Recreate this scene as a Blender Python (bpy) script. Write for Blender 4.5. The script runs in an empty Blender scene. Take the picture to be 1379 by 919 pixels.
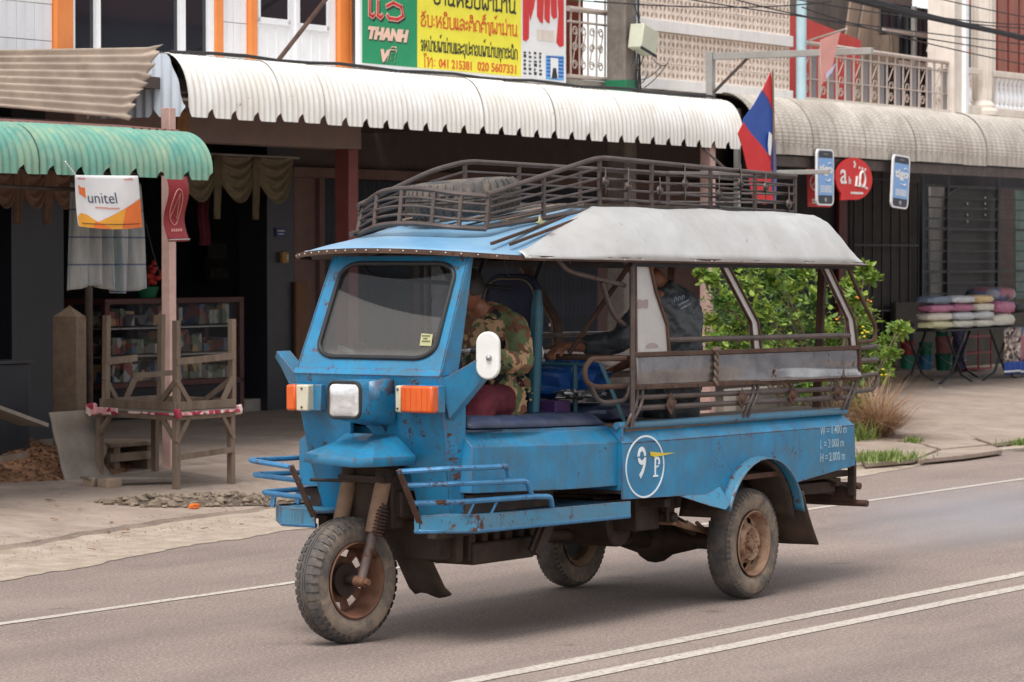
import bpy, bmesh, math, random
from mathutils import Vector, Matrix, noise
R = random.Random(7)
C = bpy.context.scene.collection
sc = bpy.context.scene
rad = math.radians

# ------------------------------------------------------------------ camera
FPX, EYE = 4450.0, 2.05
PITCH = math.atan((459.5 - 345.0) / FPX)
cam_d = bpy.data.cameras.new('camera')
cam_d.sensor_width = 36.0
cam_d.lens = 36.0 * FPX / 1379.0
cam_d.clip_start, cam_d.clip_end = 0.5, 2000.0
cam_d.dof.use_dof = True
cam_d.dof.focus_distance = 18.6
cam_d.dof.aperture_fstop = 7.5
cam = bpy.data.objects.new('camera', cam_d)
C.objects.link(cam)
cam.location = (0, 0, EYE)
cam.rotation_euler = (rad(90) - PITCH, 0, 0)
sc.camera = cam

# ------------------------------------------------------------------ sky, sun, exposure (bright overcast)
SUN_EL, SUN_AZ = rad(62), rad(200)
w = bpy.data.worlds.new('World'); sc.world = w; w.use_nodes = True
wn, wl = w.node_tree.nodes, w.node_tree.links
bg = wn['Background']; bg.inputs['Strength'].default_value = 0.115
sky = wn.new('ShaderNodeTexSky'); sky.sky_type = 'NISHITA'; sky.sun_disc = False
sky.sun_elevation = SUN_EL; sky.sun_rotation = SUN_AZ
sky.air_density = 1.0; sky.dust_density = 1.6; sky.ozone_density = 1.0
hs = wn.new('ShaderNodeHueSaturation'); hs.inputs['Saturation'].default_value = 0.16   # cloud veil greys the blue
wl.new(sky.outputs[0], hs.inputs['Color']); wl.new(hs.outputs[0], bg.inputs['Color'])
sun_d = bpy.data.lights.new('sun', 'SUN'); sun_d.energy = 1.5; sun_d.angle = rad(25); sun_d.color = (1, 0.97, 0.93)
sun = bpy.data.objects.new('sun', sun_d); C.objects.link(sun)
# sun stands behind and left of the camera, high
sd = Vector((math.sin(SUN_AZ) * math.cos(SUN_EL), math.cos(SUN_AZ) * math.cos(SUN_EL), math.sin(SUN_EL)))
sun.rotation_euler = sd.to_track_quat('Z', 'Y').to_euler()
sc.view_settings.view_transform = 'Standard'; sc.view_settings.look = 'None'
sc.view_settings.exposure = 1.14; sc.view_settings.gamma = 1.0
sc.cycles.max_bounces = 8; sc.cycles.transparent_max_bounces = 12
sc.cycles.use_denoising = True

# ------------------------------------------------------------------ frames of reference
# 'B': the row of shop houses. x = along the row to the right, y = depth away from the street, z = up
# 'V': the truck. x = forward, y = towards its left side, z = up.   'W': world
TB, TH = rad(58.2), rad(56.5)
FR = {'W': (Vector((0, 0, 0)), 0.0), 'B': (Vector((-2.98, 28.7, 0)), TB), 'V': (Vector((.875, 20.08, 0)), rad(180) + TH)}
def f2w(fr, p):
    o, a = FR[fr]; c, s = math.cos(a), math.sin(a)
    return Vector((o.x + p[0] * c - p[1] * s, o.y + p[0] * s + p[1] * c, p[2]))
def w2f(fr, p):
    o, a = FR[fr]; c, s = math.cos(a), math.sin(a); d = Vector(p) - o
    return Vector((d.x * c + d.y * s, -d.x * s + d.y * c, p[2]))
def sight(px, py):     # direction of the line of sight through a point of the photograph
    x = (px - 689.5) / FPX; u = -(py - 459.5) / FPX; c, s = math.cos(PITCH), math.sin(PITCH)
    return Vector((x, c + u * s, u * c - s))
def on_plane(fr, px, py, axis, val):   # survey helper: where that line meets a plane of the frame
    a = w2f(fr, (0, 0, EYE)); b = w2f(fr, Vector((0, 0, EYE)) + sight(px, py)) - a
    i = 'xyz'.index(axis); t = (val - a[i]) / b[i]
    return a + b * t
def bp(px, py, o=0.0): return on_plane('B', px, py, 'y', o)
def gb(px, py, z=0.0): return on_plane('B', px, py, 'z', z)
def vp(px, py, **k):
    n = list(k)[0]; return on_plane('V', px, py, n, k[n])

# ------------------------------------------------------------------ mesh helpers
class MB:
    def __init__(s): s.v = []; s.f = []
    def add(s, vs, fs):
        n = len(s.v); s.v += [Vector(v) for v in vs]; s.f += [tuple(i + n for i in f) for f in fs]; return s
    def box(s, x0, x1, y0, y1, z0, z1):
        vs = [(x, y, z) for x in (x0, x1) for y in (y0, y1) for z in (z0, z1)]
        return s.add(vs, [(0, 1, 3, 2), (4, 6, 7, 5), (0, 4, 5, 1), (2, 3, 7, 6), (0, 2, 6, 4), (1, 5, 7, 3)])
    def beam(s, p, q, w, h, side=(0, 0, 1)):     # rectangular bar, h along 'side'
        p, q = Vector(p), Vector(q); d = (q - p).normalized(); u = Vector(side)
        u = (u - d * u.dot(d))
        if u.length < 1e-4: u = Vector((1, 0, 0)) - d * d.x
        u.normalize(); r = d.cross(u)
        vs = [e + r * a * w / 2 + u * b * h / 2 for e in (p, q) for a in (-1, 1) for b in (-1, 1)]
        return s.add(vs, [(0, 1, 3, 2), (4, 6, 7, 5), (0, 4, 5, 1), (2, 3, 7, 6), (0, 2, 6, 4), (1, 5, 7, 3)])
    def prism(s, poly, vec):
        poly = [Vector(p) for p in poly]; vec = Vector(vec); n = len(poly)
        return s.add(poly + [p + vec for p in poly], [tuple(range(n)), tuple(range(2 * n - 1, n - 1, -1))] +
                     [(i, (i + 1) % n, n + (i + 1) % n, n + i) for i in range(n)])
    def tube(s, pts, r, n=8, closed=False):
        pts = [Vector(p) for p in pts]; m = len(pts); rings = []
        rr = r if isinstance(r, (list, tuple)) else [r] * m
        u = None
        for i, p in enumerate(pts):
            a = pts[(i - 1) % m] if (closed or i > 0) else p
            b = pts[(i + 1) % m] if (closed or i < m - 1) else p
            t = (b - a)
            if t.length < 1e-9: t = Vector((0, 0, 1))
            t.normalize()
            if u is None:
                u = t.orthogonal().normalized()
            else:
                u = u - t * u.dot(t)
                if u.length < 1e-5: u = t.orthogonal()
                u.normalize()
            v = t.cross(u)
            k = 1.0
            if 0 < i < m - 1:
                c = (pts[i] - pts[i - 1]).normalized().dot((pts[i + 1] - pts[i]).normalized())
                k = min(1.5, 1 / max(.5, math.sqrt((1 + max(-.9, c)) / 2)))
            rings.append([p + (u * math.cos(2 * math.pi * j / n) + v * math.sin(2 * math.pi * j / n)) * rr[i] for j in range(n)])
        vs = [v for r_ in rings for v in r_]; fs = []
        for i in range(m if closed else m - 1):
            i2 = (i + 1) % m
            for j in range(n):
                fs.append((i * n + j, i * n + (j + 1) % n, i2 * n + (j + 1) % n, i2 * n + j))
        if not closed:
            fs.append(tuple(range(n))); fs.append(tuple(range((m - 1) * n + n - 1, (m - 1) * n - 1, -1)))
        return s.add(vs, fs)
    def cyl(s, p, q, r, r2=None, n=16):
        return s.tube([p, q], [r, r if r2 is None else r2], n)
    def lathe(s, prof, org, axis=(0, 0, 1), n=24, a0=0, a1=None):
        org = Vector(org); ax = Vector(axis).normalized(); u = ax.orthogonal().normalized(); v = ax.cross(u); m = len(prof)
        vs = []
        for j in range(n):
            a = 2 * math.pi * j / n; d = u * math.cos(a) + v * math.sin(a)
            vs += [org + ax * h + d * r for r, h in prof]
        fs = []
        for j in range(n):
            j2 = (j + 1) % n
            for i in range(m - 1): fs.append((j * m + i, j * m + i + 1, j2 * m + i + 1, j2 * m + i))
        return s.add(vs, fs)
    def grid(s, fn, nu, nv, keep=None):
        vs = [fn(i / nu, j / nv) for i in range(nu + 1) for j in range(nv + 1)]
        fs = []
        for i in range(nu):
            for j in range(nv):
                if keep is None or keep((i + .5) / nu, (j + .5) / nv):
                    a = i * (nv + 1) + j; fs.append((a, a + 1, a + nv + 2, a + nv + 1))
        return s.add(vs, fs)
    def ball(s, c, rx, ry, rz, n=12, m=8):
        c = Vector(c)
        def fn(u, v):
            a, b = 2 * math.pi * u, math.pi * v
            return c + Vector((rx * math.sin(b) * math.cos(a), ry * math.sin(b) * math.sin(a), rz * math.cos(b)))
        return s.grid(fn, n, m)
    def mapped(s, fn):
        s.v = [Vector(fn(v)) for v in s.v]; return s

def make_mesh(name, mb, mat, org=(0, 0, 0), smooth=True, angle=38, weld=True):
    me = bpy.data.meshes.new(name); o = Vector(org)
    me.from_pydata([tuple(v - o) for v in mb.v], [], mb.f)
    bm = bmesh.new(); bm.from_mesh(me)
    if weld: bmesh.ops.remove_doubles(bm, verts=bm.verts, dist=1e-5)
    bmesh.ops.recalc_face_normals(bm, faces=bm.faces); bm.to_mesh(me); bm.free()
    if smooth:
        for p in me.polygons: p.use_smooth = True
        me.set_sharp_from_angle(angle=rad(angle))
    if mat: me.materials.append(mat)
    return me

ORG = {}     # object name -> (frame, origin in frame)
def thing(name, label, cat, fr, org, group=None):
    o = bpy.data.objects.new(name, None); C.objects.link(o); o.empty_display_size = .1
    o.location = f2w(fr, org); o.rotation_euler = (0, 0, FR[fr][1])
    o['label'] = label; o['category'] = cat
    if group: o['group'] = group
    ORG[o.name] = (fr, Vector(org)); return o
def part(name, mb, mat, parent, label=None, bev=0, solid=0, smooth=True, angle=38, stuff=False, weld=True):
    fr, org = ORG[parent.name]
    o = bpy.data.objects.new(name, make_mesh(name, mb, mat, org, smooth, angle, weld)); C.objects.link(o); o.parent = parent
    ORG[o.name] = (fr, org)
    if label: o['label'] = label
    if stuff: o['kind'] = 'stuff'
    mods(o, bev, solid); return o
def mods(o, bev=0, solid=0):
    if solid:
        m = o.modifiers.new('solid', 'SOLIDIFY'); m.thickness = solid; m.offset = 0
    if bev:
        m = o.modifiers.new('bevel', 'BEVEL'); m.width = bev; m.segments = 2; m.limit_method = 'ANGLE'; m.angle_limit = rad(40); m.harden_normals = False
def single(name, mb, mat, label, cat, fr, org, group=None, bev=0, solid=0, kind=None, angle=38, smooth=True):
    o = bpy.data.objects.new(name, make_mesh(name, mb, mat, org, smooth, angle)); C.objects.link(o)
    o.location = f2w(fr, org); o.rotation_euler = (0, 0, FR[fr][1])
    if label: o['label'] = label
    if cat: o['category'] = cat
    if group: o['group'] = group
    if kind: o['kind'] = kind
    ORG[o.name] = (fr, Vector(org)); mods(o, bev, solid); return o
def inst(name, me, parent, loc, rot=(0, 0, 0), scale=None, label=None):   # shares mesh data; loc in the frame of the parent
    o = bpy.data.objects.new(name, me); C.objects.link(o); o.parent = parent
    fr, org = ORG[parent.name]; o.location = Vector(loc) - org; o.rotation_euler = rot
    if scale: o.scale = scale
    ORG[o.name] = (fr, org)
    if label: o['label'] = label
    return o

def fillet(pts, r, n=4):
    pts = [Vector(p) for p in pts]; out = [pts[0]]
    for i in range(1, len(pts) - 1):
        p = pts[i]; a = pts[i - 1] - p; b = pts[i + 1] - p
        d = min(r, a.length * .45, b.length * .45); A = p + a.normalized() * d; B = p + b.normalized() * d
        for k in range(n + 1):
            t = k / n; out.append(A * (1 - t) ** 2 + p * 2 * t * (1 - t) + B * t * t)
    out.append(pts[-1]); return out
def rrect(w, h, r, n=5):        # rounded rectangle outline about 0,0
    out = []
    for cx, cy, a0 in ((w / 2 - r, h / 2 - r, 0), (-w / 2 + r, h / 2 - r, 90), (-w / 2 + r, -h / 2 + r, 180), (w / 2 - r, -h / 2 + r, 270)):
        for k in range(n + 1):
            a = rad(a0 + 90 * k / n); out.append((cx + r * math.cos(a), cy + r * math.sin(a)))
    return out
_tc = {}
def letters(txt, size, ext=.003, shear=0, align='LEFT', bold=0, sx=1):
    k = (txt, size, ext, shear, align, bold, sx)
    if k not in _tc:
        cu = bpy.data.curves.new('t', 'FONT'); cu.body = txt; cu.size = size; cu.extrude = ext / 2; cu.shear = shear; cu.align_x = align
        cu.offset = bold; cu.resolution_u = 3
        ob = bpy.data.objects.new('t', cu); C.objects.link(ob)
        me = bpy.data.meshes.new_from_object(ob.evaluated_get(bpy.context.evaluated_depsgraph_get()))
        _tc[k] = ([Vector((v.co.x * sx, v.co.y, v.co.z)) for v in me.vertices], [tuple(p.vertices) for p in me.polygons])
        bpy.data.objects.remove(ob); bpy.data.curves.remove(cu); bpy.data.meshes.remove(me)
    return _tc[k]

# ------------------------------------------------------------------ materials
def srgb(r, g, b):
    f = lambda c: (c / 255 / 12.92) if c / 255 <= .04045 else ((c / 255 + .055) / 1.055) ** 2.4
    return (f(r), f(g), f(b), 1)
class NT:
    def __init__(s, name):
        s.m = bpy.data.materials.new(name); s.m.use_nodes = True; s.t = s.m.node_tree; s.n = s.t.nodes
        s.b = s.n['Principled BSDF']; s.out = s.n['Material Output']; s.tc = s.n.new('ShaderNodeTexCoord')
    def link(s, a, b): s.t.links.new(a, b)
    def mapping(s, sc=(1, 1, 1), rot=(0, 0, 0), src='Object'):
        m = s.n.new('ShaderNodeMapping'); m.inputs['Scale'].default_value = sc; m.inputs['Rotation'].default_value = rot
        s.link(s.tc.outputs[src], m.inputs[0]); return m.outputs[0]
    def noise(s, scale, vec=None, detail=4, rough=.6, dist=0):
        n = s.n.new('ShaderNodeTexNoise'); n.inputs['Scale'].default_value = scale; n.inputs['Detail'].default_value = detail
        n.inputs['Roughness'].default_value = rough; n.inputs['Distortion'].default_value = dist
        s.link(vec or s.tc.outputs['Object'], n.inputs['Vector']); return n.outputs['Fac']
    def ramp(s, fac, a, b, ca=(0, 0, 0, 1), cb=(1, 1, 1, 1), interp='LINEAR'):
        r = s.n.new('ShaderNodeValToRGB'); r.color_ramp.interpolation = interp
        r.color_ramp.elements[0].position = a; r.color_ramp.elements[1].position = b
        r.color_ramp.elements[0].color = ca; r.color_ramp.elements[1].color = cb
        s.link(fac, r.inputs[0]); return r.outputs[0]
    def mix(s, fac, a, b, mode='MIX'):
        m = s.n.new('ShaderNodeMix'); m.data_type = 'RGBA'; m.blend_type = mode
        for sock, v in ((m.inputs[0], fac), (m.inputs[6], a), (m.inputs[7], b)):
            if isinstance(v, (int, float)): sock.default_value = v
            elif isinstance(v, tuple): sock.default_value = v
            else: s.link(v, sock)
        return m.outputs[2]
    def math(s, op, a, b=0.0, clamp=False):
        m = s.n.new('ShaderNodeMath'); m.operation = op; m.use_clamp = clamp
        for i, v in enumerate((a, b)):
            if isinstance(v, (int, float)): m.inputs[i].default_value = v
            else: s.link(v, m.inputs[i])
        return m.outputs[0]
    def bump(s, h, strength, dist=.01):
        b = s.n.new('ShaderNodeBump'); b.inputs['Strength'].default_value = strength; b.inputs['Distance'].default_value = dist
        s.link(h, b.inputs['Height']); s.link(b.outputs[0], s.b.inputs['Normal'])
    def xyz(s, src='Object'):
        x = s.n.new('ShaderNodeSeparateXYZ'); s.link(s.tc.outputs[src], x.inputs[0]); return x.outputs
RUST1, RUST2 = srgb(98, 56, 36), srgb(58, 36, 28)
def surf(name, col, col2=None, scale=5, rough=.6, metal=0, rust=0, rscale=9, dirt=0, dcol=None, dscale=3, streak=0, bump=.15, bscale=60, var=0, spec=.5, stretch=(1, 1, 1), edge=0, rr=.15, dent=0, runs=0):
    t = NT(name); c = col
    vec = t.mapping(stretch)
    col2 = col2 or tuple(x * .8 for x in col[:3]) + (1,)
    n1 = t.noise(scale, vec, 6, .65)
    c = t.mix(t.ramp(n1, .3, .7), col, col2)
    if var:
        oi = t.n.new('ShaderNodeObjectInfo')
        v = t.math('ADD', t.math('MULTIPLY', oi.outputs['Random'], var), 1 - var / 2)
        hv = t.n.new('ShaderNodeHueSaturation'); t.link(v, hv.inputs['Value']); t.link(c, hv.inputs['Color']); c = hv.outputs[0]
    if dirt:
        n2 = t.noise(dscale, None, 8, .7, .4)
        c = t.mix(t.math('MULTIPLY', t.ramp(n2, .42, .72), dirt), c, dcol or srgb(120, 100, 82))
    if streak:
        n4 = t.noise(14, t.mapping((1, 1, .07)), 4, .7)
        c = t.mix(t.math('MULTIPLY', t.ramp(n4, .5, .75), streak), c, dcol or srgb(90, 78, 66))
    if edge:
        g = t.n.new('ShaderNodeNewGeometry'); bv = t.n.new('ShaderNodeBevel'); bv.samples = 3; bv.inputs['Radius'].default_value = .014
        dt = t.n.new('ShaderNodeVectorMath'); dt.operation = 'DOT_PRODUCT'; t.link(g.outputs['Normal'], dt.inputs[0]); t.link(bv.outputs[0], dt.inputs[1])
        e = t.math('MULTIPLY', t.ramp(t.math('SUBTRACT', 1.0, dt.outputs['Value']), .01, .08), t.ramp(t.noise(16, None, 5, .7), .42, .52))
        c = t.mix(t.math('MULTIPLY', e, edge), c, RUST1)
    if runs:
        n5 = t.noise(22, t.mapping((1, 1, .10), (0, 0, .3)), 6, .75); gate_ = t.ramp(t.noise(2.6, None, 3), .46, .58)
        c = t.mix(t.math('MULTIPLY', t.math('MULTIPLY', t.ramp(n5, .56, .70), gate_), runs), c, srgb(74, 62, 56))
    rfac = None
    if rust:
        n3 = t.math('ADD', t.noise(rscale, None, 10, .75, .3), t.math('MULTIPLY', t.math('SUBTRACT', t.noise(2.1, None, 4, .6), .5), .45))
        lo = .70 - rust * .26
        rfac = t.ramp(n3, lo, lo + .06)
        rc = t.mix(t.ramp(t.noise(40, None, 4), .35, .65), RUST1, RUST2)
        c = t.mix(rfac, c, rc)
    t.link(c, t.b.inputs['Base Color'])
    rn = t.math('ADD', t.math('MULTIPLY', n1, rr * 2), rough - rr)
    if rfac is not None: rn = t.math('MAXIMUM', rn, t.math('MULTIPLY', rfac, .85))
    t.link(rn, t.b.inputs['Roughness'])
    t.b.inputs['Metallic'].default_value = metal; t.b.inputs['Specular IOR Level'].default_value = spec
    if bump:
        h = t.noise(bscale, vec, 5, .6)
        if rfac is not None: h = t.math('SUBTRACT', h, t.math('MULTIPLY', rfac, .5))
        if dent: h = t.math('ADD', h, t.math('MULTIPLY', t.noise(3.2, None, 2, .4), dent))
        t.bump(h, bump, .006)
    return t.m
M = {}
M['blue'] = surf('blue_paint', srgb(32, 130, 172), srgb(22, 108, 150), 4, .36, 0, rust=.39, rscale=15, dent=9, runs=.85, dirt=.8, dcol=srgb(66, 92, 104), dscale=4.5, streak=.5, bump=.12, edge=.8)
M['blue_worn'] = surf('worn_blue_paint', srgb(42, 126, 164), srgb(62, 120, 146), 5, .45, 0, rust=.60, rscale=12, dent=6, runs=.8, dirt=.5, dcol=srgb(96, 92, 84), streak=.3, bump=.2, edge=.9)
M['blue_roof'] = surf('dusty_blue_roof_paint', srgb(98, 146, 182), srgb(122, 158, 184), 3, .4, 0, rust=.2, runs=.2, rscale=7, dirt=.5, dcol=srgb(140, 160, 172), bump=.1)
M['teal'] = surf('old_teal_paint', srgb(30, 92, 110), srgb(26, 78, 92), 5, .5, 0, rust=.2, dirt=.3, bump=.15)
M['rust'] = surf('rusty_steel', srgb(88, 58, 44), srgb(58, 44, 38), 8, .8, .2, rust=.5, rscale=20, dirt=.3, bump=.4)
M['rust_dark'] = surf('oily_rusty_iron', srgb(58, 42, 33), srgb(38, 31, 27), 7, .75, .2, rust=.25, dirt=.6, dcol=srgb(88, 68, 52), bump=.5)
M['rail'] = surf('weathered_grey_brown_tube', srgb(92, 80, 76), srgb(70, 62, 60), 8, .55, .4, rust=.3, rscale=15, dirt=.2, bump=.3)
M['tube_blue'] = surf('chipped_blue_tube', srgb(66, 128, 172), srgb(48, 106, 146), 9, .45, .1, rust=.5, rscale=14, bump=.3)
M['sheet'] = surf('grey_sheet_metal', srgb(168, 166, 164), srgb(138, 136, 136), 3, .24, .85, rust=.25, rscale=8, dirt=.65, dcol=srgb(88, 86, 92), dscale=5, runs=.4, bump=.1)
M['silver'] = surf('dull_silver_sheet', srgb(194, 193, 191), srgb(170, 168, 166), 3, .42, .25, rust=.12, dent=12, runs=.25, rscale=5, dirt=.3, dcol=srgb(150, 142, 134), dscale=2, bump=.12)
M['tyre'] = surf('dusty_tyre_rubber', srgb(52, 52, 54), srgb(78, 74, 72), 6, .85, 0, dirt=.7, dcol=srgb(122, 106, 92), dscale=9, bump=.5, bscale=90)
M['tyre_side'] = surf('muddy_tyre_wall', srgb(104, 94, 84), srgb(70, 68, 66), 9, .9, 0, dirt=.95, dcol=srgb(152, 130, 110), dscale=7, bump=.4, bscale=70)
M['rim'] = surf('rusty_wheel_rim', srgb(146, 112, 88), srgb(112, 80, 62), 9, .75, .1, rust=.4, dirt=.8, dcol=srgb(176, 150, 124), dscale=8, bump=.4)
M['flap'] = surf('muddy_black_rubber_flap', srgb(44, 36, 32), srgb(66, 52, 42), 5, .85, 0, dirt=.6, dcol=srgb(96, 74, 56), dscale=6, bump=.5)
M['black'] = surf('black_rubber', srgb(26, 26, 28), srgb(34, 34, 36), 8, .6, bump=.2)
M['vinyl'] = surf('navy_vinyl', srgb(42, 54, 82), srgb(34, 44, 68), 6, .45, 0, dirt=.35, dcol=srgb(98, 104, 116), dscale=5, bump=.5, bscale=14)
M['orange'] = surf('orange_lens', srgb(206, 88, 22), srgb(190, 74, 18), 5, .18, bump=.2, bscale=30, spec=.7)
M['cream_pl'] = surf('cream_plastic', srgb(196, 188, 166), srgb(180, 172, 150), 8, .5, dirt=.3, bump=.1)
M['white_pl'] = surf('white_mirror_back', srgb(214, 214, 208), srgb(200, 200, 196), 6, .4, dirt=.15, bump=.05)
M['paint_white'] = surf('white_stencil_paint', srgb(226, 230, 230), srgb(200, 212, 218), 9, .6, bump=0)
M['paint_faint'] = surf('faded_white_stencil_paint', srgb(176, 190, 196), srgb(120, 156, 176), 16, .6, bump=0)
M['paint_yellow'] = surf('yellow_paint_smear', srgb(222, 190, 40), srgb(190, 170, 60), 9, .6, bump=0)
M['chrome'] = surf('dull_chrome', srgb(180, 180, 180), srgb(150, 150, 150), 8, .3, .9, bump=0)
M['skin'] = surf('brown_skin', srgb(136, 90, 66), srgb(120, 76, 56), 10, .5, bump=.1, bscale=120)
M['hair'] = surf('black_hair', srgb(24, 20, 20), srgb(34, 28, 26), 20, .5, bump=.6, bscale=160, stretch=(1, 1, .3))
M['maroon'] = surf('maroon_trouser_cloth', srgb(92, 12, 30), srgb(66, 8, 22), 9, .85, bump=.5, bscale=22)
M['jacket'] = surf('dark_grey_jacket_nylon', srgb(62, 66, 70), srgb(48, 52, 56), 7, .5, bump=.8, bscale=13)
M['tarp'] = surf('bright_blue_tarpaulin', srgb(30, 92, 168), srgb(24, 76, 146), 7, .35, bump=1, bscale=10)
M['navy_bag'] = surf('navy_bag_cloth', srgb(26, 34, 66), srgb(20, 26, 52), 7, .7, bump=.5, bscale=16)
M['wood'] = surf('weathered_grey_wood', srgb(128, 110, 94), srgb(92, 76, 64), 7, .8, dirt=.35, dcol=srgb(78, 64, 54), stretch=(1, 1, .25), bump=.5, bscale=40)
M['wood_post'] = surf('old_concrete_post', srgb(116, 96, 78), srgb(86, 70, 58), 9, .85, dirt=.5, bump=.5)
M['conc'] = surf('bare_concrete', srgb(150, 142, 134), srgb(128, 120, 112), 4, .85, dirt=.4, dcol=srgb(104, 94, 84), bump=.3)
M['conc_grey'] = surf('aged_concrete_pole', srgb(128, 118, 110), srgb(100, 92, 86), 8, .85, dirt=.5, dcol=srgb(74, 68, 62), streak=.4, bump=.4)
M['pink'] = surf('faded_pink_paint', srgb(210, 176, 166), srgb(190, 154, 144), 5, .7, dirt=.35, dcol=srgb(120, 92, 82), bump=.15)
M['redcol'] = surf('brick_red_paint', srgb(120, 62, 58), srgb(104, 52, 48), 5, .65, dirt=.3, dcol=srgb(96, 60, 54), bump=.15)
M['pinkwall'] = surf('dull_pink_plaster', srgb(116, 90, 84), srgb(98, 76, 72), 3, .85, dirt=.3, bump=.2)
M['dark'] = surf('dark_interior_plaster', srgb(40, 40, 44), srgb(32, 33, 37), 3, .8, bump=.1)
M['dark_tile'] = surf('dark_grey_tile', srgb(42, 44, 50), srgb(35, 37, 43), 3, .35, bump=.05, var=.15)
M['ceil'] = surf('brown_grey_soffit', srgb(80, 70, 67), srgb(70, 61, 58), 3, .85, dirt=.2, bump=.1)
M['fascia'] = surf('mauve_grey_beam_paint', srgb(124, 104, 100), srgb(112, 94, 90), 3, .8, streak=.2, bump=.1)
M['whitewall'] = surf('white_wall_paint', srgb(226, 226, 228), srgb(214, 214, 218), 3, .6, streak=.15, bump=.08)
M['tile_white'] = surf('glazed_white_wall_tile', srgb(236, 236, 238), srgb(224, 225, 228), 2, .3, streak=.15, bump=.05, var=.06)
M['grout'] = surf('tile_grout', srgb(168, 150, 132), srgb(150, 134, 118), 5, .9, bump=.1)
M['orange_trim'] = surf('orange_trim_paint', srgb(232, 140, 70), srgb(222, 128, 60), 4, .5, streak=.15, bump=.06)
M['frame_white'] = surf('white_window_frame', srgb(238, 238, 240), srgb(226, 226, 228), 5, .4, bump=.03)
M['awn_white'] = surf('white_corrugated_metal', srgb(232, 231, 228), srgb(218, 214, 206), 2, .45, .0, runs=.22, rust=.1, streak=.4, dirt=.3, dcol=srgb(176, 164, 142), dscale=1.6, bump=.06, var=.06)
M['awn_taupe'] = surf('taupe_grey_corrugated_metal', srgb(192, 184, 174), srgb(168, 160, 150), 2, .6, .0, dirt=.5, dcol=srgb(122, 108, 98), dscale=2.2, streak=.4, bump=.08, var=.1)
M['awn_green'] = surf('sea_green_corrugated_metal', srgb(104, 154, 136), srgb(72, 130, 120), 4, .5, .0, dirt=.5, dcol=srgb(158, 164, 126), dscale=3, rust=.12, runs=.3, streak=.55, bump=.08, var=.1)
M['awn_beige'] = surf('beige_corrugated_metal', srgb(184, 166, 148), srgb(158, 142, 128), 3, .55, .1, dirt=.4, dcol=srgb(132, 114, 100), bump=.08)
M['roof_brown'] = surf('brown_red_roof_sheet', srgb(112, 70, 64), srgb(94, 58, 54), 3, .6, dirt=.3, bump=.1)
M['galv'] = surf('galvanised_grey_steel', srgb(170, 168, 164), srgb(150, 146, 142), 5, .5, .3, rust=.12, bump=.1)
M['pale_metal'] = surf('pale_painted_railing', srgb(186, 172, 162), srgb(166, 152, 142), 7, .55, rust=.12, bump=.15)
M['cream'] = surf('cream_painted_concrete', srgb(224, 214, 202), srgb(206, 194, 182), 4, .7, streak=.25, bump=.1)
M['block'] = surf('pinkish_cream_vent_block', srgb(236, 222, 210), srgb(222, 202, 186), 5, .8, dirt=.2, dcol=srgb(160, 132, 112), bump=.15, var=.12)
M['door_brown'] = surf('red_brown_door_wood', srgb(140, 70, 48), srgb(116, 54, 38), 5, .45, stretch=(1, 1, .2), bump=.15)
M['redwall'] = surf('red_panel_paint', srgb(196, 62, 54), srgb(178, 52, 46), 3, .6, streak=.15, bump=.08)
M['pipe'] = surf('pale_blue_pipe', srgb(178, 204, 212), srgb(162, 190, 200), 4, .45, streak=.15, bump=.05)
M['wire'] = surf('black_cable', srgb(36, 34, 38), srgb(28, 27, 30), 9, .6, bump=0)
M['green_pl'] = surf('green_enamel', srgb(24, 110, 74), srgb(18, 92, 62), 6, .5, bump=.1)
M['glass_dark'] = surf('dark_window_glass', (.012, .014, .02, 1), (.016, .018, .024, 1), 2, .05, rr=.02, bump=0, spec=.6)
M['iron'] = surf('dark_iron_grille', srgb(40, 40, 46), srgb(30, 30, 34), 6, .6, .2, bump=.1)
M['slate'] = surf('dark_slat_gate_steel', srgb(42, 46, 58), srgb(32, 36, 46), 6, .55, .3, bump=.1, var=.2)
M['valance'] = surf('olive_beige_curtain', srgb(136, 122, 98), srgb(110, 98, 78), 8, .85, bump=.5, bscale=30)
M['fibre'] = surf('fibre_cement_sheet', srgb(136, 128, 118), srgb(112, 104, 96), 5, .9, dirt=.4, bump=.4)
M['brick'] = surf('worn_pale_brick', srgb(160, 138, 116), srgb(132, 112, 94), 9, .9, bump=.5)
M['litter'] = surf('leaf_litter', srgb(140, 100, 70), srgb(86, 60, 44), 14, .9, bump=.2, var=.3)
M['soil'] = surf('dark_crumbled_soil', srgb(92, 78, 66), srgb(54, 46, 40), 14, .95, dirt=.5, dcol=srgb(136, 120, 102), dscale=7, bump=1, bscale=30)
M['rubble'] = surf('broken_concrete', srgb(150, 134, 116), srgb(112, 98, 84), 10, .95, bump=.8, var=.3)
def flat(name, r, g, b, rough=.55): return surf(name, srgb(r, g, b), srgb(int(r * .94), int(g * .94), int(b * .94)), 4, rough, bump=0)
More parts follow.
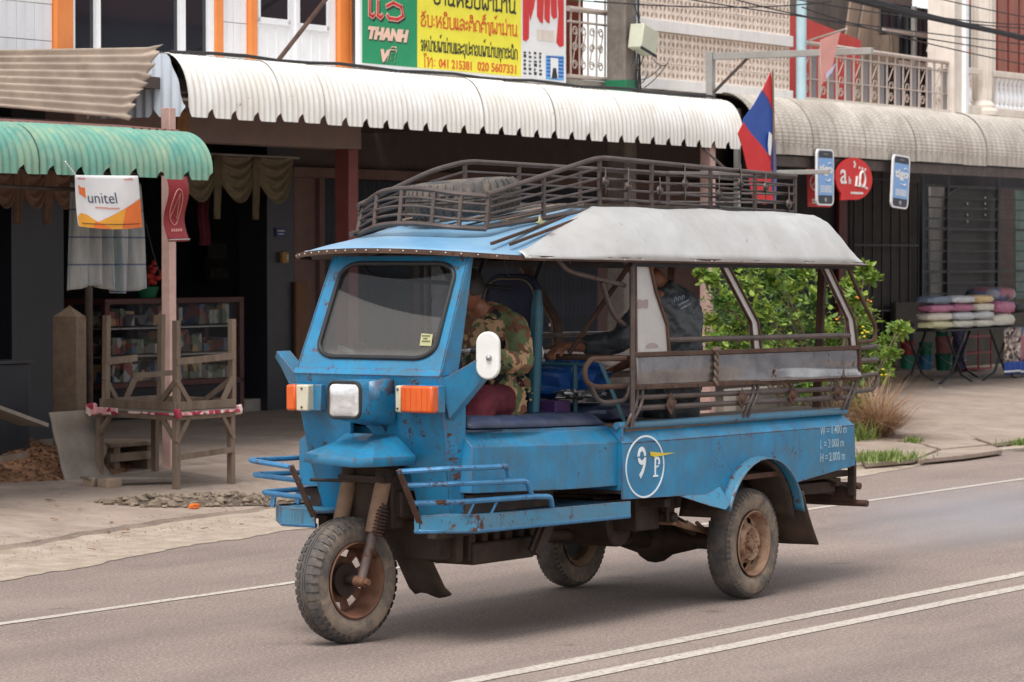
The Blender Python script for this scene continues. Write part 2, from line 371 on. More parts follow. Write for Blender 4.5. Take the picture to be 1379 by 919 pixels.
for k, a in dict(sign_green=(8, 142, 92), sign_yellow=(238, 228, 62), sign_white=(230, 230, 230), sign_red=(206, 44, 44), ink_black=(34, 34, 40), ink_orange=(214, 84, 40), ink_pink=(236, 196, 176), sky_blue=(96, 160, 214),
                 flag_red=(206, 36, 40), flag_blue=(36, 76, 160), flag_white=(232, 232, 232), banner_red=(132, 14, 26), phone_black=(52, 58, 68), phone_blue=(128, 170, 222), bubble_red=(206, 32, 30), u_orange=(236, 118, 44), u_amber=(238, 166, 50), u_navy=(50, 54, 84), ink_white=(228, 228, 224), faded_pink=(212, 150, 140), faded_lilac=(176, 170, 196), bucket_green=(20, 110, 84), bucket_blue=(30, 100, 136), bucket_pink=(176, 112, 110), bucket_red=(140, 34, 40), bucket_lilac=(92, 96, 140), bucket_navy=(34, 44, 84), purple=(70, 40, 90), enamel_blue=(40, 56, 110), sticker=(190, 188, 140), brass=(160, 120, 56)).items():
    M[k] = flat(k, *a)
def glass_mat(name, dirtcol, dirt, tint=(1, 1, 1, 1), curve=False, ior=1.30):
    t = NT(name); n = t.n; n.remove(t.b)
    tr = n.new('ShaderNodeBsdfTransparent'); tr.inputs[0].default_value = tint
    gl = n.new('ShaderNodeBsdfGlossy'); gl.inputs['Roughness'].default_value = .04
    df = n.new('ShaderNodeBsdfDiffuse'); df.inputs[0].default_value = dirtcol
    fr = n.new('ShaderNodeFresnel'); fr.inputs[0].default_value = ior
    m1 = n.new('ShaderNodeMixShader'); m2 = n.new('ShaderNodeMixShader')
    t.link(fr.outputs[0], m1.inputs[0]); t.link(tr.outputs[0], m1.inputs[1]); t.link(gl.outputs[0], m1.inputs[2])
    d = t.math('MULTIPLY', t.ramp(t.noise(6, None, 8, .7), .2, .8), dirt)
    d = t.math('ADD', d, t.math('MULTIPLY', t.ramp(t.noise(90, None, 2), .66, .72), dirt * 1.4))
    if curve:     # pale grey film mixed into the glass below an arc
        X = t.xyz(); yy = t.math('ADD', X[1], -.6); q = t.math('MULTIPLY', t.math('MULTIPLY', yy, yy), .2)
        lim = t.math('ADD', q, 1.725)
        film = t.ramp(t.math('SUBTRACT', lim, X[2]), .0, .006)
        d = t.math('ADD', d, t.math('MULTIPLY', film, .15))
        low = t.ramp(t.math('SUBTRACT', 1.56, X[2]), .0, .06)
        d = t.math('ADD', d, t.math('MULTIPLY', t.math('MULTIPLY', low, t.noise(40, None, 4)), .5))
    t.link(d, m2.inputs[0]); t.link(m1.outputs[0], m2.inputs[1]); t.link(df.outputs[0], m2.inputs[2])
    t.link(m2.outputs[0], t.out.inputs[0]); return t.m
M['windshield'] = glass_mat('dusty_windshield_glass', srgb(148, 144, 140), .02, (.62, .64, .65, 1), True)
M['cabinet_glass'] = glass_mat('cabinet_glass', srgb(150, 150, 150), .015, ior=1.12)
def camo():
    t = NT('camouflage_cloth'); v = t.mapping((1, 1, .8))
    a = t.noise(9, v, 3, .5, .8); b = t.noise(13, t.mapping((1, 1, 1), (1, 2, 3)), 2, .5, .6)
    c = t.mix(t.ramp(a, .47, .49), srgb(164, 132, 98), srgb(84, 94, 60))
    c = t.mix(t.ramp(b, .55, .57), c, srgb(104, 66, 46)); c = t.mix(t.ramp(t.noise(11, t.mapping((1, 1, 1), (2, 0, 1)), 2, .5, .8), .62, .64), c, srgb(34, 32, 32))
    t.link(c, t.b.inputs['Base Color']); t.b.inputs['Roughness'].default_value = .85; t.bump(t.noise(16, None, 4), .8, .01); return t.m
M['camo'] = camo()
def plaid():
    t = NT('faded_plaid_cloth'); X = t.xyz()
    def line(c, freq, lo): return t.ramp(t.math('FRACT', t.math('MULTIPLY', c, freq)), lo, lo + .02)
    c = t.mix(t.ramp(t.noise(12, t.mapping((1, 1, .3)), 4), .35, .65), srgb(150, 146, 142), srgb(122, 128, 128))
    c = t.mix(t.math('MULTIPLY', line(X[2], 4.6, .93), .8), c, srgb(52, 60, 100)); c = t.mix(t.math('MULTIPLY', line(X[0], 7, .9), .4), c, srgb(70, 110, 120))
    t.link(c, t.b.inputs['Base Color']); t.b.inputs['Roughness'].default_value = .9; t.bump(t.noise(60), .2, .003); return t.m
M['plaid'] = plaid()
def printed(name, cols, sc_):
    t = NT(name); v = t.n.new('ShaderNodeTexVoronoi'); v.inputs['Scale'].default_value = sc_; t.link(t.tc.outputs['Object'], v.inputs['Vector'])
    s = t.n.new('ShaderNodeSeparateColor'); t.link(v.outputs['Color'], s.inputs[0]); r = t.n.new('ShaderNodeValToRGB'); r.color_ramp.interpolation = 'CONSTANT'
    el = r.color_ramp.elements; el[0].color = cols[0]; el[1].color = cols[1]; el[1].position = 1 / len(cols)
    for i, cc in enumerate(cols[2:]): e = el.new((i + 2) / len(cols)); e.color = cc
    t.link(s.outputs[0], r.inputs[0]); t.link(r.outputs[0], t.b.inputs['Base Color']); t.b.inputs['Roughness'].default_value = .85
    t.bump(t.noise(25), .4, .01); return t.m
M['goods'] = printed('mixed_packets', [srgb(150, 124, 88), srgb(124, 72, 68), srgb(66, 84, 112), srgb(148, 146, 140), srgb(92, 104, 88), srgb(60, 54, 54)], 9)
M['towel'] = printed('printed_towel', [srgb(190, 168, 140), srgb(60, 54, 60), srgb(210, 200, 190), srgb(96, 70, 60), srgb(150, 140, 140)], 22)
M['tablecloth'] = printed('pink_print_oilcloth', [srgb(170, 56, 76), srgb(206, 150, 150), srgb(150, 48, 68), srgb(214, 190, 184)], 16)
M['valance_brown'] = surf('brown_curtain', srgb(120, 88, 68), srgb(96, 70, 54), 8, .85, bump=.5, bscale=30)
M['blanket'] = printed('pattern_blanket', [srgb(110, 116, 150), srgb(170, 110, 120), srgb(90, 100, 120), srgb(150, 150, 160)], 5)
for i, a in enumerate([(226, 220, 204), (220, 212, 168), (190, 120, 150), (120, 134, 152), (210, 214, 216), (226, 200, 150)]): M['pack%d' % i] = surf('folded_cloth_%s' % 'abcdef'[i], srgb(*a), srgb(*[int(x * .85) for x in a]), 9, .6, bump=.6, bscale=20)

def ground_mats():
    t = NT('worn_asphalt'); X = t.tc.outputs['Object']
    base = t.mix(t.ramp(t.noise(.6, None, 6, .6), .3, .7), srgb(138, 120, 111), srgb(118, 102, 95))
    sp = t.noise(55, None, 3, .8); base = t.mix(t.math('MULTIPLY', t.ramp(sp, .50, .64), .6), base, srgb(186, 174, 162)); base = t.mix(t.math('MULTIPLY', t.ramp(t.noise(42, None, 3, .8), .52, .64), .65), base, srgb(64, 58, 55))
    st = t.noise(1, t.mapping((.12, 1.6, 1)), 5, .7); base = t.mix(t.math('MULTIPLY', t.ramp(st, .5, .72), .3), base, srgb(88, 80, 76))
    du = t.noise(1.2, t.mapping((.3, 1.2, 1)), 7, .7); base = t.mix(t.math('MULTIPLY', t.ramp(du, .5, .8), .35), base, srgb(166, 150, 136))
    cr = t.noise(2.2, None, 10, .8, 1.5); crk = t.math('ABSOLUTE', t.math('SUBTRACT', cr, .5)); cg = t.ramp(t.noise(.5, None, 3), .5, .6); base = t.mix(t.math('MULTIPLY', t.math('MULTIPLY', t.ramp(crk, .0, .005, (1, 1, 1, 1), (0, 0, 0, 1)), cg), .55), base, srgb(76, 68, 64))
    XY = t.xyz()
    def trk(c0, wd): return t.ramp(t.math('ABSOLUTE', t.math('SUBTRACT', XY[1], c0)), 0, wd, (1, 1, 1, 1), (0, 0, 0, 1))
    tk = t.math('MAXIMUM', t.math('MAXIMUM', trk(-6.6, .35), trk(-8.0, .35)), t.math('MAXIMUM', trk(-10.6, .4), trk(-12.1, .4)))
    tk = t.math('MULTIPLY', tk, t.math('MULTIPLY', t.noise(1.4, t.mapping((.25, 1.5, 1)), 5, .7), .55)); base = t.mix(tk, base, srgb(86, 76, 72))
    oil = t.math('MULTIPLY', t.ramp(t.noise(2.2, None, 5, .6, .6), .64, .72), .45); base = t.mix(oil, base, srgb(64, 58, 56))
    edg = t.math('MULTIPLY', t.ramp(t.math('ADD', XY[1], t.math('MULTIPLY', t.noise(2, t.mapping((.4, 1, 1)), 6, .7), 1.2)), -4.9, -3.5), .85); base = t.mix(edg, base, srgb(176, 158, 142))
    t.link(base, t.b.inputs['Base Color']); t.b.inputs['Roughness'].default_value = .85
    t.bump(t.math('ADD', sp, t.noise(220, None, 2)), .5, .006); M['asphalt'] = t.m
    t = NT('road_line_paint'); c = t.mix(t.ramp(t.noise(26, None, 8, .8), .50, .60), srgb(186, 176, 165), srgb(130, 119, 111)); c = t.mix(t.math('MULTIPLY', t.ramp(t.noise(1.5), .45, .7), .35), c, srgb(150, 140, 130))
    t.link(c, t.b.inputs['Base Color']); t.b.inputs['Roughness'].default_value = .8; t.bump(t.noise(90), .3, .004); M['line'] = t.m
    t = NT('old_pavement_concrete'); c = t.mix(t.ramp(t.noise(.9, None, 8, .65), .3, .7), srgb(166, 148, 134), srgb(138, 122, 110)); c = t.mix(t.math('MULTIPLY', t.ramp(t.noise(4, None, 9, .75, .5), .45, .7), .6), c, srgb(112, 96, 84))
    c = t.mix(t.math('MULTIPLY', t.ramp(t.noise(.5, t.mapping((1, .5, 1)), 5, .7), .55, .75), .6), c, srgb(196, 180, 166))
    k = t.math('ABSOLUTE', t.math('SUBTRACT', t.noise(.7, None, 9, .7, 1.2), .5)); c = t.mix(t.math('MULTIPLY', t.ramp(k, 0, .004, (1, 1, 1, 1), (0, 0, 0, 1)), .7), c, srgb(84, 72, 62))
    t.link(c, t.b.inputs['Base Color']); t.b.inputs['Roughness'].default_value = .85; t.bump(t.math('ADD', t.noise(40, None, 6, .7), t.math('MULTIPLY', t.ramp(k, 0, .004), .8)), .35, .01); M['pave'] = t.m
    t = NT('sandy_gravel_verge'); c = t.mix(t.ramp(t.noise(5, None, 8, .7), .35, .65), srgb(190, 174, 158), srgb(160, 142, 126)); c = t.mix(t.math('MULTIPLY', t.ramp(t.noise(60, None, 4, .8), .52, .66), .6), c, srgb(116, 100, 88))
    t.link(c, t.b.inputs['Base Color']); t.b.inputs['Roughness'].default_value = .95; t.bump(t.noise(50, None, 6, .8), .8, .02); M['sand'] = t.m
ground_mats()
def leaf_mat(name, a, b):
    t = NT(name); oi = t.n.new('ShaderNodeNewGeometry'); c = t.mix(oi.outputs['Random Per Island'], a, b)
    t.link(c, t.b.inputs['Base Color']); t.b.inputs['Roughness'].default_value = .5
    t.b.inputs['Subsurface Weight'].default_value = 0
    tl = t.n.new('ShaderNodeBsdfTranslucent'); t.link(c, tl.inputs[0]); m = t.n.new('ShaderNodeMixShader'); m.inputs[0].default_value = .35
    t.link(t.b.outputs[0], m.inputs[1]); t.link(tl.outputs[0], m.inputs[2]); t.link(m.outputs[0], t.out.inputs[0]); return t.m
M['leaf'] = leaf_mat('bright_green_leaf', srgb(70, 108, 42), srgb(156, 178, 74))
M['leaf_dark'] = leaf_mat('leaf_gap_shade', srgb(44, 80, 34), srgb(90, 124, 56))
M['grass'] = leaf_mat('grass_blade', srgb(84, 112, 50), srgb(140, 150, 80))
M['straw'] = leaf_mat('dry_straw', srgb(140, 110, 84), srgb(192, 158, 128))
M['petal'] = flat('orange_petal', 232, 150, 30)
M['petal_y'] = flat('yellow_petal', 230, 206, 40)
# ================================================================== THE TRUCK (frame V)
truck = thing('motor_tricycle_truck', 'blue three-wheeled passenger truck with barred roof rack driving on the road', 'truck', 'V', (0, 0, 0))
T = truck
YC = .03
def mir(y): return 2 * YC - y
# ---- wheels
def tyre_bm(c, r, w, tread=True, lug=36):
    mb = MB(); c = Vector(c)
    prof = []
    for a in range(0, 19):
        t = a / 18 * math.pi * 2 * .5
        # half profile going from inner bead over the crown to other bead
    pr = [(.60, -.40), (.66, -.50), (.78, -.56), (.90, -.52), (.955, -.43), (.985, -.30), (1, -.1), (1, .1), (.985, .30), (.955, .43), (.90, .52), (.78, .56), (.66, .50), (.60, .40), (.585, .3), (.585, -.3), (.60, -.40)]
    mb.lathe([(a * r, b * w) for a, b in pr], c, (0, 1, 0), 64)
    return mb
def lugs_bm(c, r, w, n=44, depth=.010):
    mb = MB(); c = Vector(c)
    for k in range(n):
        a = 2 * math.pi * k / n
        for s in (-1, 1):
            aa = a + (math.pi / n if s > 0 else 0); da = math.pi / n * .62
            pts = []
            for (ang, yy, rr) in ((-da, .16, 1.0), (da, .16, 1.0), (da, .44, .962), (-da, .44, .962), ):
                pts.append((aa + ang, s * yy * w, rr * r))
            pts2 = pts + [(aa - da, s * .52 * w, .91 * r), (aa + da, s * .52 * w, .91 * r)]
            P = lambda q, e: c + Vector((math.cos(q[0]) * (q[2] + e), q[1], math.sin(q[0]) * (q[2] + e)))
            P3 = lambda q, e: c + Vector((math.cos(q[0]) * q[2], q[1] + s * e, math.sin(q[0]) * q[2]))
            top = [P(q, depth) for q in pts]; bot = [P(q, -.004) for q in pts]
            e1, e2 = P3(pts2[4], depth * .8), P3(pts2[5], depth * .8)
            mb.add(top + bot + [e1, e2], [(0, 1, 2, 3), (0, 4, 5, 1), (1, 5, 6, 2), (3, 2, 9, 8), (0, 3, 7, 4), (2, 6, 9), (3, 8, 7)])
    for s in (-.05, .05):       # centre ribs
        mb.lathe([(1.0 * r - .003, (s - .035) * w), (1.0 * r + depth * .8, (s - .03) * w), (1.0 * r + depth * .8, (s + .03) * w), (1.0 * r - .003, (s + .035) * w)], c, (0, 1, 0), 64)
    return mb
def rim_bm(c, r, w, side, dish, holes, hr, hub):
    # side=+1: the outside faces +y.  profile as (radius, y)
    mb = MB(); c = Vector(c)
    o = side
    mb.lathe([(r, o * w * .5), (r * .965, o * w * .52), (r * .93, o * w * .46), (r * .9, o * w * .30), (r * .84, o * w * .1), (r * .84, -o * w * .3), (r * .95, -o * w * .46), (r, -o * w * .5)], c, (0, 1, 0), 48)
    n = 48; rings = []
    rads = [.84, .79, .60, .50, .42, .30, .12, 0.001]
    ys = [dish[0]] * 2 + list(dish[1:])
    vs = []; fs = []
    def Y(i): return o * ys[i]
    for i, q in enumerate(rads):
        for j in range(n):
            a = 2 * math.pi * j / n; vs.append(c + Vector((math.cos(a) * q * r, Y(i), math.sin(a) * q * r)))
    per = n // holes
    for i in range(len(rads) - 1):
        for j in range(n):
            if i == 1 and (j % per) < 3: continue            # ventilation holes
            fs.append((i * n + j, i * n + (j + 1) % n, (i + 1) * n + (j + 1) % n, (i + 1) * n + j))
    mb.add(vs, fs)
    return mb
# rear wheels
for s, yy in ((1, .61), (-1, -.61)):
    c = (0, yy, .333)
    ty = part('tyre', tyre_bm(c, .325, .15), M['tyre_side'], T)
    mb = MB(); mb.lathe([(.325 * .962 + .002, -.42 * .15), (.325 * .99 + .003, -.30 * .15), (.327 + .003, -.1 * .15), (.327 + .003, .1 * .15), (.325 * .99 + .003, .30 * .15), (.325 * .962 + .002, .42 * .15)], c, (0, 1, 0), 64)
    part('tread', mb, M['tyre'], ty)
    mb = MB(); cc = Vector(c)      # worn side bars of the tread shoulder
    for k in range(56):
        a = 2 * math.pi * k / 56; d = Vector((math.cos(a), 0, math.sin(a))); q = Vector((-math.sin(a), 0, math.cos(a)))
        for ss in (-1, 1): mb.beam(cc + d * .317 + Vector((0, ss * .064, 0)), cc + d * .294 + Vector((0, ss * .0775, 0)), .017, .006, (0, 1, 0))
    part('tread_bar', mb, M['tyre'], ty, stuff=True)
    part('brake_drum', MB().lathe([(.001, -.05), (.15, -.05), (.15, .0), (.001, .0)], (0, yy - s * .0, .333), (0, 1, 0), 24), M['black'], T)  # black drum added behind the rim so its holes read dark
    rm = part('rim', rim_bm(c, .197, .15, s, (.012, .030, .055, .052, .028, .030, .03), 8, 0, 0), M['rim'], T, solid=.006)
    mb = MB(); y0 = yy + s * .02
    mb.lathe([(.038, s * .0), (.036, s * .045), (.022, s * .052), (.001, s * .052)], (0, y0, .333), (0, 1, 0), 16)
    for k in range(5):
        a = 2 * math.pi * k / 5 + .3; mb.cyl((math.cos(a) * .062, y0, .333 + math.sin(a) * .062), (math.cos(a) * .062, y0 + s * .03, .333 + math.sin(a) * .062), .010, n=6)
    part('hub', mb, M['rim'], T)
# front wheel, steered a little
ST = rad(-8); FC = Vector((3.14, -.02, .335))
def steer(v):
    v = Vector(v) - FC; c_, s_ = math.cos(ST), math.sin(ST); return FC + Vector((v.x * c_ - v.y * s_, v.x * s_ + v.y * c_, v.z))
fty = part('tyre', tyre_bm(FC, .325, .15).mapped(steer), M['tyre_side'], T)
part('tread', MB().lathe([(.325 * .962 + .002, -.42 * .15), (.327, -.30 * .15), (.329, -.1 * .15), (.329, .1 * .15), (.327, .30 * .15), (.325 * .962 + .002, .42 * .15)], FC, (0, 1, 0), 64).mapped(steer), M['tyre'], fty)
part('tread_block', lugs_bm(FC, .325, .15).mapped(steer), M['tyre'], fty, stuff=True)
M['rim_rusty'] = surf('dark_rusty_rim', srgb(116, 76, 56), srgb(86, 54, 42), 9, .75, .15, rust=.5, dirt=.6, dcol=srgb(132, 100, 78), dscale=8, bump=.4)
part('rim', rim_bm(FC, .205, .15, 1, (-.045, -.05, -.055, -.05, -.045, -.04, -.04), 8, 0, 0).mapped(steer), M['rim_rusty'], T, solid=.006)
part('hub', MB().cyl(FC + Vector((0, -.10, 0)), FC + Vector((0, .13, 0)), .034, .026, 16).mapped(steer), M['rust_dark'], T)
part('brake_drum', MB().lathe([(.001, -.03), (.085, -.03), (.09, -.02), (.09, .0), (.001, .005)], FC + Vector((0, .0, 0)), (0, 1, 0), 24).mapped(steer), M['rust_dark'], T)
# ---- fork
fork = part('fork', (lambda mb: [mb.tube([FC + Vector((0.03, s * .125, -.02)), FC + Vector((-.05, s * .125, .20)), FC + Vector((-.09, s * .125, .33))], [.024, .026, .028], 12) for s in (-1, 1)] and mb)(MB()).mapped(steer), surf('rusty_grey_blue_fork', srgb(104, 92, 92), srgb(84, 66, 58), 9, .6, .3, rust=.55, dirt=.5, bump=.3), T)
mb = MB()
for s in (-1, 1): mb.cyl(FC + Vector((-.065, s * .125, .25)), FC + Vector((-.16, s * .125, .55)), .043, .043, 16)
part('fork_sleeve', mb.mapped(steer), surf('mud_coated_sleeve', srgb(146, 116, 92), srgb(112, 86, 68), 7, .8, dirt=.4, bump=.4), fork)
mb = MB()
for s in (-1, 1): mb.cyl(FC + Vector((-.15, s * .125, .52)), FC + Vector((-.165, s * .125, .585)), .05, .05, 16); mb.cyl(FC + Vector((-.165, s * .125, .585)), FC + Vector((-.175, s * .125, .61)), .035, .028, 12)
mb.beam(FC + Vector((-.155, -.17, .53)), FC + Vector((-.155, .17, .53)), .10, .035); mb.beam(FC + Vector((-.165, -.15, .60)), FC + Vector((-.165, .15, .60)), .09, .015)
mb.cyl(FC + Vector((-.09, -.36, .51)), FC + Vector((-.12, .1, .52)), .009, .009, 8)
part('fork_bridge', mb.mapped(steer), M['rust_dark'], fork)
mb = MB()
p0, p1 = FC + Vector((-.062, .158, .24)), FC + Vector((-.115, .155, .40)); pts = []
ax = (p1 - p0); u = ax.normalized().orthogonal().normalized(); v = ax.normalized().cross(u)
for i in range(0, 181): t = i / 180; a = t * 2 * math.pi * 9; rr = .031 if t < .75 else .031 - .05 * (t - .75); pts.append(p0 + ax * t + (u * math.cos(a) + v * math.sin(a)) * rr)
mb.tube(pts, .006, 6); mb.cyl(p0, p1, .02, .02, 10)
part('coil_spring', mb.mapped(steer), M['rust'], fork)
mb = MB(); mb.cyl(FC + Vector((0.03, .10, -.0)), FC + Vector((0.03, .165, 0)), .032, .026, 10); mb.cyl(FC + Vector((0.03, .165, 0)), FC + Vector((0.03, .19, 0)), .018, .018, 6)
part('axle_nut', mb.mapped(steer), M['rim_rusty'], fork)
part('steering_column', MB().tube([(2.95, YC, .85), (2.80, .16, 1.2), (2.70, .10, 1.46)], .025, 10), M['black'], T)
# ---- front shield with opening for the fork
def fx(z): return 3.085 - max(0, 1.42 - z) * .30
sh = [(-.415, 1.425), (.54, 1.425), (.49, .95), (.46, .64), (.255, .64), (.235, .93), (.10, 1.04), (.02, 1.13), (-.02, 1.175), (-.09, 1.175), (-.10, 1.12), (-.13, 1.0), (-.205, .95), (-.20, .64), (-.375, .64), (-.415, 1.0)]
part('front_shield', MB().prism([(fx(z), y, z) for y, z in sh], (-.03, 0, 0)), M['blue'], T, bev=.004)
# folded strip below windshield
part('cowl', MB().prism([(3.09, -.415, 1.42), (3.09, .54, 1.42), (3.075, .54, 1.452), (3.075, -.415, 1.452)], (-.04, 0, 0)), M['blue'], T, bev=.004)
# windshield frame: outer quad with rounded hole
def wsp(y, t, off=0):  # t: 0 bottom..1 top, leaning back
    return Vector((3.062 - .235 * t + off, y, 1.45 + .60 * t))
inner = []
for (a, b) in rrect(1, 1, .16, 6):
    t = .52 + b * .83; lo_, hi_ = -.306 + .05 * t, .466 + .026 * t
    inner.append((lo_ + (a + .5) * (hi_ - lo_), t))
outer = []
for (a, b) in [(x, y) for x, y in rrect(1, 1, .001, 6)]:
    t = .5 + b; lo_, hi_ = -.412 + .07 * t, .54 + .012 * t; outer.append((lo_ + (a + .5) * (hi_ - lo_), t))
n = len(inner); mb = MB()
vs = [wsp(y, t) for y, t in outer] + [wsp(y, t) for y, t in inner] + [wsp(y, t, -.035) for y, t in outer] + [wsp(y, t, -.035) for y, t in inner]; fs = []
for i in range(n):
    j = (i + 1) % n
    fs += [(i, j, n + j, n + i), (2 * n + i, 3 * n + i, 3 * n + j, 2 * n + j), (i, 2 * n + i, 2 * n + j, j), (n + i, n + j, 3 * n + j, 3 * n + i)]
ws = part('windshield_frame', mb.add(vs, fs), M['blue'], T, angle=30)
part('rubber_seal', MB().tube([wsp(y, t, .004) for y, t in inner], .013, 8, True), M['black'], ws)
gl = MB(); gl.prism([wsp(y, t, -.008) for y, t in inner], (-.004, 0, 0)); part('windshield', gl, M['windshield'], ws)
stc = vp(575, 458, x=3.0); mb = MB()
mb.prism([(stc.x + .008, stc.y + a, stc.z + b) for a, b in ((-.042, -.03), (.032, -.032), (.042, .03), (-.03, .034))], (-.002, 0, 0))
sk = part('inspection_sticker', mb, M['sticker'], ws)
mb = MB()
for r_, w_ in ((.018, .05), (.004, .03), (-.01, .05)):
    for c_ in range(int(w_ / .008)): mb.box(stc.x + .009, stc.x + .0105, stc.y - w_ / 2 + c_ * .009, stc.y - w_ / 2 + c_ * .009 + .005, stc.z + r_, stc.z + r_ + .007)
part('sticker_print', mb, M['ink_black'], sk)
# A pillars and side panels (both sides)
for s in (1, -1):
    yo = .54 if s > 0 else -.412
    Y = lambda y: (y if s > 0 else .128 - y)
    a0, a1 = wsp(yo, 0), wsp(yo + (.012 if s > 0 else .07), 1)
    b1, b0, b2 = [on_plane('V', x_, y_, 'y', .545) for x_, y_ in ((638, 346), (621, 480), (617, 505))]
    for q_ in (b1, b0, b2): q_.y = yo + s * .004
    if s < 0: b1.y = a1.y
    mb = MB(); mb.prism([a0, a1, b1, b0, b2, Vector((3.085, yo, 1.42))], (0, -s * .016, 0))
    part('windshield_pillar', mb, M['blue'], T, bev=.004)
    mb = MB()
    yl = lambda z: ((.54 if z > 1.3 else (.49 if z > .9 else .46)) if s > 0 else (-.413 if z > .9 else -.375))
    zs = [1.42, .95, .64]
    lowf = [Vector((fx(z), yl(z), z)) for z in zs]
    lowb = [on_plane('V', x_, y_, 'y', .545) for x_, y_ in ((617, 506), (628, 520), (628, 640), (628, 692))]
    for q_, yy_ in zip(lowb, (.545, .545, .54, .53)): q_.y = yy_ if s > 0 else -.42
    mb.prism(lowf + lowb[::-1], (-.0, -s * .014, 0))
    part('side_panel', mb, M['blue'], T, bev=.004)
    # triangular mirror arm box
    tip = Vector((2.93, Y(.72), 1.50))
    mb = MB(); mb.prism([(3.065, Y(.53), 1.40), (2.97, Y(.745), 1.535), (2.955, Y(.77), 1.50), (2.93, Y(.74), 1.44), (3.0, Y(.54), 1.19)], (-.07 if s > 0 else -.11, -s * .01, 0))
    arm = part('mirror_arm', mb, M['blue'], T, bev=.004)
# mirror (seen from behind, white)
mc = Vector((2.955, .76, 1.532)); mb = MB()
ol = [(mc.x - .012 + (.0 if True else 0), mc.y + a, mc.z + b) for a, b in rrect(.13, .25, .0645, 8)]
q = rad(14)
def mrot(v): d = Vector(v) - mc; return mc + Vector((d.x * math.cos(q) - d.y * math.sin(q), d.x * math.sin(q) + d.y * math.cos(q), d.z))
mr = part('mirror', MB().prism(ol, (.03, 0, 0)).mapped(mrot), M['white_pl'], T, bev=.008)
part('mirror_joint', MB().cyl((2.93, .745, 1.515), (2.945, .79, 1.52), .014, n=10).ball((2.975, .775, 1.52), .016, .016, .016), M['chrome'], mr)
# ---- headlight pod
mb = MB()
fr_ = [(3.36, a + .13, b + 1.30) for a, b in rrect(.225, .205, .045, 4)]
n = len(fr_); bk = [(3.05, YC + .085 + (a - .13) * 1.05, 1.275 + (b - 1.30) * 1.2) for _, a, b in fr_]
vs = fr_ + bk; mb.add(vs, [tuple(range(n))] + [(i, (i + 1) % n, n + (i + 1) % n, n + i) for i in range(n)])
pod = part('headlight_pod', mb, M['blue'], T, angle=50)
mb = MB(); g0 = vp(530, 541, x=3.06)     # folded gusset beside pod
mb.add([(3.30, .24, 1.395), (3.30, .24, 1.30), g0, (3.06, g0.y + .01, 1.40), (3.05, .20, 1.41), (3.05, .17, 1.12)], [(0, 1, 2), (0, 2, 3), (0, 3, 4), (1, 5, 2)])
part('gusset', mb, M['blue'], pod, solid=.006, angle=20)
mb = MB(); o_ = [(3.365, a + .13, b + 1.30) for a, b in rrect(.205, .185, .04, 6)]; mb.tube(o_, .009, 8, True); part('bezel', mb, M['black'], pod)
hl = NT('ribbed_headlight_glass'); hc = hl.mix(hl.ramp(hl.noise(7, hl.mapping((1, .5, 1.4)), 3), .35, .6), srgb(176, 174, 174), srgb(240, 240, 238)); hl.link(hc, hl.b.inputs['Base Color']); hl.b.inputs['Roughness'].default_value = .12; hl.b.inputs['Metallic'].default_value = .3; hl.b.inputs['Coat Weight'].default_value = 1; hl.bump(hl.noise(26, hl.mapping((1, 3, .4)), 2), .5, .01)
M['headlamp'] = hl.m
mb = MB(); mb.grid(lambda u, v: Vector((3.366 + .022 * (1 - (2 * u - 1) ** 4) * (1 - (2 * v - 1) ** 4), .13 + (u - .5) * .19, 1.30 + (v - .5) * .17)), 12, 10); part('headlight', mb, M['headlamp'], pod)
# ---- indicators
def indicator(y0, y1, yw, zc, x0):
    lo, hi = min(yw, y0), max(yw, y0)
    mb = MB().box(3.05, x0, min(y0, y1) - .0, max(y0, y1) + (.05 if y0 < 0 else 0), zc - .072, zc + .072); st_ = part('indicator', mb, M['blue'], T, bev=.006)
    a, b = (yw, y1) if y0 > 0 else (y0, yw)
    mb = MB().box(x0 - .01, x0 + .055, a, b, zc - .07, zc + .07); part('lens', mb, M['orange'], st_, bev=.012)
    a, b = (y0, yw) if y0 > 0 else (yw, y1)
    mb = MB().box(x0 - .01, x0 + .05, a, b, zc - .07, zc + .07); wb = part('reflector_block', mb, M['cream_pl'], st_, bev=.008)
    mb = MB(); ym = (a + b) / 2
    for dz in (-.05, .05): mb.cyl((x0 + .045, ym, zc + dz), (x0 + .055, ym, zc + dz), .006, n=8)
    part('screw', mb, M['rust'], wb)
    if y0 > 0:
        mb = MB()
        for k in range(5): mb.box(x0 + .05, x0 + .058, yw + .03 + k * .035, yw + .034 + k * .035, zc - .06, zc + .06)
        part('lens_rib', mb, M['orange'], st_)
indicator(.315, .555, .35, 1.303, 3.12)
indicator(-.415, -.27, -.35, 1.293, 3.10)
# ---- beak fender over front wheel
b_ = [(-.16, 0.0), (.0, .0)]
F0 = [Vector((3.44, YC - .02, .965)), Vector((3.44, .235, .955)), Vector((3.36, .30, .955)), Vector((3.03, .335, .95)), Vector((2.95, .26, .95)), Vector((2.95, -.21, .95)), Vector((3.03, -.26, .955)), Vector((3.33, -.16, .965))]
F1 = [v + Vector((-.015, 0, .045)) for v in F0]
F2 = [Vector((3.24, .04, 1.075)), Vector((3.24, .20, 1.075)), Vector((3.22, .215, 1.075)), Vector((3.0, .20, 1.10)), Vector((2.95, .16, 1.10)), Vector((2.95, -.11, 1.10)), Vector((3.0, -.13, 1.10)), Vector((3.20, -.02, 1.075))]
mb = MB(); n = 8; fs = []
for i in range(n):
    j = (i + 1) % n; fs += [(i, j, n + j, n + i), (n + i, n + j, 2 * n + j, 2 * n + i)]
fs.append(tuple(range(2 * n, 3 * n)))
part('front_fender', mb.add(F0 + F1 + F2, fs), M['blue'], T, solid=.008, angle=18)
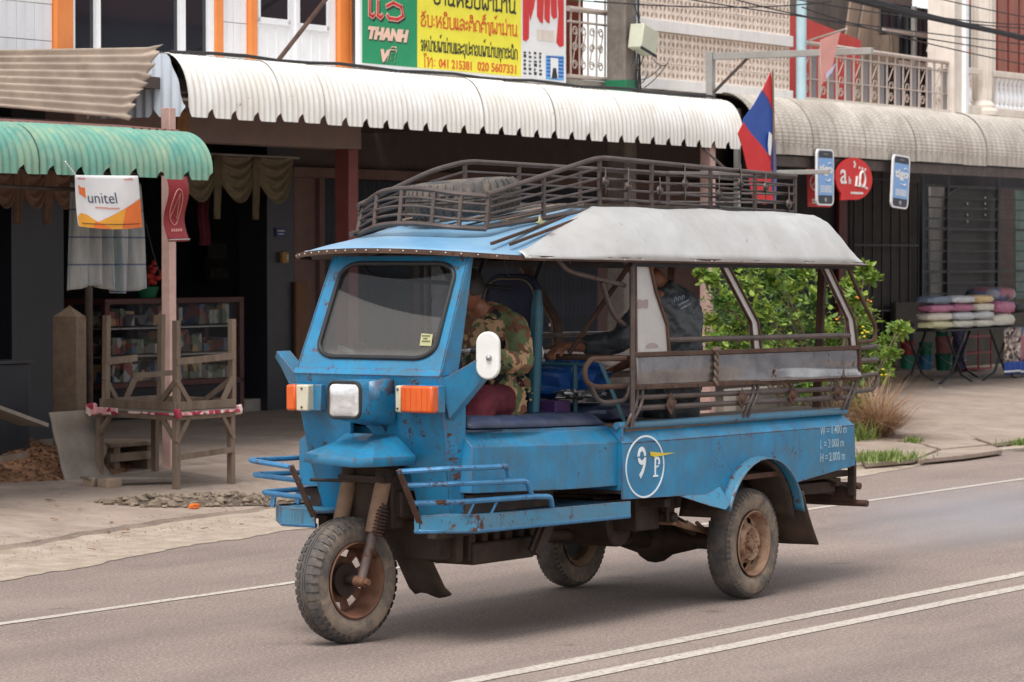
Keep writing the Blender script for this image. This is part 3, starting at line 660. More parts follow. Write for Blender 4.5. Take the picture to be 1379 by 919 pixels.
# flap behind front wheel
mb = MB(); pl = [(2.86, .80), (2.72, .62), (2.62, .40), (2.50, .24), (2.44, .20)]
def fl(u, v):
    i = min(int(u * 4), 3); t = u * 4 - i; a = pl[i]; b = pl[i + 1]
    return Vector((a[0] + (b[0] - a[0]) * t, .05 + (v - .5) * .22 * (1 + .1 * u), a[1] + (b[1] - a[1]) * t + .012 * math.sin(v * 7)))
part('mud_flap', mb.grid(fl, 16, 6), M['flap'], T, solid=.012)
mb = MB().box(2.6, 2.95, -.16, .2, .66, .80); mb.box(2.86, 2.98, -.14, .16, .60, .95); mb.cyl((2.80, -.2, .9), (2.80, .24, .9), .05)
part('front_crossmember', mb, M['rust_dark'], T, bev=.01)
# ---- footboards and side guards
for s in (1, -1):
    def Y(y): return y if s > 0 else .05 - min(y, .66)
    P = lambda x, y, z: (x, Y(y), z)
    top = [P(3.17, .47, .692), P(2.97, .69, .69), P(1.48, .70, .672), P(1.48, .12, .672), P(2.80 if s > 0 else 2.86, .12, .69), P(2.86, .44, .69) if s > 0 else P(3.0, .2, .691), P(3.17, .45 if s > 0 else .26, .692)]
    fb = part('footboard', MB().prism(top, (0, 0, -.014)), M['blue_worn'], T, bev=.003)
    mb = MB(); edge = [Vector(P(3.17, .445 if s > 0 else .25, .0)), Vector(P(3.17, .475, .0)), Vector(P(2.97, .70, .0)), Vector(P(1.48, .715, -.02))]
    for a, b in zip(edge, edge[1:]):
        e = (b - a).normalized(); nrm = Vector((e.y, -e.x, 0)) * (1 if s < 0 else -1)
        mb.prism([a + Vector((0, 0, .70)), b + Vector((0, 0, .70)), b + Vector((0, 0, .612)), a + Vector((0, 0, .612))], -nrm * .012)
    part('skirt', mb, M['blue_worn'], fb, bev=.002)
    mb = MB(); mb.tube([e + Vector((0, 0, .617)) for e in edge], .014, 8); part('skirt_bead', mb, M['tube_blue'], fb)
    # guard rails
    g = part('guard_brace', MB().beam(P(3.34, .46 if s > 0 else .29, .945), P(3.175, .475 if s > 0 else .26, .66), .034, .012, (1, 0, 0)), M['rust'], T, bev=.003)
    r1 = fillet([P(3.33, .455 if s > 0 else .29, .935), P(3.24, .70, .955), P(2.86, .745, .945), P(2.74, .73, .945), P(2.715, .73, .885)], .07)
    r2 = fillet([P(3.285, .46 if s > 0 else .27, .862), P(3.20, .70, .875), P(2.70, .745, .86), P(2.55, .735, .855), P(2.50, .73, .775)], .06)
    r3 = fillet([P(3.225, .465 if s > 0 else .26, .765), P(3.12, .69, .775), P(2.5, .735, .768), P(2.30, .725, .755), P(2.25, .70, .69)], .06)
    for rr_ in (r1, r2, r3): part('guard_rail', MB().tube(rr_, .0145, 8), M['tube_blue'], T)
    for x in (3.0, 2.78): part('guard_foot', MB().beam(P(x, .70, .765), P(x + .02, .67, .69), .03, .012), M['tube_blue'], T)
    mb = MB(); mb.box(2.05, 2.84, min(Y(.30), Y(.58)), max(Y(.30), Y(.58)), .684, .79)
    part('battery_box', mb, M['rust_dark'], T, bev=.006)
    mb = MB()
    for k in range(3): mb.box(2.15 + k * .2, 2.26 + k * .2, min(Y(.53), Y(.56)), max(Y(.53), Y(.56)), .79, .797)
    part('clip', mb, M['chrome'], T)
# ---- seat box
def seatbox(s):
    def Y(y): return y if s > 0 else mir(y)
    plan = [(2.87, .60), (2.085, .705), (1.505, .665)]
    plan2 = [(2.86, .52), (2.085, .64), (1.505, .60)]
    low = [(2.87, .60), (2.085, .705), (1.505, .665)]
    zs = ((1.135, plan2), (1.115, plan2), (1.045, plan), (.80, low))
    mb = MB(); vs = []
    zadj = [0, -.02, -.035]
    for z, pl_ in zs:
        for k, (x, y) in enumerate(pl_): vs.append((x, Y(y), z + (zadj[k])))
    fs = []
    for i in range(3):
        for j in range(2): fs.append((i * 3 + j, i * 3 + j + 1, (i + 1) * 3 + j + 1, (i + 1) * 3 + j))
    vs += [(2.87, YC, 1.135), (1.505, YC, 1.10), (2.87, YC, .80), (1.505, YC, .765)]
    fs += [(0, 1, 2, 13, 12), (12, 0, 3, 6, 9, 14), (13, 2, 5, 8, 11, 15), (14, 9, 10, 11, 15)]
    return mb.add(vs, fs)
sb = part('seat_box', seatbox(1), M['blue'], T, angle=20, bev=.004); part('seat_box', seatbox(-1), M['blue'], T, angle=20)
def cush(u, v):
    x = 2.83 + (1.50 - 2.83) * u; y = -.45 + (1.02 + .06 * math.sin(math.pi * u)) * v
    e = min(1, min(u, 1 - u) * 22) ** .5 * min(1, min(v, 1 - v) * 18) ** .5
    zt = 1.142 - .035 * u
    w_ = noise.noise(Vector((x * 7, y * 7, 0))) * .012 + noise.noise(Vector((x * 22, y * 5, 3))) * .006
    return Vector((x, y, zt + e * .055 + w_ * e))
part('seat_cushion', MB().grid(cush, 70, 40).add([(2.83, -.45, 1.125), (1.5, -.45, 1.095), (1.5, .57, 1.095), (2.83, .57, 1.125)], [(0, 1, 2, 3)]), M['vinyl'], T, solid=.01)
# ---- chassis
mb = MB()
for y in (-.36, .36): mb.beam((2.9, y, .60), (.5, y, .60), .06, .10); mb.beam((.5, y, .60), (-1.4, y, .66), .06, .09)
for x in (2.4, 1.55, .9, -.5, -1.2): mb.beam((x, -.62, .63), (x, .62, .63), .06, .05)
part('chassis', mb, M['rust_dark'], T, bev=.004)
mb = MB(); mb.box(1.7, 2.75, -.25, .30, .42, .64); mb.box(1.9, 2.5, -.2, .36, .38, .50); mb.cyl((1.75, .05, .48), (1.3, .05, .46), .10, .06)
for k in range(7): mb.box(1.85 + k * .12, 1.91 + k * .12, -.26, .34, .40, .56)
part('engine', mb, M['rust_dark'], T, bev=.012)
mb = MB(); mb.beam((2.02, .55, .62), (2.14, .53, .42), .07, .02, (0, 1, 0)); mb.beam((1.92, .45, .62), (2.04, .43, .42), .07, .02, (0, 1, 0))
part('step_bracket', mb, M['rust_dark'], T)
mb = MB(); mb.cyl((0, -.54, .333), (0, .54, .333), .05, n=16); mb.ball((0, 0, .333), .17, .13, .15); mb.cyl((0, -.30, .333), (0, -.1, .333), .05, .10); mb.cyl((0, .30, .333), (0, .1, .333), .05, .10); mb.cyl((.1, 0, .34), (.35, .0, .37), .07, .05); mb.cyl((.3, 0, .38), (1.5, .03, .46), .032)
part('rear_axle', mb, M['rust_dark'], T)
mb = MB()
for y in (-.42, .44):
    for k in range(4):
        L_ = .62 - k * .12; mb.tube([(L_, y, .50 - k * .012 + .0), (L_ * .5, y, .43 - k * .012), (0, y, .41 - k * .012), (-L_ * .5, y, .43 - k * .012), (-L_, y, .50 - k * .012)], .013, 6)
    mb.box(-.05, .05, y - .04, y + .04, .33, .46); mb.beam((.62, y, .50), (.60, y, .66), .05, .03, (0, 1, 0)); mb.cyl((.62, y - .05, .50), (.62, y + .06, .50), .025)
part('leaf_spring', mb, M['rim'], T)
mb = MB(); mb.box(.72, .98, .16, .46, .46, .66); mb.cyl((.9, -.2, .5), (.9, .30, .5), .14, n=20); mb.cyl((.70, .30, .53), (.70, .56, .53), .03); mb.box(.66, .74, .50, .53, .50, .70)
mb.tube([(.9, .1, .62), (.6, .2, .60), (.35, .3, .50), (.2, .4, .40)], .03, 10)
part('gearbox', mb, M['rust_dark'], T, bev=.012)
# ---- load bed
BY = .70
bot = [(1.52, .69), (.86, .672), (.60, .66)]
arch = [(-.005 + .455 * math.cos(a), .42 + .425 * math.sin(a)) for a in [rad(28 + k * (150 - 28) / 14) for k in range(15)]][::-1]
arch = sorted(arch, key=lambda p: -p[0])
botr = [(-.44, .665), (-1.27, .735)]
def bed_side(s):
    def Y(y): return y * s
    outline = [(1.525, 1.0), ] + bot + arch + botr + [(-1.255, .985)]
    mb = MB(); mb.prism([(x, Y(BY), z) for x, z in outline], (0, -s * .012, 0))
    # chamfer up to the rail
    mb.prism([(1.525, Y(BY), 1.003), (-1.255, Y(BY), .988), (-1.20, Y(BY - .065), 1.065), (1.525, Y(BY - .065), 1.085)], (0, -s * .01, -.004))
    return mb
def drop(v): return v
bs_ = [part('bed_side', bed_side(s), M['blue'], T, angle=20) for s in (1, -1)]
for s in (1, -1):
    part('bed_rail', MB().tube([(1.53, s * .66, 1.10), (-1.21, s * .66, 1.078)], .022, 10), M['blue_worn'], T)
    # wheel arch lip and flap
    pts = [(.80, .655), (.62, .60), (.49, .575)]
    lipo = [(-.005 + .462 * math.cos(rad(a)), .43 + .43 * math.sin(rad(a))) for a in range(22, 181, 8)]
    def lip(u, v, s=s):
        a = rad(20 + 148 * u); x, z = -.005 + .47 * math.cos(a), .42 + .435 * math.sin(a)
        return Vector((x, s * (.70 + .075 * v), z - .012 * v))
    al = part('wheel_arch', MB().grid(lip, 30, 4), M['blue_worn'], T, solid=.007)
    mb = MB(); mb.prism([(.90, s * .705, .672), (.60, s * .705, .665), (.445, s * .705, .70), (.44, s * .775, .60), (.50, s * .775, .572), (.62, s * .74, .60)], (0, -s * .008, .0)); part('arch_tongue', mb, M['blue_worn'], al)
    def inn(u, v, s=s):
        a = rad(14 + 160 * u); x, z = -.005 + .452 * math.cos(a), .41 + .43 * math.sin(a); return Vector((x, s * (.42 + .29 * v), z))
    part('arch_liner', MB().grid(inn, 24, 6), M['flap'], al, solid=.006)
    def flp(u, v, s=s):
        x = -.44 - .14 * u - .06 * u * u; return Vector((x + .015 * math.sin(v * 5), s * (.47 + .30 * v), .62 - .335 * u))
    part('mud_flap', MB().grid(flp, 10, 8), M['flap'], T, solid=.012)
mb = MB().box(-1.24, 1.51, -.685, .685, .72, .75); part('bed_floor', mb, M['rust'], T)
part('bed_front', MB().box(1.50, 1.52, -.69, .69, .74, 1.09), M['blue'], T)
for s in (1, -1): part('bench', MB().box(-1.2, 1.42, min(s * .30, s * .655), max(s * .30, s * .655), 1.06, 1.10), M['wood'], T, bev=.005)
mb = MB().box(-1.24, -1.2, -.69, .69, .74, .80); part('tailboard', mb, M['blue_worn'], T)
# rear frame and bumper
for q_ in (MB().box(-1.32, -.55, .42, .62, .66, .70), MB().beam((-1.30, .66, .76), (-1.30, .66, .54), .05, .03), MB().beam((-1.30, -.66, .76), (-1.30, -.66, .54), .05, .03), MB().beam((-.60, .5, .60), (-1.22, .56, .60), .05, .07), MB().beam((-.60, -.5, .60), (-1.22, -.5, .60), .05, .07), MB().beam((-.9, .55, .73), (-1.35, .62, .58), .05, .02), MB().beam((-.55, .6, .72), (-.55, .6, .54), .07, .02, (0, 1, 0))): part('rear_frame_bar', q_, M['rust_dark'], T, bev=.003)
part('hanging_wire', MB().tube([(-.72, .62, .60), (-.70, .62, .53), (-.76, .62, .50)], .005, 5), M['rust_dark'], T)
mb = MB(); mb.tube([(-1.34, .70, .60), (-1.34, -.70, .60)], .022, 10); mb.tube([(-1.36, .74, .49), (-1.36, -.70, .49)], .022, 10); mb.box(-1.36, -1.33, -.6, .66, .50, .58)
mb.beam((-1.2, .5, .58), (-1.36, .5, .54), .05, .03)
part('rear_bumper', mb, M['rust'], T, bev=.003)
# ---- stencils
def ink(txt, size, x, z, mat, parent, sx=1, bold=0, off=.0025, y=BY, label=None, ext=.002):
    vs, fs = letters(txt, size, ext, bold=bold, sx=sx); mb = MB(); mb.add([(x - v.x, y + off + v.z, z + v.y) for v in vs], fs)
    return part('lettering', mb, mat, parent, label)
S = bs_[0]
ink('9', .255, 1.375, .80, M['paint_white'], S, .85, .001); ink('P', .155, 1.19, .805, M['paint_white'], S, .85, .001)
part('stencil_serif', MB().box(1.145, 1.20, BY + .0025, BY + .0045, .798, .808), M['paint_white'], S)
part('stencil_bridge', MB().box(1.09, 1.17, BY + .005, BY + .006, .862, .868), M['blue'], S)
el = [(1.285 + .205 * math.cos(a), BY + .002, .862 + .172 * math.sin(a)) for a in [2 * math.pi * k / 48 for k in range(48)]]
mb = MB()
for k in range(48):
    a = Vector(el[k]); b = Vector(el[(k + 1) % 48]); mb.beam(a, b, .010, .003, (0, 1, 0))
part('oval_ring', mb, M['paint_white'], S)
for zc in (.865, ):   # stencil bridges
    part('stencil_bridge', MB().box(1.25, 1.39, BY + .003, BY + .0045, .915, .923), M['blue'], S)
mb = MB(); mb.prism([(1.235, BY + .004, .945), (1.19, BY + .004, .94), (1.10, BY + .004, .93), (.96, BY + .004, .925), (1.08, BY + .004, .916), (1.19, BY + .004, .912), (1.23, BY + .004, .922)], (0, .001, 0)); part('paint_smear', mb, M['paint_yellow'], S)
for tx, z_ in (('W = 1.400 m', .945), ('L = 3.000 m', .862), ('H = 2.000 m', .779)): ink(tx, .075, -.795, z_, M['paint_faint'], S, .86)
# ---- upper cage, near and far side
for s in (1, -1):
    Yb = s * BY; P = lambda x, z, dy=0: Vector((x, s * (BY + dy), z))
    RM = M['rust']
    mb = MB(); mb.grid(lambda u, v: P(1.405 - 2.71 * u, (1.49 - .022 * u) * (1 - v) + (1.318 - .028 * u) * v, .006 * math.sin(math.pi * v) + .003 * math.sin(u * 9 + v * 2) + .030 * max(0, min(1, (v - .62 - .06 * math.sin(u * 8)) / .38)) * max(0, min(1, (u - .42) * 4)) + .003 * noise.noise(Vector((u * 12, v * 3, s)))), 80, 14); sp = part('side_panel', mb, M['sheet'], T, solid=.004, angle=80)
    mb = MB()
    for a, b in ((P(1.42, 1.497, .004), P(-1.31, 1.475, .004)), (P(1.41, 1.312, .004), P(-1.325, 1.284, .004)), (P(-1.307, 1.475, .004), P(-1.32, 1.284, .004)), (P(1.413, 1.497, .004), P(1.40, 1.312, .004))): mb.beam(a, b, .026, .022, (0, 1, 0))
    part('panel_trim', mb, RM, sp, bev=.003)
    mb = MB()
    for x in [1.3 - k * .29 for k in range(10)]: mb.ball((x, s * (BY + .018), 1.31 - .007 * (1.4 - x)), .007, .004, .007, 6, 4)
    part('rivet', mb, M['rust_dark'], sp, stuff=True)
    if s > 0:
        mb = MB(); a = P(.515, 1.50, .02)
        for q_ in (0, math.pi):
            mb.tube([a + Vector((.012 * math.cos(q_ + t * 14), .006 * math.sin(q_ + t * 14), -.20 * t)) for t in [k / 24 for k in range(25)]], .009, 6)
        mb.ball(a + Vector((0, 0, .005)), .045, .02, .018, 8, 6)
        part('knotted_rope', mb, M['wood'], sp)
    # front corner post + silver quarter panel
    part('cage_post', MB().tube([P(1.425, 1.09), P(1.42, 1.30), P(1.425, 2.02)], .016, 8), M['rail'], T)
    mb = MB(); mb.prism([P(1.395, 2.005), P(1.245, 2.0), P(1.18, 1.85), P(1.06, 1.66), P(1.035, 1.50), P(1.39, 1.50)], (0, -s * .008, 0)); qp = part('quarter_panel', mb, M['silver'] if s > 0 else M['sheet'], T)
    mb = MB(); o_ = [P(1.40, 2.0, .003), P(1.24, 2.0, .003), P(1.175, 1.85, .003), P(1.052, 1.66, .003), P(1.027, 1.50, .003)]
    for a, b in zip(o_[1:], o_[2:]): mb.beam(a, b, .02, .018, (0, 1, 0))
    mb.beam(o_[0], P(1.393, 1.50, .003), .02, .018, (0, 1, 0)); part('panel_trim', mb, RM, qp)
    if s > 0:
        mb = MB(); mb.prism([P(1.34 - .06 * math.cos(a) - .03, 1.78 + .03 * math.sin(a) + .01 * math.sin(3 * a), .001) for a in [k * math.pi / 6 for k in range(12)]], (0, .0012, 0)); part('primer_patch', mb, surf('dull_purple_primer', srgb(132, 116, 120), srgb(150, 136, 134), 9, .6), qp); mb = MB(); mb.prism([P(1.21 - .07 * math.cos(a), 1.53 + .03 * math.sin(a), .001) for a in [k * math.pi / 6 for k in range(7)]], (0, .0012, 0)); part('primer_patch', mb, surf('dull_purple_primer', srgb(132, 116, 120), srgb(150, 136, 134), 9, .6), qp)
    # slanted window posts
    def slant(x0, x1, xk, wid):
        pr_ = [(x0, 2.0), (xk, 1.655), (x1, 1.48)]
        mb = MB(); L_ = [P(x + wid, z) for x, z in pr_]; R_ = [P(x - wid, z) for x, z in pr_]
        mb.prism(L_ + R_[::-1], (0, -s * .012, 0)); a = part('window_post', mb, M['silver'] if s > 0 else M['rust'], T)
        mb = MB()
        for L2 in (L_, R_):
            for p, q_ in zip(L2, L2[1:]): mb.beam(p + Vector((0, s * .004, 0)), q_ + Vector((0, s * .004, 0)), .010, .018, (0, 1, 0))
        part('post_trim', mb, RM, a)
    slant(.40, .0, .035, .045); slant(-.84, -1.235, -1.19, .045)
    mb = MB().tube([P(1.04, 1.572), P(-1.18, 1.553)], .017, 8); part('hand_rail', mb, M['rail'], T)
    for z0, z1 in ((1.255, 1.22), (1.195, 1.165)): part('lower_rail', MB().tube([P(1.38, z0, -.01), P(-1.24, z1, -.01)], .016, 8), M['rail'], T)
    for x in (1.37, .04, -1.22):
        for dx in (0, .055): part('bracket', MB().tube(fillet([P(x - dx, 1.315), P(x - dx, 1.22), P(x - dx + .075, 1.15), P(x - dx + .09, 1.09, -.02)], .06), .011, 8), M['rail'], T)
    for x in (1.02, .20, -.42, -1.0):
        c_ = P(x, 1.208, .012); mb = MB()
        mb.prism([c_ + Vector((a, 0, b)) for a, b in ((.055, -.01), (.02, .04), (.0, .062), (-.02, .035), (-.06, .01), (-.02, -.035), (0, -.062), (.03, -.04))], (0, s * .006, 0))
        mb.lathe([(.001, .012), (.018, .010), (.024, .004), (.028, .006), (.03, 0)], c_ + Vector((0, s * .006, 0)), (0, s, 0), 12)
        part('ornament', mb, M['rust'], T)
    part('cage_rail', MB().beam(P(1.45, 2.008), P(-1.23, 1.985), .03, .035), M['iron'], T)
# door-side tubes (near side)
Q = lambda x, z, y=.66: (x, y, z)
part('door_tube', MB().tube(fillet([Q(2.14, 2.04), Q(2.06, 1.98), Q(1.95, 1.955), Q(1.44, 1.885)], .05), .014, 8), M['rail'], T)
part('door_tube', MB().tube(fillet([Q(1.68, 1.905), Q(1.60, 1.77), Q(1.53, 1.70), Q(1.44, 1.665)], .06), .014, 8), M['rail'], T)
part('door_tube', MB().tube(fillet([Q(1.43, 1.478), Q(1.80, 1.482), Q(1.86, 1.43), Q(1.85, 1.36), Q(1.76, 1.325), Q(1.43, 1.32)], .06), .015, 8), M['rust'], T)
part('door_tube', MB().tube(fillet([Q(1.80, 1.345), Q(1.74, 1.26), Q(1.66, 1.235), Q(1.43, 1.24), Q(1.38, 1.32)], .05), .014, 8), M['rail'], T)
part('bulkhead_rail', MB().tube([(1.40, -.66, 1.48), (1.40, .66, 1.475)], .018, 8), M['rust'], T)
part('bulkhead_rail', MB().tube([(1.42, -.66, 1.44), (1.42, .40, 1.435)], .012, 8), M['teal'], T)
for y in (-.5, -.25, .02, .32): part('bulkhead_post', MB().tube([(1.42, y, 1.44), (1.42, y, 1.10)], .014, 8), M['teal'], T)
part('bulkhead_post', MB().beam((1.44, .50, 1.45), (1.36, .62, 1.10), .035, .02), M['teal'], T)
part('roof_brace', MB().tube([(1.42, .68, 2.0), (1.42, .28, 1.50)], .015, 8), M['rust'], T)
part('roof_brace', MB().tube([(1.42, -.60, 1.99), (1.42, -.25, 1.50)], .015, 8), M['rust'], T)
# rear guard tubes
mb = MB()
part('rear_tube', MB().tube(fillet([(-1.22, .66, 2.0), (-1.40, .66, 1.80), (-1.62, .66, 1.60), (-1.60, .66, 1.51), (-1.32, .68, 1.505)], .06), .013, 8), M['rust'], T)
for z0, z1, xe in ((1.47, 1.475, -1.63), (1.39, 1.388, -1.64)): part('rear_tube', MB().tube([(-1.30, .68, z0), (xe, .66, z1)], .016, 8), M['rail'], T)
part('rear_tube', MB().tube(fillet([(-1.32, .68, 1.292), (-1.66, .66, 1.30), (-1.60, .66, 1.20), (-1.22, .68, 1.192)], .05), .014, 8), M['rail'], T)
for y in (.50, -.60): part('rear_post', MB().beam((-1.20, y, 1.99), (-1.12, y, 1.02), .05, .03), M['rust'], T, bev=.003)
# ---- roof
XR = -1.28
def roof_pt(u, v, lift=0):
    # u 0..1 rear->front, v -1..1 across
    y = .02 + v * .735
    av = abs(v)
    xf = 2.57 + .44 * max(0, 1 - av ** 1.7) ** .5
    x = XR + (xf - XR) * u
    zb = 2.052 - .011 * (3 - x)
    zt = 2.285 - .002 * (1.5 - x)
    if x > 1.5: zt = zb + .24 * min(1, max(0, (xf - x) / (xf - 1.5))) ** .9
    else: zt = 2.285 - .003 * (1.5 - x)
    if x < -1.06: k = (-1.06 - x) / .22; zt = zt - (zt - zb) * min(1, k ** 2.2) * .96
    e = 1 if av < .60 else max(0, 1 - ((av - .60) / .40) ** 2.0)
    crown = .035 * (1 - v * v)
    z = zb + (max(zt, zb) - zb) * e + crown * min(1, max(0, (x - XR) * 2))
    z += noise.noise(Vector((x * 2.2, y * 3, 1))) * .008 * min(1, e * 3) * min(1, max(0, (xf - x) * 3))
    return Vector((x, y, z + lift))
NU, NV = 90, 56
def edge_y(x): return .60 if x < 1.52 else .60 + (x - 1.52) / 1.30 * .40
def is_white(u, v):
    p = roof_pt(u, 2 * v - 1); return abs(2 * v - 1) > edge_y(p.x)
roof = part('roof', MB().grid(lambda u, v: roof_pt(u, 2 * v - 1), NU, NV), M['blue_roof'], T, solid=.006, angle=60)
mb = MB()
for s in (1, -1):
    def sidept(u, v, s=s):
        x = XR - .004 + (2.62 - XR) * u; ye = edge_y(x); av = ye + (1.006 - ye) * v
        xf = 2.57 + .44 * max(0, 1 - min(1, av) ** 1.7) ** .5
        uu = (x - XR) / (xf - XR); p = roof_pt(min(max(uu, 0), 1), s * min(av, 1.0)); w_ = noise.noise(Vector((x * 2.2, av * 5, 5 * s))) * .020 + abs(noise.noise(Vector((x * 5, av * 9, 8 * s)))) * .014 + noise.noise(Vector((x * 14, av * 20, 5 * s))) * .003
        return Vector((x, p.y + s * .012 + s * w_ * .7, p.z + .016 * (1 - v ** 5) - .010 * v ** 5 + w_ * .5 * (1 - v ** 3)))
    mb.grid(sidept, 90, 12)
part('roof_side_sheet', mb, M['silver'], roof, solid=.004, angle=60)
mb = MB(); trim = [roof_pt(u / 40, 1) for u in range(0, 41)] + [roof_pt(1, 1 - 2 * v / 40) for v in range(1, 41)] + [roof_pt(1 - u / 40, -1) for u in range(1, 41)]
for a, b in zip(trim, trim[1:]): mb.beam(a + Vector((0, 0, -.008)), b + Vector((0, 0, -.008)), .016, .026, (0, 0, 1))
mb.beam(trim[-1], trim[0], .02, .03); part('roof_trim', mb, M['rust'], roof)
mb = MB()
for i in range(2, len(trim) - 2, 2):
    a = trim[i]; c_ = Vector((a.x, a.y, 0)) - Vector((.8, 0, 0)); c_.normalize(); nrm = Vector((0, 1 if a.y > 0 else -1, 0)) if i < 41 or i > 80 else Vector((1, 0, 0)); mb.ball(a + nrm * .010 + Vector((0, 0, -.006)), .005, .005, .005, 6, 4)
part('rivet', mb, M['silver'], roof, stuff=True)
for p, q_ in (((2.72, .62, 2.115), (1.50, .42, 2.305)), ((2.60, .66, 2.112), (1.48, .50, 2.298))):
    part('roof_batten', MB().beam(Vector(p), Vector(q_), .014, .016), M['rust'], roof)
mb = MB()
for x in (-.9, -.1, .7, 1.4, 2.1): mb.tube([(x, -.72, 2.02), (x, -.5, 2.10 if x < 1.6 else 2.06), (x, .5, 2.10 if x < 1.6 else 2.06), (x, .72, 2.02)], .013, 6)
part('roof_rib', mb, M['iron'], roof)
part('roof_lining', MB().grid(lambda u, v: roof_pt(.02 + .95 * u, .97 * (2 * v - 1)) + Vector((0, 0, -.025)), 40, 20), surf('grubby_roof_lining', srgb(112, 100, 90), srgb(88, 78, 70), 3, .9), roof)
# ---- roof rack
rack = part('roof_rack', MB().tube([(2.50, .44, 2.205), (1.36, .45, 2.315), (-.94, .45, 2.27)], .015, 8).tube([(2.50, -.46, 2.17), (1.6, -.48, 2.30), (-.94, -.48, 2.28)], .015, 8).tube([(-.94, .45, 2.27), (-.94, -.48, 2.28)], .016, 8), M['rail'], T)
def curve3(a, b, c, n=14):
    a, b, c = Vector(a), Vector(b), Vector(c); return [a * (1 - t) ** 2 + b * 2 * t * (1 - t) + c * t * t for t in [k / n for k in range(n + 1)]]
def front_line(k):   # k 0 bottom .. 1 top; wavy basket front
    l = [Vector((2.44 - .05 * k, -.46, 2.165 + .165 * k)), Vector((2.60 - .03 * k, -.20, 2.215 + .185 * k)), Vector((2.66 - .03 * k, .06, 2.225 + .19 * k)), Vector((2.62 - .03 * k, .30, 2.205 + .18 * k)), Vector((2.50 - .02 * k, .44, 2.195 + .175 * k))]
    out = []
    for i in range(4):
        p0 = l[max(0, i - 1)]; p1 = l[i]; p2 = l[i + 1]; p3 = l[min(4, i + 2)]
        for q_ in range(6):
            t = q_ / 6; out.append(.5 * ((2 * p1) + (p2 - p0) * t + (2 * p0 - 5 * p1 + 4 * p2 - p3) * t * t + (3 * p1 - p0 - 3 * p2 + p3) * t ** 3))
    out.append(l[4]); return out
for k in (0, .25, .5, .75, 1): part('rack_rail', MB().tube(front_line(k), .014 if k in (0, 1) else .0075, 8), M['rail'], rack)
for i in (0, 5, 10, 15, 19, 24): part('rack_post', MB().beam(front_line(0)[i], front_line(1)[i], .022, .016), M['rail'], rack)
NB = [(2.50, 2.205), (1.36, 2.315), (-.94, 2.27)]; NTp = [(2.50, 2.38), (1.38, 2.607), (-.94, 2.545)]
for s, yn, NTq in ((1, .45, NTp), (-1, -.47, [(2.42, 2.33), (1.70, 2.54), (1.35, 2.60), (-.94, 2.575)])):
    part('rack_rail', MB().tube(fillet([(x, yn, z) for x, z in NTq], .12), .0145, 8), M['rail'], rack)
    def at(line, x):
        for (a, za), (b, zb_) in zip(line, line[1:]):
            if b <= x <= a: return za + (zb_ - za) * (a - x) / (a - b)
        return line[-1][1]
    for k in (.2, .4, .6, .8):
        L_ = [(x, yn, at(NB, x) + (at(NTq, x) - at(NB, x)) * k) for x in (2.42 if s < 0 else 2.48, 1.9, 1.37, .5, -.2, -.94)]
        part('rack_rail', MB().tube(L_, .0075, 6), M['rail'], rack)
    for x in (1.95, 1.37, .80, .12, -.42, -.93): part('rack_post', MB().beam((x, yn, at(NB, x)), (x, yn, at(NTq, x)), .016, .024), M['rail'], rack)
    for x in (1.37, .05, -.93): part('rack_foot', MB().beam((x, yn, at(NB, x)), (x, yn + s * .015, at(NB, x) - .075), .028, .028), M['rust'], rack)
part('rack_rail', MB().tube([(-.94, .45, 2.545), (-.94, -.47, 2.575)], .018, 8), M['rail'], rack)
for k in (.2, .4, .6, .8): part('rack_rail', MB().tube([(-.94, .45, 2.27 + .275 * k), (-.94, -.47, 2.28 + .29 * k)], .0075, 6), M['rail'], rack)
for i, (px, py) in enumerate([(815, 245), (846, 252), (888, 257), (922, 248), (968, 262), (997, 247), (1031, 252), (1062, 275)]):
    c_ = vp(px, py, y=.465); big = (i % 2 == 1 or px == 968); k = 1.4 if big else 1.0; mb = MB()
    tw = .3 + .5 * (i % 3)
    pl_ = [(0, .08), (.030, .035), (.058, 0), (.030, -.035), (0, -.08), (-.030, -.035), (-.058, 0), (-.030, .035)]
    mb.prism([c_ + Vector((a * k * math.cos(tw * .6), a * k * .5, b * k)) for a, b in pl_], (0, .006, 0)); mb.lathe([(.001, .02), (.012, .018), (.018, .008), (.026, .012), (.03, .004), (.032, 0)], c_, (0, 1, 0), 12)
    part('ornament', mb, M['rail'], rack)
for k, y in enumerate((-.33, -.2, -.05, .1, .24, .36)): part('rack_slat', MB().beam((2.2, y, 2.245), (1.5, y, 2.335), .05, .014), M['wood'], rack); part('rack_slat', MB().beam((1.44, y, 2.342), (-.9, y, 2.335), .06, .014), M['wood'], rack)
part('plastic_knot', MB().prism([vp(727, 300, y=.47) + Vector((a, 0, b)) for a, b in ((-.05, .01), (-.01, .012), (.01, .035), (.016, .008), (.05, 0), (.014, -.006), (.0, -.03), (-.012, -.004))], (0, .01, 0)), M['sticker'], rack)
# ---- cab interior
hb = part('handlebar', MB().tube(fillet([(2.66, .46, 1.55), (2.76, .30, 1.53), (2.74, YC, 1.47), (2.76, -.26, 1.53), (2.66, -.42, 1.55)], .08), .014, 8), M['chrome'], T)
for s in (1, -1): part('grip', MB().cyl((2.67, YC + s * .42, 1.55), (2.60, YC + s * .50, 1.545), .02), M['black'], hb)
part('dashboard', MB().box(2.86, 3.03, -.38, .44, 1.41, 1.50), surf('cluttered_dash_cloth', srgb(60, 56, 72), srgb(104, 66, 54), 14, .9), T, bev=.02)
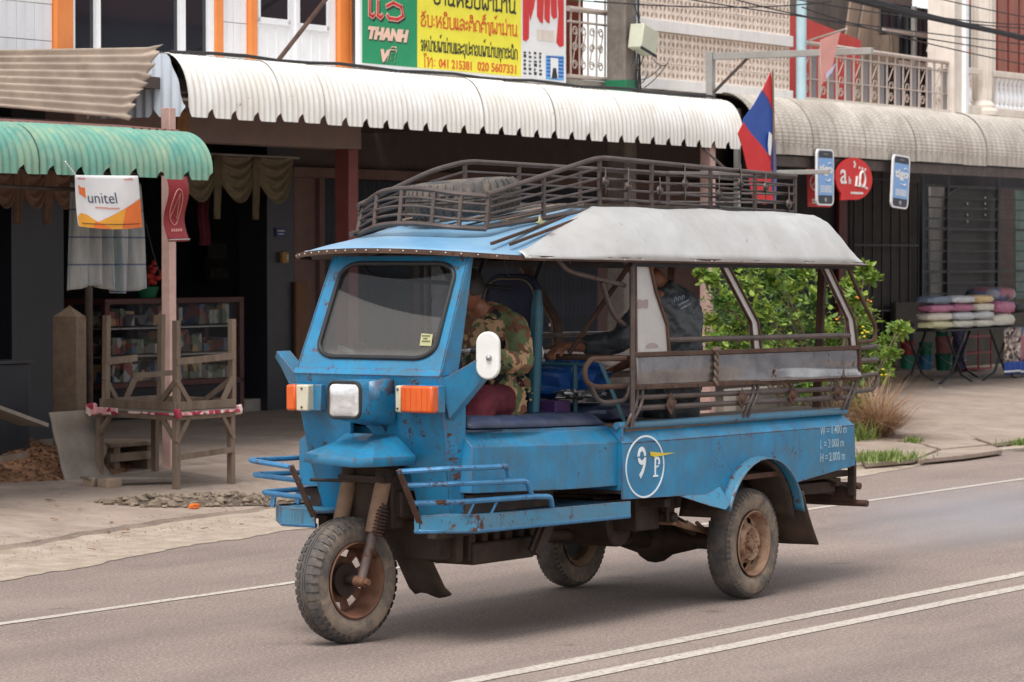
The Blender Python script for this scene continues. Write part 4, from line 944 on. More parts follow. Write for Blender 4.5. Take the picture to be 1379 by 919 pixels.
# driver backrest: dark board with vinyl rim
o_ = [(1.80, .10 + a * 1.0, 1.53 + b) for a, b in rrect(.38, .84, .12, 6)]
def lean(v): return Vector((v[0] - (v[2] - 1.12) * .06, v[1], v[2]))
sbk = part('backrest', MB().prism([lean(p) for p in o_], (-.05, 0, 0)), M['navy_bag'], T, bev=.01)
part('backrest_piping', MB().tube([lean((p[0] + .008, .10 + (p[1] - .10) * .88, 1.53 + (p[2] - 1.53) * .93)) for p in o_], .004, 6, True), surf('dull_brass_piping', srgb(130, 118, 84), srgb(110, 98, 70), 9, .6), sbk)
part('backrest_rim', MB().tube([lean((1.80 - (1.9 - z) * .0, .285, z)) for z in (1.12, 1.3, 1.5, 1.75, 1.86)], [.03, .034, .036, .036, .02], 10), M['teal'], sbk)
for y in (-.2, .2): part('cab_frame', MB().tube(fillet([(1.56, y, 2.05), (1.66, y, 1.9), (1.64, y, 1.2)], .1), .014, 8), M['iron'], T)
part('cab_rear_tube', MB().tube(fillet([(2.3, -.55, 2.03), (2.25, -.50, 1.93), (2.1, -.1, 1.90), (1.9, .2, 1.87)], .08), .012, 8), M['iron'], T)
part('cab_rear_tube', MB().tube(fillet([(1.60, -.62, 2.03), (1.60, -.62, 1.10)], .1), .016, 8), M['iron'], T)
part('loop_wire', MB().tube([(2.05 + .06 * math.cos(t * 3.3), .30, 2.03 - .10 * math.sin(t * 3.14)) for t in [k / 10 for k in range(11)]], .003, 5), M['wire'], T)
# ================================================================== PEOPLE AND LOAD (frame V)
def skin_geo(verts, edges, radii, root=0, sub=2):
    me = bpy.data.meshes.new('sk'); me.from_pydata([tuple(v) for v in verts], edges, []); ob = bpy.data.objects.new('sk', me); C.objects.link(ob)
    m = ob.modifiers.new('s', 'SKIN'); m.use_smooth_shade = True; m.branch_smoothing = .4
    for i, r in enumerate(radii):
        sv = me.skin_vertices[0].data[i]; sv.radius = r if isinstance(r, tuple) else (r, r); sv.use_root = (i == root)
    ob.modifiers.new('u', 'SUBSURF').levels = sub
    ev = ob.evaluated_get(bpy.context.evaluated_depsgraph_get()); m2 = bpy.data.meshes.new_from_object(ev)
    r = ([v.co.copy() for v in m2.vertices], [tuple(p.vertices) for p in m2.polygons])
    bpy.data.objects.remove(ob); return r
def head_geo(c, yaw, pitch, s=1.0):
    # head facing local +x; ears, brow, nose, lips, chin
    mb = MB(); NU_, NV_ = 40, 30
    def bump2(a, a0, w): return math.exp(-((a - a0) / w) ** 2)
    def fn(u, v):
        a = 2 * math.pi * u; b = math.pi * v
        x, y, z = math.sin(b) * math.cos(a), math.sin(b) * math.sin(a), math.cos(b)
        rx, ry, rz = .096, .076, .118
        if z < 0: ry *= 1 - .28 * (-z) ** 1.5; rx *= 1 - .06 * (-z)
        f = max(0, x)
        p = Vector((x * rx, y * ry, z * rz))
        ang = math.atan2(y, x)
        p.x += f * (.026 * bump2(ang, 0, .16) * bump2(z, -.12, .17) + .010 * bump2(ang, 0, .12) * bump2(z, .08, .16)      # nose
                    - .012 * (bump2(ang, .42, .16) + bump2(ang, -.42, .16)) * bump2(z, .10, .11)      # eye sockets
                    + .007 * bump2(ang, 0, .6) * bump2(z, .27, .09)                                     # brow
                    + .008 * bump2(ang, 0, .26) * bump2(z, -.46, .05) + .007 * bump2(ang, 0, .24) * bump2(z, -.57, .05) - .004 * bump2(ang, 0, .3) * bump2(z, -.51, .025)
                    + .012 * bump2(ang, 0, .35) * bump2(z, -.80, .14))
        return p * s
    mb.grid(fn, NU_, NV_)
    for sy in (1, -1):
        mb.ball((-.004 * s, sy * .077 * s, -.002 * s), .017 * s, .010 * s, .032 * s, 10, 8)
        mb.ball((.079 * s, sy * .031 * s, .014 * s), .012 * s, .013 * s, .009 * s, 8, 6)
    Rm = Matrix.Rotation(yaw, 3, 'Z') @ Matrix.Rotation(pitch, 3, 'Y'); c = Vector(c)
    return [c + Rm @ v for v in mb.v], mb.f, Rm
def hair_geo(c, Rm, s=1.0, low=-.25):
    mb = MB()
    def fn(u, v):
        a = 2 * math.pi * u; zmax = .30 if abs(math.atan2(math.sin(a), math.cos(a))) < .9 else low
        b = math.acos(1 - (1 - zmax) * v); x, y, z = math.sin(b) * math.cos(a), math.sin(b) * math.sin(a), math.cos(b)
        k = 1 + .03 * noise.noise(Vector((x * 5, y * 5, z * 5)))
        return Vector((x * .106 - .006, y * .087, z * .128 + .006)) * s * k
    mb.grid(fn, 40, 14); c = Vector(c); mb.v = [c + Rm @ v for v in mb.v]; return mb
def hand_chain(V_, E_, R_, wrist_i, d, across, curl, s=1.0, spread=1.0, thumb=1):
    # fingers grow from a palm fan; d: hand direction, across: thumb->little, curl: closing direction
    d, across, curl = Vector(d).normalized(), Vector(across).normalized(), Vector(curl).normalized()
    w_ = Vector(V_[wrist_i]); V_.append(w_ + d * .045 * s); E_.append((wrist_i, len(V_) - 1)); R_.append((.030 * s, .017 * s)); pm_ = len(V_) - 1
    for k, L_ in enumerate((.92, 1.0, .95, .78)):
        base = w_ + d * .088 * s + across * (-.027 + .018 * k) * s * spread; prev = pm_
        dirs = [d * .8 + curl * .55, d * .1 + curl * 1.0, -d * .65 + curl * .6]; p = base
        V_.append(base); E_.append((prev, len(V_) - 1)); R_.append(.0105 * s); prev = len(V_) - 1
        for q_, (dr, l_) in enumerate(zip(dirs, (.036, .026, .02))):
            p = p + dr.normalized() * l_ * L_ * s; V_.append(p); E_.append((prev, len(V_) - 1)); R_.append((.0095, .0085, .0075)[q_] * s); prev = len(V_) - 1
    p = w_ + d * .035 * s - across * .034 * s * thumb + curl * .012 * s; V_.append(p); E_.append((pm_, len(V_) - 1)); R_.append(.012 * s); prev = len(V_) - 1
    for dr, l_, r_ in ((d * .7 - across * .2 * thumb + curl * .7, .034, .011), (d * .4 + across * .4 + curl * .9, .026, .009)):
        p = p + dr.normalized() * l_ * s; V_.append(p); E_.append((prev, len(V_) - 1)); R_.append(r_ * s); prev = len(V_) - 1
def figure(parent, V_, E_, R_, hc, yaw, pitch, hs=1.0):
    vs, fs = skin_geo(V_, E_, R_); hv, hf, Rm = head_geo(hc, yaw, pitch, hs)
    mb = MB(); mb.add(vs, fs); mb.add(hv, hf); o = part('body', mb, M['skin'], parent, weld=False)
    m = o.modifiers.new('remesh', 'REMESH'); m.mode = 'VOXEL'; m.voxel_size = .0055; m.use_smooth_shade = True
    part('hair', hair_geo(hc, Rm, hs), M['hair'], parent)
    return Rm
tx_w = bpy.data.textures.new('cloth_folds', 'CLOUDS'); tx_w.noise_scale = .075; tx_w.noise_depth = 2
def garment(name, parent, V_, E_, R_, mat, disp=.02, sub=3, label=None):
    vs, fs = skin_geo(V_, E_, R_, 0, sub); mb = MB(); mb.add(vs, fs); o = part(name, mb, mat, parent, label, weld=False)
    m = o.modifiers.new('remesh', 'REMESH'); m.mode = 'VOXEL'; m.voxel_size = .009; m.use_smooth_shade = True
    m = o.modifiers.new('folds', 'DISPLACE'); m.texture = tx_w; m.strength = disp; m.mid_level = .5; m.texture_coords = 'LOCAL'
    return o
# ---- driver
drv = thing('person', 'driver in camouflage jacket and maroon trousers gripping the handlebar of the truck', 'person', 'V', (2.0, .14, 1.16))
V_ = [(2.02, .14, 1.25), (2.0, .14, 1.45), (2.02, .14, 1.66), (2.10, .14, 1.75), (2.19, .135, 1.81),
      (2.03, .31, 1.69), (2.17, .44, 1.45), (2.42, .46, 1.50), (2.52, .455, 1.535),
      (2.03, -.03, 1.69), (2.20, -.16, 1.46), (2.44, -.24, 1.50), (2.56, -.33, 1.54),
      (2.04, .24, 1.22), (2.48, .36, 1.25), (2.52, .36, .86), (2.64, .36, .80),
      (2.04, .04, 1.22), (2.48, -.06, 1.25), (2.52, -.08, .86), (2.64, -.08, .80)]
E_ = [(0, 1), (1, 2), (2, 3), (3, 4), (2, 5), (5, 6), (6, 7), (7, 8), (2, 9), (9, 10), (10, 11), (11, 12), (0, 13), (13, 14), (14, 15), (15, 16), (0, 17), (17, 18), (18, 19), (19, 20)]
R_ = [(.14, .10), (.14, .10), (.15, .10), .06, .055, .06, .045, .034, .026, .06, .045, .034, .026, .09, .06, .045, .035, .09, .06, .045, .035]
hand_chain(V_, E_, R_, 8, (.85, .25, .05), (.2, .35, -.9), (-.1, -.95, -.3), .95)
hand_chain(V_, E_, R_, 12, (.85, -.3, .05), (.2, -.35, -.9), (-.1, .95, -.3), .95)
figure(drv, V_, E_, R_, (2.22, .13, 1.862), rad(-4), rad(8), .96)
J = [(2.0, .17, 1.22), (2.0, .15, 1.45), (2.01, .14, 1.64), (2.10, .14, 1.765), (2.03, .315, 1.685), (2.16, .455, 1.445), (2.44, .462, 1.51), (2.03, -.035, 1.685), (2.20, -.17, 1.45), (2.48, -.27, 1.51), (2.14, .30, 1.26)]
garment('jacket', drv, J, [(0, 1), (1, 2), (2, 3), (2, 4), (4, 5), (5, 6), (2, 7), (7, 8), (8, 9), (0, 10)], [(.22, .19), (.20, .15), (.185, .13), .098, .088, .074, .05, .088, .074, .05, (.13, .115)], M['camo'], .035)
Tr = [(2.03, .14, 1.24), (2.05, .26, 1.24), (2.48, .38, 1.27), (2.53, .38, .92), (2.05, .02, 1.24), (2.48, -.06, 1.27), (2.53, -.08, .92)]
garment('trousers', drv, Tr, [(0, 1), (1, 2), (2, 3), (0, 4), (4, 5), (5, 6)], [(.14, .12), .11, .095, .08, .11, .095, .08], M['maroon'], .03)
mb = MB()
for y in (.36, -.08): mb.ball((2.66, y, .772), .13, .045, .02, 14, 8)
part('sandals', mb, M['black'], drv)
# ---- passenger on the near bench, back to the street
pas = thing('person', 'passenger in dark grey jacket sitting in the load bed with back to the street', 'person', 'V', (.47, .40, 1.10))
V_ = [(.50, .42, 1.22), (.51, .44, 1.50), (.56, .42, 1.79), (.62, .38, 1.91), (.66, .35, 1.97),
      (.78, .42, 1.80), (1.02, .36, 1.56), (1.24, .25, 1.53), (1.35, .20, 1.535),
      (.36, .40, 1.79), (.28, .30, 1.50), (.36, .05, 1.42), (.42, -.02, 1.38),
      (.57, .36, 1.17), (.65, -.05, 1.18), (.65, -.08, .84), (.65, -.18, .79),
      (.37, .36, 1.17), (.33, -.05, 1.18), (.33, -.08, .84), (.33, -.18, .79)]
R_ = [(.14, .10), (.14, .10), (.15, .10), .06, .055, .06, .045, .034, .026, .06, .045, .034, .026, .09, .06, .045, .035, .09, .06, .045, .035]
hand_chain(V_, E_ := [(0, 1), (1, 2), (2, 3), (3, 4), (2, 5), (5, 6), (6, 7), (7, 8), (2, 9), (9, 10), (10, 11), (11, 12), (0, 13), (13, 14), (14, 15), (15, 16), (0, 17), (17, 18), (18, 19), (19, 20)], R_, 8, (.7, -.1, -.2), (-.1, -.95, -.1), (.5, 0, -.9), 1.0)
hand_chain(V_, E_, R_, 12, (.6, -.5, -.2), (-.6, -.6, 0), (0, -.2, -.9), 1.0)
figure(pas, V_, E_, R_, (.69, .31, 2.055), rad(-70), rad(14), 1.0)
J = [(.50, .43, 1.13), (.52, .45, 1.48), (.56, .43, 1.74), (.62, .39, 1.88), (.75, .43, 1.79), (1.02, .37, 1.55), (1.26, .25, 1.53), (.38, .43, 1.77), (.29, .34, 1.50), (.36, .08, 1.43)]
jk = garment('jacket', pas, J, [(0, 1), (1, 2), (2, 3), (2, 4), (4, 5), (5, 6), (2, 7), (7, 8), (8, 9)], [(.20, .15), (.21, .15), (.20, .135), .085, .095, .085, .055, .105, .09, .06], M['jacket'], .045)
Tr = [(.47, .42, 1.22), (.57, .36, 1.19), (.65, -.03, 1.20), (.65, -.08, .90), (.37, .36, 1.19), (.33, -.03, 1.20), (.33, -.08, .90)]
garment('trousers', pas, Tr, [(0, 1), (1, 2), (2, 3), (0, 4), (4, 5), (5, 6)], [(.15, .13), .11, .09, .075, .11, .09, .075], M['jacket'], .02)
mb = MB()
for x in (.65, .33): mb.ball((x, -.2, .775), .045, .13, .02, 14, 8)
part('sandals', mb, M['black'], pas)
# back print on the jacket: small logo lines
def pt(px, py): return vp(px, py, y=.615)
PR = surf('faded_grey_blue_print', srgb(128, 142, 152), srgb(84, 94, 102), 30, .7, bump=0)
for k in range(2):
    b = pt(914 + 3 * k, 411 + 5 * k); part('back_print', MB().beam((b.x, .615, b.z), (b.x - .11, .615, b.z + .028), .008, .002, (0, 1, 0)), PR, pas)
for k in range(3):
    b = pt(910 + 5 * k, 405 - 1.5 * k); part('back_print', MB().tube([(b.x - .014 * math.cos(a), .615, b.z + .018 * math.sin(a)) for a in [q_ * .7 for q_ in range(6)]], .003, 4), PR, pas)
# ---- spare tyre in the rack
def tilt(c, ax, ang): Rm = Matrix.Rotation(ang, 3, ax); c = Vector(c); return lambda v: c + Rm @ (Vector(v) - c)
SC = Vector((2.12, .03, 2.375))
sp_t = thing('spare_tyre', 'grey dusty spare tyre lying flat in the front basket of the roof rack', 'tyre', 'V', SC)
rx = lambda f1, f2: (lambda v: f2(f1(v)))
f1 = tilt(SC, 'X', rad(90)); f2 = tilt(SC, Vector((.35, 1, 0)).normalized(), rad(6))
part('tyre', tyre_bm(SC, .31, .165).mapped(rx(f1, f2)), M['tyre'], sp_t)
part('tread_block', lugs_bm(SC, .31, .165, 40).mapped(rx(f1, f2)), M['tyre'], sp_t, stuff=True)
# ---- load in the bed
def lump(c, rx_, ry_, rz_, amp=.12, f=3, seed=0, n=28):
    mb = MB(); c = Vector(c)
    def fn(u, v):
        a, b = 2 * math.pi * u, math.pi * v; d = Vector((math.sin(b) * math.cos(a), math.sin(b) * math.sin(a), math.cos(b)))
        sq = lambda t: math.copysign(abs(t) ** .6, t); k = 1 + amp * noise.noise(d * f + Vector((seed, 0, 0))) + amp * .5 * noise.noise(d * f * 3 + Vector((seed, 5, 0)))
        return c + Vector((sq(d.x) * rx_, sq(d.y) * ry_, sq(d.z) * rz_)) * k
    return mb.grid(fn, n, n // 2)
single('tarpaulin_bag', lump((1.18, .10, 1.34), .17, .22, .11, .3, 3, 2, 40), M['tarp'], 'bright blue crumpled plastic bag behind the brown cage rail', 'bag', 'V', (1.18, .10, 1.34))
single('travel_bag', lump((1.66, -.18, 1.28), .09, .30, .17, .1, 2, 4), M['navy_bag'], 'navy blue cloth bag standing on the seat behind the driver', 'bag', 'V', (1.66, -.18, 1.28))
ct = thing('carton', 'small purple printed carton standing on the seat beside the navy bag', 'box', 'V', (1.56, .28, 1.15))
part('box', MB().box(1.50, 1.66, -.10, .34, 1.145, 1.235), M['purple'], ct, bev=.003)
vs, fs = letters('DOUBLE WASH', .030, .001); part('lettering', MB().add([(1.661, -.06 + v.x, 1.175 + v.y) for v in vs], fs), M['paint_yellow'], ct)
single('foil_package', lump((1.40, .34, 1.27), .16, .09, .025, .4, 4, 8, 32), M['chrome'], 'shiny foil wrapped package lying on top of the purple carton', 'package', 'V', (1.40, .34, 1.24))
single('grey_cushion', lump((1.10, .20, 1.155), .28, .3, .05, .1, 2, 3), M['vinyl'], 'blue grey padded seat cushion lying on the bench in the load bed', 'cushion', 'V', (1.1, .2, 1.1))
single('folding_umbrella', MB().tube([(1.62, .10, 1.92), (1.50, .12, 1.60), (1.47, .13, 1.45)], [.006, .012, .018], 8).tube([(1.50, .20, 1.66), (1.50, .14, 1.66), (1.49, .07, 1.63), (1.50, .03, 1.56)], .010, 8), M['chrome'], 'grey folded umbrella leaning beside the passenger\'s hand', 'umbrella', 'V', (1.5, .12, 1.45))
# ================================================================== GROUND (frame B)
def interp(tab, x):
    if x <= tab[0][0]: return tab[0][1]
    for (a, va), (b, vb) in zip(tab, tab[1:]):
        if x <= b: return va + (vb - va) * (x - a) / (b - a)
    return tab[-1][1]
KERB = [(-40, -3.6), (-12, -3.6), (-5.5, -2.85), (-3.3, -2.42), (-1.4, -2.25), (3, -2.6), (7.8, -3.2), (11, -3.1), (60, -3.1)]
EDGE = [(-40, -4.7), (-12, -4.6), (-6.7, -3.95), (-3.3, -3.3), (0, -3.5), (4.7, -4.3), (9.8, -3.75), (60, -3.7)]
def zg(s, o):
    k = interp(KERB, s); z = .065 + .06 * max(0, min(o - k, 3.6))
    return z
single('ground', MB().grid(lambda u, v: Vector((-400 + 800 * u, -400 + 800 * v, -.03)), 8, 8), M['sand'], None, None, 'B', (0, 0, 0), kind='structure')
single('road', MB().grid(lambda u, v: Vector((-120 + 240 * u, -14.6 + 11.9 * v, 0)), 60, 6), M['asphalt'], None, None, 'B', (0, 0, 0), kind='structure')
single('far_verge', MB().grid(lambda u, v: Vector((-60 + 120 * u, -26 + 11.4 * v, .02)), 20, 6), M['pave'], None, None, 'B', (0, 0, 0), kind='structure')
def jag(s, f=1.3, a=.14): return noise.noise(Vector((s * f, 3.1, 0))) * a + noise.noise(Vector((s * f * 5, 9, 0))) * a * .3
def verge(u, v):
    s = -20 + 60 * u; e = interp(EDGE, s) + jag(s); k = interp(KERB, s) + .1; o = e + (k - e) * v
    return Vector((s, o, .004 + .05 * v * v + (.012 * noise.noise(Vector((s * 3, o * 4, 0))) * min(1, v * 4) * min(1, (1 - v) * 5 + .1) if v > 0 else 0)))
single('road_verge', MB().grid(verge, 700, 14), M['sand'], None, None, 'B', (0, 0, 0), kind='structure')
def pav(u, v):
    s = -20 + 60 * u; k = interp(KERB, s) + jag(s, 2.2, .06); o = k + (14 - k) * (v ** 1.4)
    z = zg(s, o) + .006 * noise.noise(Vector((s * 1.4, o * 1.4, 2)))
    if v < .001: z -= .13
    return Vector((s, o, z))
pave = single('pavement', MB().grid(pav, 500, 60).mapped(lambda v: v), M['pave'], None, None, 'B', (0, 0, 0), kind='structure', angle=50)
def kerbstrip(u, v):
    s = -20 + 60 * u; k = interp(KERB, s) + jag(s, 2.2, .06)
    return Vector((s, k - .035 * (1 - v), -.02 + (zg(s, k) - .005 + .02) * v))
single('kerb', MB().grid(kerbstrip, 500, 2), M['pave'], None, None, 'B', (0, 0, 0), kind='structure')
def roadline(nm, a, b, w, hidden=None):
    a, b = Vector(a), Vector(b); n = 260
    def fn(u, v):
        p = a + (b - a) * u; wob = .006 * noise.noise(Vector((p.x * 6, v * 9, 0))); return Vector((p.x, p.y + (v - .5) * w + wob, .004))
    single(nm, MB().grid(fn, n, 1), M['line'], None, None, 'B', (0, 0, 0), kind='structure')
roadline('edge_line', (-40, -5.35, 0), (60, -6.05, 0), .085)
roadline('centre_line', (-40, -8.45, 0), (40, -10.2, 0), .12)
roadline('centre_line', (-40, -8.85, 0), (40, -10.5, 0), .12)
# loose broken slabs at the pavement edge on the right
mbs = [[(1150, 603), (1215, 596), (1262, 604), (1232, 616), (1165, 622)], [(1222, 594), (1300, 590), (1330, 597), (1268, 603)], [(1236, 617), (1268, 605), (1335, 599), (1350, 604), (1300, 611)], [(1306, 588), (1379, 582), (1400, 588), (1336, 596)]]
for q_ in mbs:
    pts = [gb(x, y - 7, .13) for x, y in q_]; p3 = [Vector((p.x, p.y, zg(p.x, p.y) + .005)) for p in pts]
    part('slab', MB().prism(p3, (0, 0, -.05)), M['pave'], pave, bev=.01)
# ================================================================== LEFT SHOP HOUSE, upper storey facade
FO = 1.2
sh1 = thing('shop_house', 'white tiled shop house with orange trim strips and dark glazed upper window', 'building', 'B', (1, FO, 3.8))
part('wall', MB().box(-9, 8.75, FO + .03, FO + .25, 3.5, 7.2), M['grout'], sh1)
def tiles(s0, s1, z0, z1, w, h, parent, mat):
    ns = max(1, round((s1 - s0) / w)); nz = max(1, round((z1 - z0) / h)); w = (s1 - s0) / ns; h = (z1 - z0) / nz
    me = make_mesh('tile', MB().box(.003, w - .003, 0, .03, .003, h - .003), mat)
    for i in range(ns):
        for j in range(nz):
            o = inst('tile', me, parent, (s0 + i * w, FO + R.uniform(0, .003), z0 + j * h))
tiles(-3.5, -.11, 3.62, 4.92, .25, .325, sh1, M['tile_white']); tiles(2.345, 2.775, 3.62, 4.92, .215, .325, sh1, M['tile_white'])
for x0_, x1_, z0_ in ((-9, -3.505, 3.5), (-3.505, -.11, 4.925), (2.345, 2.775, 4.925), (-.1, 2.34, 6.42), (2.78, 8.75, 6.42)): part('painted_wall', MB().box(x0_, x1_, FO + .004, FO + .028, z0_, 7.19), M['whitewall'], sh1)
for a, b in ((-.10, .12), (2.225, 2.34), (2.78, 2.88), (4.27, 4.44), (4.455, 4.48)): part('trim_strip', MB().box(a, b, FO - .05, FO + .04, 3.5, 6.8), M['orange_trim'], sh1, bev=.004)
part('grey_pier', MB().box(4.49, 4.75, FO - .03, FO + .04, 3.5, 6.8), M['galv'], sh1)
win = part('window', MB().box(.13, .17, FO - .03, FO + .04, 3.55, 6.4).box(2.14, 2.22, FO - .03, FO + .04, 3.55, 6.4).box(.47, .53, FO - .03, FO + .04, 3.55, 6.4).box(1.70, 1.78, FO - .03, FO + .04, 3.55, 6.4).box(.13, 2.22, FO - .02, FO + .035, 3.5, 3.56), M['frame_white'], sh1, bev=.003)
for a, b in ((.17, .47), (.53, 1.70), (1.78, 2.14)): part('pane', MB().box(a, b, FO + .01, FO + .02, 3.56, 6.4), M['glass_dark'], win)
dr = part('door', MB().box(2.89, 4.26, FO - .0, FO + .045, 3.5, 6.4), M['frame_white'], sh1)
gz = bp(367, 25, FO).z; gz2 = bp(420, 32, FO).z
g1a, g1b = bp(349, 20, FO).x, bp(386, 20, FO).x; g2a, g2b = bp(402, 20, FO).x, bp(438, 20, FO).x
for a, b, z in ((g1a, g1b, gz), (g2a, g2b, gz - .02)): part('pane', MB().box(a, b, FO - .012, FO - .004, z, 6.0), M['glass_dark'], dr); part('pane_frame', MB().box(a - .04, a, FO - .02, FO, z - .05, 6).box(b, b + .04, FO - .02, FO, z - .05, 6).box(a - .04, b + .04, FO - .02, FO, z - .06, z), M['frame_white'], dr, bev=.003)
for x in (2.95, 3.10, 3.25, 3.45, 3.68, 3.83, 3.98, 4.13): part('groove', MB().box(x, x + .02, FO - .008, FO, 3.6, gz - .10), M['frame_white'], dr)
part('door_stile', MB().box(3.55, 3.60, FO - .025, FO, 3.5, 6.4), M['frame_white'], dr)
a, b = bp(446, -10, .9), bp(372, 85, .6)
single('prop_rod', MB().tube([a, b], .022, 8), M['rust'], 'thin brown rod slanting in front of the white upstairs door', 'rod', 'B', b)
# ---- ceilings and deep ground floor
sl = single('ceiling', MB().box(-9, 9.9, .30, 9, 3.52, 3.62), M['ceil'], None, None, 'B', (0, 0, 3.5), kind='structure')
single('ceiling', MB().box(9.95, 24, .5, 9, 3.62, 3.70), M['ceil'], None, None, 'B', (12, 0, 3.5), kind='structure')
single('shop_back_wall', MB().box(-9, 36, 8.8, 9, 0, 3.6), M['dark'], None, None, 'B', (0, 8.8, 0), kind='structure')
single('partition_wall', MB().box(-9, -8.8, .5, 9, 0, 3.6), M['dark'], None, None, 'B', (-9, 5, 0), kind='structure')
# big beam over the veranda
bL, bR = bp(232, 190, 1.6), bp(487, 204, 1.2)
bmz = bR.z
bm_ = single('veranda_beam', MB().box(.2, bR.x, 1.2, 1.55, bmz + .02, 3.56), M['fascia'], 'mauve grey concrete beam under the left end of the white awning', 'beam', 'B', (2, 1.2, bmz), bev=.01)
def column(px, o, w, mat, label, top=3.55, cat='column', name='column'):
    c = bp(px, 400, o); z0 = zg(c.x, o) - .03
    return single(name, MB().box(c.x - w / 2, c.x + w / 2, o - w / 2, o + w / 2, z0, top), mat, label, cat, 'B', (c.x, o, z0), bev=.006)
column(227.5, .09, .092, M['pink'], 'slim pale pink square post beside the stacked wooden tables', 3.34, 'post', 'post')
column(467, 1.38, .17, M['redcol'], 'brick red round-edged column behind the front of the truck roof', bmz + .02)
column(953, .12, .13, M['pink'], 'pale pink square post at the right end of the white awning', 3.34, 'post', 'post')
# mid wall plane
WO = 4.6
def wallpx(x0, x1, z0, z1, mat, name, label, cat, o=WO, th=.15, bev=.004, kind=None):
    a = bp(x0, 400, o).x; b = bp(x1, 400, o).x
    return single(name, MB().box(a, b, o, o + th, z0, z1), mat, label, cat, 'B', (a, o, z0), bev=bev, kind=kind)
wallpx(360, 396, .2, 3.6, M['dark_tile'], 'wall_pier', 'dark slate grey pier with a small blue plate and a switch', 'pier', th=.4)
pk = wallpx(396.5, 425, .2, 3.05, M['pinkwall'], 'pink_wall', 'narrow dull pink wall panel left of the dark folding gate', 'wall')
orange_low = wallpx(399, 415, .2, 1.75, surf('ochre_brown_board', srgb(120, 84, 58), srgb(104, 72, 50), 4, .8), 'ochre_board', 'brown ochre board leaning on the narrow pink wall', 'board', o=WO - .05, th=.04)
z0 = bp(430, 226, WO - .1).z
wallpx(396, 1000, z0 - .12, z0, M['pinkwall'], 'lintel', 'dull pink lintel running above the dark folding gate', 'lintel', o=WO - .12, th=.12)
wallpx(396, 1000, z0 + .004, 3.6, M['ceil'], 'upper_wall', 'brown grey wall above the pink lintel', 'wall', o=WO, th=.1)
gate = thing('folding_gate', 'dark folding gate of narrow vertical slats behind the truck cab', 'gate', 'B', bp(432, 400, WO) * 1.0)
gx0, gx1 = bp(433, 400, WO).x, bp(556, 400, WO).x
part('gate_post', MB().box(bp(426, 400, WO).x, gx0, WO - .05, WO + .05, .2, z0 - .125), M['pinkwall'], gate)
k = gx0; i = 0; me = make_mesh('slat', MB().prism([(0, 0, 0), (.05, -.03, 0), (.10, 0, 0), (.10, .012, 0), (.05, -.018, 0), (0, .012, 0)], (0, 0, z0 - .35)), M['slate'])
while k < gx1 - .1: inst('slat', me, gate, (k, WO, .22)); k += .105
for z in (.5, 1.5, 2.4): part('gate_rail', MB().box(gx0, gx1, WO + .02, WO + .04, z, z + .04), M['iron'], gate)
wallpx(557, 590, .2, z0 - .125, M['pinkwall'], 'pink_wall', 'narrow pink wall strip seen through the right side of the windshield', 'wall')
g2 = thing('folding_gate', 'dark steel shutter seen through the truck door opening and load bed', 'gate', 'B', bp(600, 400, WO))
k = bp(591, 400, WO).x; e = bp(800, 400, WO).x
while k < e: inst('slat', me, g2, (k, WO, .22)); k += .105
wallpx(801, 950, .2, z0 - .125, M['pinkwall'], 'pink_wall', 'dull pinkish wall seen through the load bed beside the passenger', 'wall')
# blue plate, switch on the pier
pl_ = bp(378, 313, WO - .01); pt_ = thing('wall_plate', 'small blue enamel plate on the dark grey pier', 'sign', 'B', pl_)
part('plate', MB().box(pl_.x - .10, pl_.x + .10, WO - .015, WO - .004, pl_.z - .05, pl_.z + .05), M['enamel_blue'], pt_)
part('plate_text', MB().box(pl_.x - .07, pl_.x + .07, WO - .018, WO - .0155, pl_.z + .01, pl_.z + .02).box(pl_.x - .05, pl_.x + .05, WO - .018, WO - .0155, pl_.z - .025, pl_.z - .015), M['ink_white'], pt_)
s_ = bp(380, 347, WO); sw = thing('light_switch', 'cream light switch box on the dark grey pier', 'switch', 'B', s_)
part('box', MB().box(s_.x - .06, s_.x + .06, WO - .05, WO - .004, s_.z - .06, s_.z + .06), M['brass'], sw, bev=.004); part('rocker', MB().box(s_.x + .005, s_.x + .045, WO - .06, WO - .051, s_.z - .03, s_.z + .03), M['cream_pl'], sw)
# left piers and counter
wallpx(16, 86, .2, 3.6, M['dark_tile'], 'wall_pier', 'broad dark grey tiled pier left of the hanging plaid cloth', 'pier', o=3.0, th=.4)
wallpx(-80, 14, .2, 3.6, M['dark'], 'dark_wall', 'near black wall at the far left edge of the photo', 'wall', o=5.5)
# step and low skirting
wallpx(325, 359, .25, .42, M['conc'], 'door_step', 'pale concrete step beside the glass cabinet', 'step', o=WO + .1, th=.5)
# curtains
def swag(name, x0, x1, ztop, drop, o, mat, label, n=3, grp=None):
    a = bp(x0, 300, o).x; b = bp(x1, 300, o).x; t = thing(name, label, 'curtain', 'B', (a, o, ztop))
    w = (b - a) / n
    for i in range(n):
        def fn(u, v, i=i):
            x = a + i * w + u * w * 1.04; sag = (1 - (2 * u - 1) ** 2); z = ztop - v * (drop * (.35 + .65 * sag)); 
            return Vector((x, o + .04 * math.sin(v * 26 - sag * 3) * (.3 + sag) * .5 - .05 * sag * v, z))
        part('swag', MB().grid(fn, 20, 40), mat, t, solid=.004)
        def tail(u, v, i=i):
            x = a + i * w - .05 + u * .14 * (1 - .4 * v); return Vector((x, o - .03 + .02 * math.sin(u * 12), ztop - v * drop * 1.35))
        part('tail', MB().grid(tail, 10, 10), mat, t, solid=.004)
    part('curtain_rod', MB().cyl((a - .1, o, ztop + .01), (b + .15, o, ztop + .01), .015), M['galv'], t)
    return t
zt = bp(330, 211, 4.3).z
